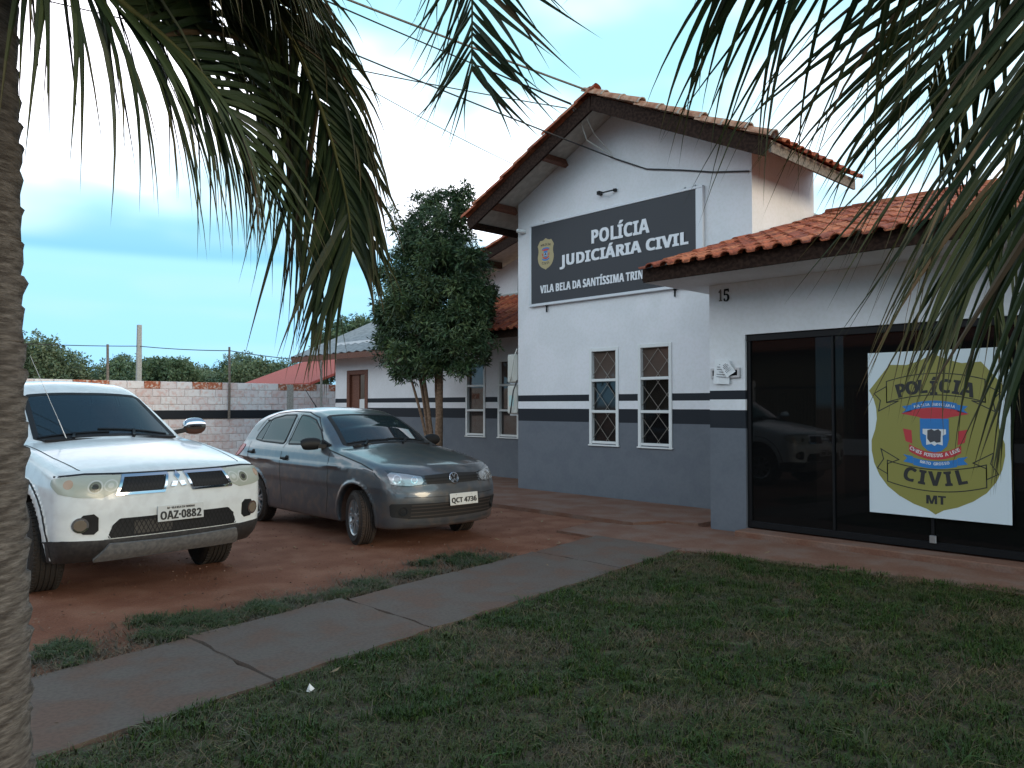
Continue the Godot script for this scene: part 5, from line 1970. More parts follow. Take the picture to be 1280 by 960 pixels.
	for s: float in [1.0, -1.0]:
		var m := Vector3(1, 1, s)
		var d := -hd * m
		for q: Array in [[Vector3(0.80, 0.905, 0.645), 0.052, true], [Vector3(0.835, 0.910, 0.545), 0.047, false]]:
			var lamp := holder("lamp", t)
			var rad: float = q[1]
			spot(lamp, "ring", f, q[0] * m, -d, rad, 0.0075, M.lamp_ring)
			spot(lamp, "reflector", f, q[0] * m, -d, rad * 0.78, 0.0085, M.lamp_inner if q[2] else M.lamp_old)
			spot(lamp, "bulb", f, q[0] * m, -d, rad * 0.42, 0.0095, M.lamp_core if q[2] else M.lamp_ring)
		spot(t, "turn_lamp", f, Vector3(0.69, 0.93, 0.79) * m, -d, 0.034, 0.0075, M.amber)
	var dk := [Vector3(0.9, 0.70, 0.655), Vector3(0.9, 0.535, 0.655), Vector3(0.9, 0.545, 0.80), Vector3(0.9, 0.69, 0.80)]
	var fd := Vector3(-0.93, 0, -0.37).normalized()
	pair(t, "fog_lamp_housing", f, dk, fd, 0.006, M.trim, 0.03, 0.03)
	for s: float in [1.0, -1.0]:
		var m := Vector3(1, 1, s)
		var d := -fd * m
		var lamp := holder("fog_lamp", t)
		spot(lamp, "ring", f, Vector3(0.76, 0.617, 0.735) * m, -d, 0.060, 0.014, M.chrome)
		spot(lamp, "lens", f, Vector3(0.76, 0.617, 0.735) * m, -d, 0.045, 0.017, M.lamp_fog)
	# lower opening, skid plate, black lower bumper
	var lo := [Vector3(0, 0.648, -0.47), Vector3(0, 0.648, 0.47), Vector3(0, 0.60, 0.52), Vector3(0, 0.497, 0.56), Vector3(0, 0.497, -0.56), Vector3(0, 0.60, -0.52)]
	patch(t, "air_intake", f, lo, look, 0.003, M.gap, 0.02)
	var im := G.new()
	var fi := flat_of(lo, look)
	var il := []
	for k in 40:
		for q: float in [-1.0, 1.0]:
			var a := Vector2(-0.72 + k * 0.036, 0.49)
			for pl: PackedVector2Array in Geometry2D.intersect_polyline_with_polygon(PackedVector2Array([a, a + Vector2(q * 0.09, 0.17)]), fi[0]):
				il.append_array(Geometry2D.offset_polyline(pl, 0.003, Geometry2D.JOIN_MITER, Geometry2D.END_BUTT))
	panel(im, f, il, look, fi[1], fi[2], 0.008, 0.08, false, false)
	part("intake_mesh", im.mesh(), M.trim, t)
	patch(t, "intercooler", f, [Vector3(0, 0.62, 0.05), Vector3(0, 0.515, 0.05), Vector3(0, 0.515, 0.36), Vector3(0, 0.62, 0.36)], look, 0.005, plain(Color(0.07, 0.065, 0.06), 0.5, 0.6), 0.0)
	pair(t, "lower_bumper", f, [Vector3(0.8, 0.485, 0.50), Vector3(0.8, 0.315, 0.50), Vector3(0.46, 0.315, 0.86), Vector3(0.44, 0.475, 0.90), Vector3(0.66, 0.50, 0.80)], Vector3(-0.75, 0, -0.66).normalized(), 0.008, M.bumper_black, 0.01)
	patch(t, "lower_bumper", f, [Vector3(0, 0.49, -0.58), Vector3(0, 0.36, -0.60), Vector3(0, 0.31, -0.5), Vector3(0, 0.31, 0.5), Vector3(0, 0.36, 0.60), Vector3(0, 0.49, 0.58)], look, 0.011, M.bumper_black)
	patch(t, "skid_plate", f, [Vector3(0, 0.462, -0.545), Vector3(0, 0.325, -0.63), Vector3(0, 0.335, 0.0), Vector3(0, 0.325, 0.63), Vector3(0, 0.462, 0.545), Vector3(0, 0.452, 0.0)], look, 0.03, M.skid, 0.008, 0.04)
	plate(t, Vector3(0.888, 0.655, -0.015), PI / 2, -0.05, "OAZ·0882", "MT · VILA BELA STA TRINDADE")
	# seams
	var sm := G.new()
	seam(sm, f, [Vector3(0, 0.998, -0.50), Vector3(0, 0.997, -0.2), Vector3(0, 0.997, 0.0), Vector3(0, 0.997, 0.2), Vector3(0, 0.998, 0.50)], look, 0.013, 0.003, false)
	seam(sm, f, [Vector3(0.84, 0.998, 0.47), Vector3(0.74, 1.004, 0.72), Vector3(0.60, 0.988, 0.885)], hd, 0.013, 0.003, true)
	probe = 2.6
	seam(sm, f, [Vector3(0.735, 0, 0.64), Vector3(0.60, 0, 0.70), Vector3(0.2, 0, 0.735), Vector3(-0.40, 0, 0.745)], Vector3(0, -1, 0.0001).normalized(), 0.010, 0.0015, true)
	probe = 1.25
	seam(sm, f, [Vector3(-0.62, 1.16, 0), Vector3(-0.64, 0.55, 0), Vector3(-0.60, 0.40, 0)], Vector3(0, 0, -1), 0.009, 0.0015, true)
	seam(sm, f, [Vector3(-1.72, 1.18, 0), Vector3(-1.72, 0.40, 0)], Vector3(0, 0, -1), 0.009, 0.0015, true)
	seam(sm, f, [Vector3(-2.66, 1.18, 0), Vector3(-2.66, 0.42, 0)], Vector3(0, 0, -1), 0.009, 0.0015, true)
	var fa := []
	for k in 16:
		var a := -0.12 + 2.4 * k / 15.0
		fa.append(Vector3(cos(a) * 0.55, 0.40 + sin(a) * 0.55, 0))
	seam(sm, f, fa, Vector3(0, 0, -1), 0.010, 0.004, true)
	part("panel_gap", sm.mesh(), M.gap, t)
	# side glass, handles, mirrors
	pair(t, "side_window", f, [Vector3(-0.82, 1.27, 0.7), Vector3(-1.26, 1.63, 0.6), Vector3(-1.68, 1.69, 0.6), Vector3(-1.70, 1.265, 0.7)], Vector3(0, 0, -1), 0.004, M.tinted, 0.03, 0.08)
	pair(t, "side_window", f, [Vector3(-1.76, 1.265, 0.7), Vector3(-1.75, 1.69, 0.6), Vector3(-2.38, 1.66, 0.6), Vector3(-2.55, 1.28, 0.7)], Vector3(0, 0, -1), 0.004, M.tinted, 0.03, 0.08)
	for s: float in [1.0, -1.0]:
		var mh := holder("mirror", t)
		var mg := G.new()
		var pts := PackedVector3Array()
		var rad := PackedFloat32Array()
		for k in 9:
			var a := PI * k / 8.0
			pts.append(Vector3(-0.62 - 0.02 * k / 8.0, 1.335, s * (0.93 - 0.115 * cos(a))))
			rad.append(0.085 * pow(sin(a), 0.5) + 0.004)
		mg.tube(pts, rad, 18)
		var cap := part("shell", mg.mesh(), M.chrome, mh)
		cap.scale = Vector3(0.62, 1, 1)
		cap.position.x = -0.235
		var ag := G.new()
		ag.bar(Vector3(-0.66, 1.27, s * 0.72), Vector3(-0.63, 1.30, s * 0.86), 0.07, 0.045)
		part("arm", ag.mesh(), M.trim, mh)
		for x: float in [-1.60, -2.55]:
			part("door_handle", box_at(Vector3(x - 0.10, 1.035, s * 0.865 - 0.02), Vector3(x + 0.08, 1.065, s * 0.865 + 0.025), 0.01), M.chrome, t)
	# antenna on the right-hand edge of the scuttle
	var an := G.new()
	an.tube(PackedVector3Array([Vector3(-0.42, 1.225, 0.40), Vector3(-0.43, 1.26, 0.405)]), PackedFloat32Array([0.016, 0.010]), 8)
	an.tube(PackedVector3Array([Vector3(-0.43, 1.26, 0.405), Vector3(-0.47, 1.42, 0.455)]), PackedFloat32Array([0.007, 0.006]), 6)
	an.tube(PackedVector3Array([Vector3(-0.47, 1.42, 0.455), Vector3(-0.60, 2.0, 0.65)]), PackedFloat32Array([0.003, 0.002]), 5)
	part("antenna", an.mesh(), M.silver, t)
	# underneath and wheels
	var ub := G.new()
	ub.box(Vector3(-4.1, 0.30, -0.50), Vector3(0.55, 0.55, 0.50))
	ub.box(Vector3(-0.08, 0.30, -0.66), Vector3(0.08, 0.42, 0.66))
	ub.box(Vector3(-3.08, 0.30, -0.66), Vector3(-2.92, 0.42, 0.66))
	part("chassis", ub.mesh(), M.housing, t)
	for x: float in [0.0, -3.0]:
		housing(t, x, 0.40, 0.452, 0.525, 0.80, M.housing)
		for s: float in [1.0, -1.0]:
			wheel(t, Vector3(x, 0.37, s * 0.755), 0.37, 0.245, 0.215, 6, s, -0.16 if x > -1 else 0.0, M.silver, M.rubber)
	probe = 4.6
	pair(t, "tail_light", f, [Vector3(-4.2, 1.08, 0.66), Vector3(-4.2, 0.78, 0.66), Vector3(-4.2, 0.78, 0.82), Vector3(-4.2, 1.08, 0.82)], Vector3(1, 0, 0), 0.006, M.tail, 0.02)
	probe = 1.25


func on_skin(f: Callable, p: Vector3, dir: Vector3) -> Vector3:
	# the point where a look along dir through p meets the skin
	var s := p - dir * 0.5
	var t := 0.0
	for it in 60:
		var d: float = f.call(s + dir * t)
		if d < 0.0006:
			break
		t += maxf(d * 0.8, 0.0004)
	return s + dir * t


var hb := {}


func hatch_f(p: Vector3) -> float:
	var z := absf(p.z)
	var x := p.x
	var y := p.y
	var rf := Vector2(x, y - 0.32).length()
	var rr := Vector2(x + 2.467, y - 0.32).length()
	var lip := 0.012 * (1.0 - smoothstep(0.375, 0.41, minf(rf, rr)))
	var side: float = z - (hb.P.at(x) + hb.S.at(y) + lip)
	var zz := z / 0.8
	var bow := 0.25 * zz * zz * zz
	var front: float = (x - hb.F.at(y) + bow) * 0.92
	var rear: float = (-x + hb.B.at(y) + 0.14 * zz * zz * zz) * 0.95
	var top: float = (y - hb.T.at(x) + 0.055 * zz * zz) * 0.96
	var bot := 0.215 - y
	var low := smax(smax(side, top, 0.10), smax(front, rear, 0.02), 0.08)
	low = smax(low, bot, 0.03)
	var gs := (z - (0.735 - (y - 1.05) * 0.40)) * 0.93
	var zr := z / 0.55
	var roof: float = (y - hb.R.at(x) + 0.045 * zr * zr) * 0.98
	var ws := (x + 0.36 + 0.13 * zr * zr) * 0.50 + (y - 1.07) * 0.866
	var back := (-x - 3.02) * 0.86 + (y - 1.05) * 0.50
	var green := smax(smax(gs, roof, 0.10), smax(ws, back, 0.02), 0.05)
	green = maxf(green, 0.85 - y)
	var d := smin(low, green, 0.05)
	var w := maxf(minf(rf, rr) - 0.355, 0.50 - z)
	return smax(d, -w, 0.012)


func hatchback() -> void:
	hb.P = Profile.new([Vector2(-3.2, 0.72), Vector2(-2.9, 0.785), Vector2(-2.4, 0.82), Vector2(-1.2, 0.828), Vector2(0.0, 0.815), Vector2(0.4, 0.79), Vector2(0.85, 0.75)])
	hb.S = Profile.new([Vector2(0.2, -0.05), Vector2(0.30, -0.025), Vector2(0.45, -0.012), Vector2(0.60, -0.004), Vector2(0.66, 0.004), Vector2(0.86, 0.0), Vector2(0.885, -0.012), Vector2(1.0, -0.028), Vector2(1.15, -0.06)])
	hb.T = Profile.new([Vector2(-3.2, 1.02), Vector2(-2.9, 1.10), Vector2(-1.2, 1.10), Vector2(-0.7, 1.095), Vector2(-0.4, 1.075), Vector2(-0.1, 1.03), Vector2(0.3, 0.955), Vector2(0.55, 0.893), Vector2(0.7, 0.84), Vector2(0.78, 0.79), Vector2(0.9, 0.70)])
	hb.F = Profile.new([Vector2(0.18, 0.66), Vector2(0.245, 0.755), Vector2(0.30, 0.775), Vector2(0.40, 0.79), Vector2(0.52, 0.81), Vector2(0.60, 0.805), Vector2(0.68, 0.775), Vector2(0.78, 0.735), Vector2(0.86, 0.66), Vector2(0.95, 0.45), Vector2(1.1, 0.1)])
	hb.B = Profile.new([Vector2(0.18, -3.02), Vector2(0.35, -3.10), Vector2(0.6, -3.12), Vector2(0.8, -3.08), Vector2(1.0, -3.03), Vector2(1.15, -2.98)])
	hb.R = Profile.new([Vector2(-0.8, 1.32), Vector2(-1.0, 1.40), Vector2(-1.2, 1.465), Vector2(-1.45, 1.515), Vector2(-1.8, 1.535), Vector2(-2.2, 1.525), Vector2(-2.6, 1.475), Vector2(-2.9, 1.38), Vector2(-3.1, 1.2)])
	var t := thing("hatchback_car", Vector3(-7.57, 0, -5.57), "dusty dark grey hatchback with black mirrors and plate QCT 4736, parked before the small tree", "car", "", -0.006)
	var f := hatch_f
	var wdir := -Vector3(0.50, 0.866, 0).normalized()
	var ws := [Vector3(-0.50, 1.085, -0.63), Vector3(-0.41, 1.105, -0.3), Vector3(-0.39, 1.11, 0.0), Vector3(-0.41, 1.105, 0.3), Vector3(-0.50, 1.085, 0.63), Vector3(-1.17, 1.415, 0.50), Vector3(-1.10, 1.445, 0.0), Vector3(-1.17, 1.415, -0.50)]
	var fl := flat_of(ws, wdir)
	var hole: PackedVector2Array = Geometry2D.offset_polygon(fl[0], -0.035)[0]
	var drop := func(c: Vector3) -> bool:
		return c.y > 1.0 and c.x > -1.3 and c.x < -0.3 and Geometry2D.is_point_in_polygon(Vector2(c.dot(fl[1]), c.dot(fl[2])), hole) and c.dot(-wdir) > 0.4
	part("body", skin(f, Vector3(-3.25, 0.15, 0), Vector3(0.95, 1.62, 0.96), 0.028, drop), M.grey_car, t)
	patch(t, "windscreen", f, ws, wdir, 0.004, M.windscreen, 0.05, 0.06)
	ring_patch(t, "windscreen_border", f, ws, wdir, 0.045, 0.006, M.gap, 0.05)
	part("cabin_liner", box_at(Vector3(-2.5, 0.5, -0.62), Vector3(-2.45, 1.36, 0.62)), M.seat, t)
	var db := G.new()
	db.box(Vector3(-0.90, 0.8, -0.64), Vector3(-0.44, 1.04, 0.64), 0.05)
	part("dashboard", db.mesh(), M.seat, t)
	var sw := G.new()
	var ring := PackedVector3Array()
	for k in 25:
		var a := TAU * k / 24.0
		ring.append(Vector3(-0.95 + 0.07 * sin(a), 1.0 + 0.16 * sin(a), -0.34 + 0.175 * cos(a)))
	sw.tube(ring, PackedFloat32Array([0.014]), 6, false)
	part("steering_wheel", sw.mesh(), M.seat, t)
	seats(t, -1.45, 0.62, 1.30, 0.34)
	var lin := G.new()
	for s: float in [-1.0, 1.0]:
		lin.bar(Vector3(-0.7, 0.78, s * 0.66), Vector3(-2.5, 0.78, s * 0.66), 0.03, 0.5)
		lin.bar(Vector3(-1.1, 1.20, s * 0.53), Vector3(-2.5, 1.20, s * 0.53), 0.02, 0.34)
	lin.box(Vector3(-2.45, 1.40, -0.45), Vector3(-1.4, 1.42, 0.45))
	lin.box(Vector3(-2.5, 0.42, -0.66), Vector3(-0.5, 0.46, 0.66))
	part("door_lining", lin.mesh(), M.seat, t)
	wiper(t, f, Vector3(-0.52, 1.115, 0.58), Vector3(-0.45, 1.145, 0.05), wdir, Vector3(-0.38, 1.085, 0.42))
	wiper(t, f, Vector3(-0.47, 1.145, 0.06), Vector3(-0.50, 1.105, -0.52), wdir, Vector3(-0.36, 1.085, -0.1))
	part("cowl", box_at(Vector3(-0.46, 1.06, -0.55), Vector3(-0.40, 1.082, 0.55), 0.006), M.trim, t)
	# side glass
	var sd := Vector3(0, 0, -1)
	pair(t, "side_window", f, [Vector3(-0.80, 1.075, 0), Vector3(-0.99, 1.25, 0), Vector3(-1.22, 1.375, 0), Vector3(-1.42, 1.42, 0), Vector3(-1.62, 1.435, 0), Vector3(-1.69, 1.055, 0)], sd, 0.004, M.tinted, 0.02, 0.06)
	pair(t, "side_window", f, [Vector3(-1.80, 1.055, 0), Vector3(-1.74, 1.435, 0), Vector3(-2.05, 1.43, 0), Vector3(-2.34, 1.385, 0), Vector3(-2.45, 1.07, 0)], sd, 0.004, M.tinted, 0.02, 0.06)
	pair(t, "quarter_window", f, [Vector3(-2.475, 1.075, 0), Vector3(-2.375, 1.375, 0), Vector3(-2.50, 1.32, 0), Vector3(-2.62, 1.18, 0), Vector3(-2.66, 1.085, 0)], sd, 0.004, M.tinted, 0.015, 0.05)
	for q: Array in [[Vector3(-0.80, 1.075, 0), Vector3(-0.99, 1.25, 0), Vector3(-1.22, 1.375, 0), Vector3(-1.42, 1.42, 0), Vector3(-1.62, 1.435, 0), Vector3(-1.69, 1.055, 0)], [Vector3(-1.80, 1.055, 0), Vector3(-1.74, 1.435, 0), Vector3(-2.05, 1.43, 0), Vector3(-2.34, 1.385, 0), Vector3(-2.50, 1.32, 0), Vector3(-2.62, 1.18, 0), Vector3(-2.66, 1.085, 0), Vector3(-2.4, 1.065, 0)]]:
		ring_patch(t, "window_seal", f, q, sd, 0.014, 0.007, M.trim, 0.02)
	# front end
	var look := Vector3(-1, 0, 0)
	patch(t, "grille", f, [Vector3(0, 0.785, -0.40), Vector3(0, 0.80, 0.0), Vector3(0, 0.785, 0.40), Vector3(0, 0.695, 0.37), Vector3(0, 0.690, 0.0), Vector3(0, 0.695, -0.37)], look, 0.003, M.gap)
	var bars := G.new()
	for y: float in [0.722, 0.752]:
		seam(bars, f, [Vector3(0, y, -0.38), Vector3(0, y, 0.38)], look, 0.010, 0.012, false)
	part("grille_bar", bars.mesh(), M.trim, t)
	var hd := Vector3(-0.80, 0, -0.60).normalized()
	var hl := [Vector3(0.74, 0.785, 0.395), Vector3(0.77, 0.69, 0.375), Vector3(0.70, 0.675, 0.56), Vector3(0.52, 0.70, 0.72), Vector3(0.36, 0.80, 0.785), Vector3(0.36, 0.845, 0.775), Vector3(0.50, 0.845, 0.70), Vector3(0.66, 0.81, 0.54)]
	pair(t, "headlight", f, hl, hd, 0.006, M.lamp_dark, 0.012, 0.03)
	pair(t, "headlight_reflector", f, [Vector3(0.725, 0.775, 0.42), Vector3(0.75, 0.70, 0.40), Vector3(0.69, 0.685, 0.55), Vector3(0.55, 0.70, 0.68), Vector3(0.47, 0.78, 0.72), Vector3(0.52, 0.825, 0.68), Vector3(0.63, 0.805, 0.56)], hd, 0.010, M.lamp_clear, 0.02, 0.03)
	for s: float in [1.0, -1.0]:
		var m := Vector3(1, 1, s)
		var d := -hd * m
		for q: Array in [[Vector3(0.58, 0.755, 0.635), 0.048], [Vector3(0.70, 0.742, 0.50), 0.036]]:
			var lamp := holder("lamp", t)
			var rad: float = q[1]
			spot(lamp, "ring", f, q[0] * m, -d, rad, 0.0115, M.bulb)
			spot(lamp, "reflector", f, q[0] * m, -d, rad * 0.72, 0.0125, M.lamp_clear)
	var badge := holder("emblem", t)
	var bc := on_skin(f, Vector3(0.8, 0.745, 0.0), look)
	badge.position = bc + Vector3(0.012, 0, 0)
	badge.rotation = Vector3(0, PI / 2, 0)
	badge.rotate_object_local(Vector3.RIGHT, -0.3)
	part("ring", disc(Vector3.ZERO, Vector3(0, 0, 1), PackedVector2Array([Vector2(0.066, -0.006), Vector2(0.066, 0.005), Vector2(0.061, 0.009), Vector2(0.055, 0.009), Vector2(0.052, 0.004)]), 36), M.chrome, badge)
	part("field", disc(Vector3(0, 0, 0.0005), Vector3(0, 0, 1), PackedVector2Array([Vector2(0.053, 0.002), Vector2(0.0, 0.0021)]), 36), M.trim, badge)
	var vw := G.new()
	for st: Array in [[Vector2(-0.022, 0.048), Vector2(0.0, 0.006)], [Vector2(0.022, 0.048), Vector2(0.0, 0.006)], [Vector2(-0.050, 0.018), Vector2(-0.024, -0.046)], [Vector2(0.050, 0.018), Vector2(0.024, -0.046)], [Vector2(-0.024, -0.046), Vector2(0.0, -0.004)], [Vector2(0.024, -0.046), Vector2(0.0, -0.004)]]:
		vw.bar(Vector3(st[0].x, st[0].y, 0.005), Vector3(st[1].x, st[1].y, 0.005), 0.011, 0.006, Vector3(0, 0, 1))
	part("letters", vw.mesh(), M.chrome, badge)
	# lower air intake with slats and corner pockets
	patch(t, "air_intake", f, [Vector3(0, 0.50, -0.55), Vector3(0, 0.49, 0.0), Vector3(0, 0.50, 0.55), Vector3(0, 0.335, 0.58), Vector3(0, 0.325, 0.0), Vector3(0, 0.335, -0.58)], look, 0.003, M.gap, 0.01)
	pair(t, "intake_corner", f, [Vector3(0.76, 0.50, 0.51), Vector3(0.56, 0.50, 0.72), Vector3(0.58, 0.36, 0.72), Vector3(0.72, 0.335, 0.55)], hd, 0.004, M.gap, 0.02, 0.03)
	var slats := G.new()
	for y: float in [0.365, 0.405, 0.445, 0.48]:
		seam(slats, f, [Vector3(0, y, -0.55), Vector3(0, y, 0.55)], look, 0.013, 0.016, false)
	part("intake_slats", slats.mesh(), plain(Color(0.035, 0.028, 0.026), 0.5), t)
	for s: float in [1.0, -1.0]:
		var m := Vector3(1, 1, s)
		part("fog_lamp_cover", disc(on_skin(f, Vector3(0.68, 0.42, 0.62) * m, hd * m) - hd * m * 0.002, -hd * m, PackedVector2Array([Vector2(0.052, 0.0), Vector2(0.048, 0.012), Vector2(0.036, 0.012), Vector2(0.03, 0.004), Vector2(0.0, 0.006)])), M.trim, t)
	var lip := G.new()
	seam(lip, f, [Vector3(0, 0.290, -0.60), Vector3(0, 0.270, -0.3), Vector3(0, 0.265, 0.0), Vector3(0, 0.270, 0.3), Vector3(0, 0.290, 0.60)], look, 0.020, 0.016, false)
	part("chin_lip", lip.mesh(), M.grey_car, t)
	plate(t, Vector3(0.828, 0.515, -0.095), PI / 2, -0.10, "QCT 4736", "")
	# seams
	var sm := G.new()
	seam(sm, f, [Vector3(0.34, 0.845, 0), Vector3(0.1, 0.905, 0), Vector3(-0.3, 0.975, 0), Vector3(-0.62, 1.03, 0)], sd, 0.011, 0.0015, true)
	seam(sm, f, [Vector3(-0.56, 1.0, 0), Vector3(-0.55, 0.8, 0), Vector3(-0.57, 0.5, 0), Vector3(-0.62, 0.30, 0)], sd, 0.009, 0.0015, true)
	seam(sm, f, [Vector3(-1.66, 1.44, 0), Vector3(-1.735, 1.05, 0), Vector3(-1.735, 0.6, 0), Vector3(-1.72, 0.30, 0)], sd, 0.009, 0.0015, true)
	seam(sm, f, [Vector3(-2.74, 1.06, 0), Vector3(-2.72, 0.90, 0), Vector3(-2.60, 0.75, 0)], sd, 0.009, 0.0015, true)
	seam(sm, f, [Vector3(-0.95, 1.235, 0), Vector3(-1.2, 1.40, 0), Vector3(-1.5, 1.465, 0), Vector3(-1.9, 1.475, 0), Vector3(-2.3, 1.445, 0), Vector3(-2.55, 1.365, 0), Vector3(-2.7, 1.2, 0)], sd, 0.010, 0.0015, true)
	seam(sm, f, [Vector3(0, 0.565, -0.62), Vector3(0, 0.555, 0.0), Vector3(0, 0.565, 0.62)], look, 0.006, 0.001, false)
	part("panel_gap", sm.mesh(), M.gap, t)
	for s: float in [1.0, -1.0]:
		var mh := holder("mirror", t)
		var mg := G.new()
		var pts := PackedVector3Array()
		var rad := PackedFloat32Array()
		for k in 11:
			var a := PI * k / 10.0
			pts.append(Vector3(-0.80 - 0.05 * k / 10.0, 1.085 + 0.012 * sin(a), s * (0.895 - 0.115 * cos(a))))
			rad.append(0.072 * pow(sin(a), 0.4) + 0.003)
		mg.tube(pts, rad, 16)
		part("shell", mg.mesh(), M.trim, mh)
		var ag := G.new()
		ag.bar(Vector3(-0.76, 1.06, s * 0.70), Vector3(-0.79, 1.07, s * 0.83), 0.10, 0.05)
		ag.bar(Vector3(-0.66, 1.04, s * 0.715), Vector3(-0.86, 1.09, s * 0.715), 0.05, 0.10)
		part("arm", ag.mesh(), M.trim, mh)
		for x: float in [-1.60, -2.585]:
			var hh := holder("door_handle", t)
			var hy := 0.885 if x > -2 else 0.925
			var hz: float = on_skin(f, Vector3(x, hy, s * 0.8), Vector3(0, 0, -s)).z
			part("grip", box_at(Vector3(x - 0.09, hy - 0.014, hz - 0.01), Vector3(x + 0.05, hy + 0.016, hz + 0.01) + Vector3(0, 0, 0.025 * s if s > 0 else 0.0) , 0.008), M.trim, hh)
			part("cup", disc(Vector3(x + 0.035, hy, hz + 0.001 * s), Vector3(0, 0, s), PackedVector2Array([Vector2(0.042, -0.004), Vector2(0.038, 0.004), Vector2(0.0, 0.004)]), 20), M.gap, hh)
	var an := G.new()
	an.tube(PackedVector3Array([Vector3(-2.30, 1.52, 0.0), Vector3(-2.34, 1.56, 0.0), Vector3(-2.62, 1.78, 0.0)]), PackedFloat32Array([0.016, 0.007, 0.004]), 6)
	part("antenna", an.mesh(), M.trim, t)
	var ub := G.new()
	ub.box(Vector3(-2.95, 0.20, -0.48), Vector3(0.50, 0.45, 0.48))
	part("chassis", ub.mesh(), M.housing, t)
	for x: float in [0.0, -2.467]:
		housing(t, x, 0.32, 0.352, 0.505, 0.76, M.red_housing)
		for s: float in [1.0, -1.0]:
			wheel(t, Vector3(x, 0.30, s * 0.715), 0.30, 0.185, 0.195, 7, s, -0.26 if x > -1 else 0.0, M.silver, M.red_rubber)
	probe = 3.6
	pair(t, "tail_light", f, [Vector3(-3.0, 1.02, 0.60), Vector3(-3.0, 0.85, 0.60), Vector3(-3.0, 0.86, 0.80), Vector3(-2.9, 1.02, 0.80)], Vector3(0.8, 0, -0.6).normalized(), 0.006, M.tail, 0.02)
	probe = 1.25


# ---------------------------------------------------------------- plants

func garden_tree() -> void:
	var at := Vector3(-12.55, 0.05, -9.75)
	var t := thing("garden_tree", at, "dense dark evergreen tree with several slender bare stems, before the left wing", "tree")
	var stems := [[Vector3(0.10, 0, 0), Vector3(0.16, 1.2, 0.0), Vector3(0.20, 2.3, 0.02), Vector3(0.1, 3.6, 0), 0.085], [Vector3(0.03, 0, 0.05), Vector3(-0.05, 1.0, 0.05), Vector3(-0.28, 2.2, 0.08), Vector3(-0.5, 3.2, 0.1), 0.05], [Vector3(-0.04, 0, 0), Vector3(-0.20, 1.0, 0.0), Vector3(-0.55, 2.3, 0.0), Vector3(-0.9, 3.1, 0), 0.045], [Vector3(0.0, 0, -0.06), Vector3(0.02, 1.1, -0.08), Vector3(-0.08, 2.2, -0.1), Vector3(-0.1, 3.6, -0.2), 0.045], [Vector3(-0.08, 0, 0.05), Vector3(-0.12, 0.9, 0.12), Vector3(-0.36, 2.0, 0.3), Vector3(-0.5, 2.8, 0.5), 0.035]]
	for s: Array in stems:
		var g := G.new()
		var c := PackedVector3Array()
		for k in 10:
			var u := k / 9.0 * 3.0
			var i := mini(int(u), 2)
			c.append((s[i] as Vector3).cubic_interpolate(s[i + 1], s[maxi(i - 1, 0)], s[mini(i + 2, 3)], u - i))
		var r := PackedFloat32Array()
		for k in 10:
			r.append(s[4] * (1.1 - 0.07 * k))
		g.tube(c, r, 9, true, 0.05)
		part("stem", g.mesh(), M.bark, t)
	var b := [[Vector3(0.0, 3.3, 0), Vector3(1.10, 1.0, 1.0)], [Vector3(-0.85, 2.75, 0.1), Vector3(0.65, 0.6, 0.7)], [Vector3(0.85, 2.75, 0.0), Vector3(0.65, 0.6, 0.7)], [Vector3(-0.55, 4.1, 0.0), Vector3(0.75, 0.75, 0.8)], [Vector3(0.55, 4.1, 0.0), Vector3(0.72, 0.8, 0.8)], [Vector3(-0.2, 4.9, 0.0), Vector3(0.65, 0.65, 0.7)], [Vector3(0.45, 4.85, 0.1), Vector3(0.55, 0.7, 0.6)], [Vector3(-1.05, 3.5, 0.2), Vector3(0.5, 0.6, 0.5)], [Vector3(1.0, 3.4, 0.1), Vector3(0.5, 0.6, 0.5)], [Vector3(0.05, 2.4, 0.3), Vector3(0.85, 0.38, 0.6)], [Vector3(-0.75, 4.95, 0.0), Vector3(0.25, 0.38, 0.3)], [Vector3(0.85, 5.05, 0.0), Vector3(0.22, 0.45, 0.25)], [Vector3(0.1, 5.55, 0.0), Vector3(0.3, 0.3, 0.3)], [Vector3(-0.4, 5.55, 0.1), Vector3(0.2, 0.35, 0.22)], [Vector3(0.45, 5.65, 0.0), Vector3(0.18, 0.3, 0.2)], [Vector3(-1.3, 4.2, 0.1), Vector3(0.25, 0.35, 0.25)], [Vector3(1.2, 4.2, 0.2), Vector3(0.22, 0.35, 0.25)], [Vector3(-0.7, 2.25, 0.2), Vector3(0.4, 0.28, 0.3)], [Vector3(0.9, 2.3, 0.2), Vector3(0.35, 0.28, 0.3)]]
	var r := RandomNumberGenerator.new()
	r.seed = 78
	for k in 22:
		# stray shoots that break the outline
		var a := r.randf() * TAU
		var y := r.randf_range(2.3, 5.5)
		var reach := 1.25 * sqrt(maxf(0.05, 1.0 - pow((y - 3.4) / 2.6, 2.0)))
		b.append([Vector3(cos(a) * reach, y + 0.15, sin(a) * reach * 0.85), Vector3(0.14, r.randf_range(0.22, 0.42), 0.14)])
	crown(t, b, 5600, Vector2(0.10, 0.013), [Color(0.045, 0.088, 0.034), Color(0.064, 0.112, 0.042), Color(0.095, 0.140, 0.055), Color(0.032, 0.064, 0.028)], 77, 16, 0.02)


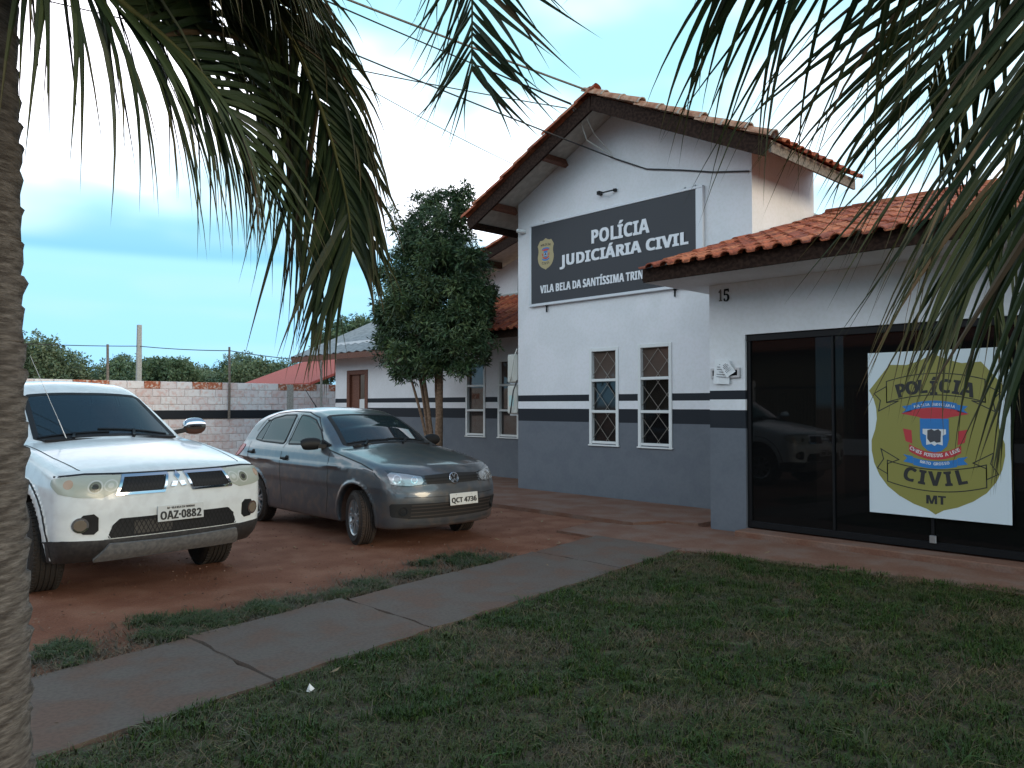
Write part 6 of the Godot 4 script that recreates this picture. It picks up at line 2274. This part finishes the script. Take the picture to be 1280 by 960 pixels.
func trunk_of(palm: Node3D, pts: PackedVector3Array, r0: float, r1: float, sd: int) -> void:
	# ringed by leaf scars: each ring steps out a little at its upper lip
	var r := RandomNumberGenerator.new()
	r.seed = sd
	var line := PackedVector3Array()
	var rad := PackedFloat32Array()
	var total := 0.0
	for k in pts.size() - 1:
		total += pts[k].distance_to(pts[k + 1])
	var y := 0.0
	while y < total:
		var step := r.randf_range(0.055, 0.105)
		var bulge := r.randf_range(0.005, 0.014)
		for q: Array in [[0.0, 0.0], [0.35, 0.3], [0.75, 0.9], [0.92, 1.0], [0.985, 0.1]]:
			var u := clampf((y + step * q[0]) / total, 0.0, 1.0)
			var f := u * (pts.size() - 1)
			var i := mini(int(f), pts.size() - 2)
			line.append(pts[i].lerp(pts[i + 1], f - i))
			rad.append(lerpf(r0, r1, u) + bulge * q[1] + r.randf_range(-0.0015, 0.0015))
		y += step
	var g := G.new()
	g.tube(line, rad, 26, true, 0.018)
	part("trunk", g.mesh(), M.palm_bark, palm)


func leaflet(g: G, at: Vector3, dir: Vector3, side: Vector3, len: float, width: float, droop: float, base: Color, tip: Color, r: RandomNumberGenerator) -> void:
	var n := 8
	var p := at
	var d := dir
	var a0 := p
	var b0 := p
	var c0 := p
	var w := side - d * side.dot(d)
	w = w.normalized()
	var swing := Vector3(r.randf_range(-0.05, 0.05), 0, r.randf_range(-0.05, 0.05))
	var up0 := w.cross(d).normalized()
	for j in n + 1:
		var t := float(j) / n
		var ww := width * 0.5 * (minf(1.0, 0.45 + t * 3.0) if t < 0.3 else pow(1.0 - (t - 0.3) / 0.7, 1.15))
		w = (w - d * w.dot(d)).normalized()
		var up := w.cross(d).normalized()
		var fold := up * ww * 0.45
		var a := p - w * ww + fold
		var b := p
		var c := p + w * ww + fold
		if j:
			g.paint(base.lerp(tip, smoothstep(0.55, 1.0, t)))
			var nl := (up + w * 0.4).normalized()
			var nr := (up - w * 0.4).normalized()
			g.quad_n(a0, b0, b, a, nl, nl, nl, nl)
			g.quad_n(b0, c0, c, b, nr, nr, nr, nr)
		a0 = a
		b0 = b
		c0 = c
		up0 = up
		p += d * len / n
		d = (d + Vector3.DOWN * droop * (0.3 + t * 1.2) + swing).normalized()


func frond(palm: Node3D, pts: Array, n: int, len: float, width: float, droop: float, sd: int, single: bool, from := 0.10, dry := 0.12, roll := 0.0, limp := 1.0, other := 1.0, sweep := 1.0) -> void:
	var r := RandomNumberGenerator.new()
	r.seed = sd
	var line := PackedVector3Array()
	var steps := 40
	for k in steps + 1:
		var u := float(k) / steps * (pts.size() - 1)
		var i := mini(int(u), pts.size() - 2)
		line.append((pts[i] as Vector3).cubic_interpolate(pts[i + 1], pts[maxi(i - 1, 0)], pts[mini(i + 2, pts.size() - 1)], u - i))
	var rad := PackedFloat32Array()
	for k in steps + 1:
		rad.append(lerpf(0.024, 0.003, pow(float(k) / steps, 0.8)))
	var fr := holder("frond", palm)
	var rg := G.new()
	rg.paint(Color(0.085, 0.085, 0.030))
	rg.tube(line, rad, 7)
	part("rachis", rg.mesh(), M.frond, fr)
	var joined := G.new()
	var side := (line[1] - line[0]).normalized().cross(Vector3.UP).normalized()
	var sides := PackedVector3Array()
	for k in steps + 1:
		var t := (line[mini(k + 1, steps)] - line[maxi(k - 1, 0)]).normalized()
		side = (side - t * side.dot(t)).normalized()
		sides.append(side.rotated(t, roll))
	for k in n:
		for s: float in [-1.0, 1.0]:
			var t := from + (1.0 - from) * (k + 0.5 + r.randf_range(-0.3, 0.3)) / n
			t = clampf(t, 0.0, 0.995)
			var u := t * steps
			var i := mini(int(u), steps - 1)
			var at := line[i].lerp(line[i + 1], u - i)
			var fw := (line[i + 1] - line[i]).normalized()
			var sd_v := sides[i] * s
			var up := sides[i].cross(fw).normalized()
			if up.y < 0.0:
				up = -up
			var d := (sd_v * r.randf_range(0.65, 0.95) + fw * r.randf_range(0.40, 0.62) * sweep * (0.75 + t * 0.8) + up * r.randf_range(0.0, 0.28)).normalized()
			var l := len * (0.40 + 0.60 * sin(PI * clampf(t * 0.84 + 0.12, 0.0, 1.0))) * r.randf_range(0.86, 1.10) * (other if s > 0 else 1.0)
			var tone := r.randf()
			var c := Color(0.016, 0.030, 0.011).lerp(Color(0.040, 0.058, 0.021), tone)
			if r.randf() < 0.10:
				c = c.lerp(Color(0.095, 0.105, 0.075), 0.6)
			var tip := c.lerp(Color(0.11, 0.075, 0.035), r.randf_range(0.1, 0.8))
			if r.randf() < dry:
				c = Color(0.10, 0.068, 0.036) * r.randf_range(0.6, 1.1)
				tip = c * 0.8
			var dr := droop * r.randf_range(0.7, 1.35) * (limp if s > 0 else 1.0)
			if r.randf() < 0.10:
				dr *= 2.2
			if single:
				var g := G.new()
				leaflet(g, at, d, fw, l, width * r.randf_range(0.75, 1.15), dr, c, tip, r)
				part("leaflet", g.mesh(), M.frond, fr)
			else:
				leaflet(joined, at, d, fw, l, width, dr, c, tip, r)
	if not single:
		part("leaflets", joined.mesh(), M.frond, fr).set_meta("kind", "stuff")


func free_frond(top: Vector3, turn: float, rise: float, long: float, droop: float) -> Array:
	var p := top
	var d := Vector3(cos(turn) * cos(rise), sin(rise), sin(turn) * cos(rise))
	var out := [p]
	for k in 7:
		p += d * long / 7.0
		d = (d + Vector3.DOWN * droop).normalized()
		out.append(p)
	return out


func palms() -> void:
	var a := thing("palm_tree", Vector3(-2.66, 0, -0.38), "coconut palm with ringed grey trunk at the left edge, a frond hanging over the cars", "palm", "coconut palms on the front lawn")
	trunk_of(a, PackedVector3Array([Vector3(0.02, -0.05, 0.02), Vector3(0.0, 1.0, 0.0), Vector3(0.01, 2.4, 0), Vector3(0, 3.75, 0)]), 0.226, 0.090, 5)
	var rel := func(q: Array, o: Vector3) -> Array:
		var out := []
		for p: Vector3 in q:
			out.append(p - o)
		return out
	frond(a, rel.call([Vector3(-2.66, 3.59, -0.39), Vector3(-2.63, 3.32, -0.58), Vector3(-2.59, 3.17, -0.84), Vector3(-2.60, 3.10, -1.12), Vector3(-2.65, 2.93, -1.37), Vector3(-2.69, 2.66, -1.55), Vector3(-2.73, 2.39, -1.67), Vector3(-2.76, 2.19, -1.72)], a.position), 112, 1.2, 0.027, 0.13, 1, true, 0.04, 0.05, -0.62, 3.0, 0.5, 1.9)
	frond(a, rel.call([Vector3(-2.66, 3.59, -0.39), Vector3(-2.43, 3.06, -0.43), Vector3(-2.40, 2.82, -0.54), Vector3(-2.44, 2.74, -0.72), Vector3(-2.48, 2.67, -0.90), Vector3(-2.52, 2.55, -1.08), Vector3(-2.56, 2.38, -1.19)], a.position), 88, 1.25, 0.027, 0.24, 8, false, 0.06, 0.05, -0.5, 1.8, 0.6, 0.9)
	frond(a, rel.call([Vector3(-2.66, 3.59, -0.39), Vector3(-2.33, 3.26, -0.45), Vector3(-2.27, 3.12, -0.59), Vector3(-2.25, 3.02, -0.77), Vector3(-2.30, 3.01, -1.00), Vector3(-2.35, 2.97, -1.17)], a.position), 80, 1.2, 0.027, 0.20, 10, false, 0.06, 0.05, -0.5, 2.2, 0.5, 1.5)
	frond(a, rel.call([Vector3(-2.66, 3.7, -0.38), Vector3(-2.54, 4.38, -0.99), Vector3(-2.46, 4.39, -1.66), Vector3(-2.49, 3.76, -2.08), Vector3(-2.63, 3.04, -2.25)], a.position), 72, 0.95, 0.024, 0.02, 2, false, 0.25)
	var k := 0
	for q: Array in [[0.3, 0.75, 3.0, 0.17], [0.9, 0.5, 3.0, 0.20], [1.5, 0.9, 3.0, 0.16], [2.1, 0.55, 2.9, 0.2], [2.7, 0.85, 3.0, 0.17], [3.2, 0.6, 2.8, 0.2], [-0.3, 1.0, 3.0, 0.15]]:
		frond(a, free_frond(Vector3(0, 3.7, 0), q[0], q[1], q[2], q[3]), 60, 0.9, 0.04, 0.12, 20 + k, false)
		k += 1
	var b := thing("palm_tree", Vector3(0.12, 0, -2.50), "coconut palm at right whose dark fronds hang before the shield banner", "palm", "coconut palms on the front lawn")
	trunk_of(b, PackedVector3Array([Vector3(0.0, -0.05, 0.0), Vector3(0.03, 1.2, 0.0), Vector3(0.0, 2.6, 0), Vector3(0, 3.95, 0)]), 0.22, 0.13, 6)
	frond(b, rel.call([Vector3(0.12, 3.90, -2.50), Vector3(-0.07, 3.32, -2.36), Vector3(-0.25, 2.87, -2.27), Vector3(-0.38, 2.47, -2.25), Vector3(-0.47, 2.12, -2.32), Vector3(-0.51, 1.79, -2.36)], b.position), 62, 1.05, 0.021, 0.09, 3, true, 0.12, 0.05, -0.7, 1.0, 1.0, 2.7)
	frond(b, rel.call([Vector3(0.12, 3.90, -2.50), Vector3(-0.18, 3.64, -2.41), Vector3(-0.46, 3.38, -2.35), Vector3(-0.74, 3.19, -2.28), Vector3(-1.02, 3.07, -2.20), Vector3(-1.22, 3.00, -2.14)], b.position), 50, 1.25, 0.023, 0.12, 4, true, 0.10, 0.05, 0.7, 1.0, 1.0, 1.7)
	frond(b, rel.call([Vector3(0.12, 3.90, -2.50), Vector3(-0.08, 3.62, -2.59), Vector3(-0.33, 3.39, -2.70), Vector3(-0.60, 3.16, -2.79), Vector3(-0.83, 2.89, -2.85), Vector3(-0.97, 2.66, -2.93)], b.position), 38, 1.1, 0.022, 0.12, 7, true, 0.12, 0.05, 0.55, 1.0, 1.0, 1.8)
	frond(b, rel.call([Vector3(0.12, 3.90, -2.50), Vector3(-0.13, 3.60, -2.84), Vector3(-0.43, 3.16, -2.97), Vector3(-0.67, 2.73, -3.10), Vector3(-0.82, 2.31, -3.18), Vector3(-0.87, 2.06, -3.21)], b.position), 62, 1.15, 0.022, 0.12, 9, false, 0.10, 0.05, -0.5, 1.0, 1.0, 2.2)
	for q: Array in [[0.2, 0.7, 3.0, 0.17], [0.9, 0.9, 3.0, 0.17], [1.6, 0.6, 3.0, 0.2], [-0.5, 0.9, 3.0, 0.16], [-1.1, 0.7, 3.0, 0.18], [2.4, 1.15, 3.0, 0.14]]:
		frond(b, free_frond(Vector3(0, 3.9, 0), q[0], q[1], q[2], q[3]), 60, 0.9, 0.04, 0.12, 40 + k, false)
		k += 1


func tuft(blades: int, h: float, lean: float, w: float, sd: int) -> ArrayMesh:
	var r := RandomNumberGenerator.new()
	r.seed = sd
	var g := G.new()
	for k in blades:
		var a := r.randf() * TAU
		var d := Vector3(cos(a), 0, sin(a))
		var s := Vector3(-d.z, 0, d.x) * w * r.randf_range(0.7, 1.2)
		var p := Vector3(r.randf_range(-0.03, 0.03), 0, r.randf_range(-0.03, 0.03))
		var hh := h * r.randf_range(0.5, 1.2)
		var m := p + Vector3(0, hh * 0.6, 0) + d * hh * lean * 0.4
		var t := p + Vector3(0, hh, 0) * clampf(1.15 - lean * 0.45, 0.1, 1.0) + d * hh * lean
		g.paint(grey(r.randf_range(0.75, 1.25)))
		var n := (Vector3.UP + d * 0.6).normalized()
		g.tri_n(p - s, p + s, m + s * 0.7, n, n, n)
		g.tri_n(p - s, m + s * 0.7, m - s * 0.7, n, n, n)
		g.tri_n(m - s * 0.7, m + s * 0.7, t, n, n, n)
	return g.mesh()


func scatter(called: String, label: String, mesh: ArrayMesh, spots: PackedVector3Array, tones: Array, sd: int, size := Vector2(0.7, 1.3), m: Material = null) -> void:
	var r := RandomNumberGenerator.new()
	r.seed = sd
	var mm := MultiMesh.new()
	mm.transform_format = MultiMesh.TRANSFORM_3D
	mm.use_colors = true
	mm.mesh = mesh
	mm.instance_count = spots.size()
	for k in spots.size():
		var s := r.randf_range(size.x, size.y)
		mm.set_instance_transform(k, Transform3D(Basis(Vector3.UP, r.randf() * TAU) * Basis.from_scale(Vector3(s, s * r.randf_range(0.8, 1.2), s)), spots[k]))
		var a: Color = tones[r.randi() % tones.size()]
		mm.set_instance_color(k, a * r.randf_range(0.8, 1.2))
	var o := MultiMeshInstance3D.new()
	o.multimesh = mm
	o.material_override = m if m else M.blade
	o.name = numbered(called)
	add_child(o, true)
	tag(o, label, "grass", "", "stuff")


func grass() -> void:
	var r := RandomNumberGenerator.new()
	r.seed = 9
	var f := FastNoiseLite.new()
	f.seed = 21
	f.frequency = 0.75
	f.fractal_octaves = 4
	var f2 := FastNoiseLite.new()
	f2.seed = 22
	f2.frequency = 1.6
	var inner: PackedVector2Array = Geometry2D.offset_polygon(lawn_edge, -0.02)[0]
	var green := PackedVector3Array()
	var lush := PackedVector3Array()
	var straw := PackedVector3Array()
	for k in 90000:
		var p := Vector2(r.randf_range(-5.2, 3.5), r.randf_range(-7.8, 2.5))
		if not Geometry2D.is_point_in_polygon(p, inner):
			continue
		var v := f.get_noise_2d(p.x, p.y)
		var v2 := f2.get_noise_2d(p.x, p.y)
		if v < -0.20 and r.randf() < 0.5:
			straw.append(Vector3(p.x, 0.012, p.y))
			continue
		if r.randf() < 0.10:
			straw.append(Vector3(p.x, 0.012, p.y))
		if v2 > 0.12 and r.randf() < 0.6:
			lush.append(Vector3(p.x, 0.010, p.y))
		elif r.randf() < 0.9:
			green.append(Vector3(p.x, 0.010, p.y))
	var tones := [Color(0.060, 0.100, 0.010), Color(0.078, 0.114, 0.012), Color(0.050, 0.084, 0.009), Color(0.110, 0.116, 0.024)]
	scatter("lawn_grass", "short thin green grass of the lawn", tuft(8, 0.040, 1.0, 0.0020, 1), green, tones, 31)
	scatter("lawn_grass", "lusher darker green patches in the lawn", tuft(11, 0.058, 0.75, 0.0022, 2), lush, [Color(0.036, 0.090, 0.007), Color(0.052, 0.106, 0.009)], 32)
	scatter("dry_grass", "pale dry straw lying among the lawn grass", tuft(5, 0.062, 2.1, 0.0018, 3), straw, [Color(0.15, 0.105, 0.052), Color(0.19, 0.145, 0.078), Color(0.10, 0.070, 0.036)], 33)
	var weeds := PackedVector3Array()
	for k in 420:
		var p := Vector2(r.randf_range(-5.2, 3.0), r.randf_range(-7.8, 2.0))
		if Geometry2D.is_point_in_polygon(p, lawn_edge):
			weeds.append(Vector3(p.x, 0.010, p.y))
	scatter("lawn_weeds", "scattered taller broad-bladed weeds in the lawn", tuft(9, 0.085, 1.2, 0.0042, 6), weeds, [Color(0.044, 0.105, 0.012), Color(0.070, 0.120, 0.020), Color(0.12, 0.115, 0.045)], 36)
	# ragged tufts along the yard side of the footpath, and a few in the path's joints
	var side := PackedVector3Array()
	var side_dry := PackedVector3Array()
	var clumps := []
	for k in 64:
		var z := r.randf_range(-5.3, 1.2)
		clumps.append([Vector2(path_x(z) - 1.20 - r.randf() * (0.46 + 0.16 * sin(z * 2.3)), z), r.randf_range(0.035, 0.13)])
	for c: Array in clumps:
		for j in int(c[1] * c[1] * 6500) + 10:
			var q: Vector2 = c[0] + Vector2(r.randfn(), r.randfn()) * c[1] * 0.62
			if q.x > path_x(q.y) - 1.15:
				continue
			side.append(Vector3(q.x, 0.0, q.y))
	for k in 2600:
		var z := r.randf_range(-5.6, 1.2)
		var q := Vector2(path_x(z) - 1.14 - absf(r.randfn(0.0, 0.30)), z)
		side_dry.append(Vector3(q.x, 0.004, q.y))
	scatter("path_grass", "ragged green tufts along the dirt side of the footpath", tuft(9, 0.062, 1.1, 0.0024, 4), side, [Color(0.060, 0.100, 0.020), Color(0.075, 0.115, 0.026), Color(0.048, 0.084, 0.018), Color(0.11, 0.115, 0.045)], 34)
	scatter("dry_grass", "thin straw along the dirt side of the footpath", tuft(4, 0.05, 2.0, 0.0018, 5), side_dry, [Color(0.17, 0.13, 0.08), Color(0.12, 0.085, 0.05)], 35)


# ---------------------------------------------------------------- the street side behind the viewer, which the glass mirrors

func street_side() -> void:
	var f := thing("street_fence", Vector3(-3.0, 0, 7.5), "dark railing fence on a low wall at the street side, mirrored in the glass doors", "fence")
	part("low_wall", box_at(Vector3(-11, 0, -0.1), Vector3(12, 0.5, 0.1), 0.01), M.white_wall, f)
	var bars := G.new()
	for k in 190:
		var x := -10.9 + k * 0.12
		bars.box(Vector3(x - 0.010, 0.5, -0.010), Vector3(x + 0.010, 2.25, 0.010))
	part("bars", bars.mesh(), M.black_metal, f).set_meta("kind", "stuff")
	part("rail", box_at(Vector3(-11, 2.12, -0.025), Vector3(12, 2.17, 0.025)), M.black_metal, f)
	part("rail", box_at(Vector3(-11, 0.62, -0.025), Vector3(12, 0.67, 0.025)), M.black_metal, f)
	for k in 6:
		part("post", box_at(Vector3(-11.0 + k * 4.6 - 0.12, 0, -0.13), Vector3(-11.0 + k * 4.6 + 0.12, 2.4, 0.13), 0.01), M.white_wall, f)
	var h := thing("opposite_house", Vector3(-12.0, 0, 12.5), "long drab yellow house across the street, mirrored in the glass doors", "house")
	part("wall", box_at(Vector3(-13, 0, 0), Vector3(13, 3.9, 6)), plain(Color(0.22, 0.17, 0.10), 0.85), h)
	var rg := G.new()
	rg.hexa([Vector3(-13.6, 3.7, -0.8), Vector3(13.6, 3.7, -0.8), Vector3(13.6, 6.2, 3.0), Vector3(-13.6, 6.2, 3.0), Vector3(-13.6, 3.8, -0.8), Vector3(13.6, 3.8, -0.8), Vector3(13.6, 6.3, 3.0), Vector3(-13.6, 6.3, 3.0)])
	rg.hexa([Vector3(-13.6, 6.2, 3.0), Vector3(13.6, 6.2, 3.0), Vector3(13.6, 3.7, 6.8), Vector3(-13.6, 3.7, 6.8), Vector3(-13.6, 6.3, 3.0), Vector3(13.6, 6.3, 3.0), Vector3(13.6, 3.8, 6.8), Vector3(-13.6, 3.8, 6.8)])
	part("roof", rg.mesh(), M.tiles[1], h)
	part("door", box_at(Vector3(-0.5, 0, -0.05), Vector3(0.5, 2.1, -0.001)), M.red_wood, h)
	for x: float in [-9.0, -5.2, 3.6, 8.0]:
		part("window", box_at(Vector3(x - 0.6, 1.0, -0.04), Vector3(x + 0.6, 2.1, -0.001)), M.tinted, h)
	wild_tree(Vector3(-24, 0, 10), 6.0, 2.8, "big street tree behind the viewer, at the yellow house's far end", [Color(0.042, 0.064, 0.030), Color(0.055, 0.078, 0.034)], 501, 1.4)
	wild_tree(Vector3(6, 0, 12), 6.0, 2.8, "big street tree behind the viewer, at the yellow house's near end", [Color(0.042, 0.064, 0.030), Color(0.055, 0.078, 0.034)], 502, 1.4)


func litter() -> void:
	var g := G.new()
	g.tri(Vector3(-0.015, 0.0, 0.008), Vector3(0.012, 0.0, 0.012), Vector3(0.0, 0.042, 0.0))
	g.tri(Vector3(0.012, 0.0, 0.012), Vector3(0.026, 0.015, -0.01), Vector3(0.0, 0.042, 0.0))
	g.tri(Vector3(-0.015, 0.0, 0.008), Vector3(0.0, 0.042, 0.0), Vector3(-0.01, 0.02, -0.018))
	tag(part("paper_scrap", g.mesh(), M.paper, self, Transform3D(Basis(Vector3.UP, 0.4), Vector3(-3.80, 0.03, -2.12))), "small crumpled white paper scrap on the grass by the footpath", "litter")
	var r := RandomNumberGenerator.new()
	r.seed = 14
	var st := G.new()
	st.hexa([Vector3(-0.5, -0.2, 0.4), Vector3(0.45, -0.2, 0.5), Vector3(0.5, -0.2, -0.4), Vector3(-0.4, -0.2, -0.5), Vector3(-0.3, 0.4, 0.25), Vector3(0.3, 0.35, 0.3), Vector3(0.25, 0.45, -0.2), Vector3(-0.25, 0.38, -0.3)])
	var spots := PackedVector3Array()
	for k in 3200:
		spots.append(Vector3(r.randf_range(-14.0, -5.3), 0.0, r.randf_range(-8.0, 2.0)))
	scatter("pebbles", "scattered pebbles and clods on the dirt yard", st.mesh(), spots, [Color(0.14, 0.06, 0.036), Color(0.18, 0.09, 0.06), Color(0.09, 0.045, 0.03), Color(0.20, 0.13, 0.10)], 51, Vector2(0.005, 0.020), vertex_paint(0.95))
	var lf := G.new()
	lf.tri(Vector3(-0.5, 0.05, 0), Vector3(0, 0.12, 0.22), Vector3(0.5, 0.3, 0))
	lf.tri(Vector3(-0.5, 0.05, 0), Vector3(0.5, 0.3, 0), Vector3(0, 0.1, -0.22))
	var leaves := PackedVector3Array()
	for k in 320:
		leaves.append(Vector3(r.randf_range(-13.0, -3.5), 0.006 if r.randf() < 0.9 else 0.05, r.randf_range(-8.0, 1.5)))
	scatter("fallen_leaves", "small dry leaves lying on the dirt and the footpath", lf.mesh(), leaves, [Color(0.13, 0.075, 0.04), Color(0.08, 0.05, 0.03), Color(0.22, 0.16, 0.09)], 52, Vector2(0.03, 0.09), vertex_paint(0.9))
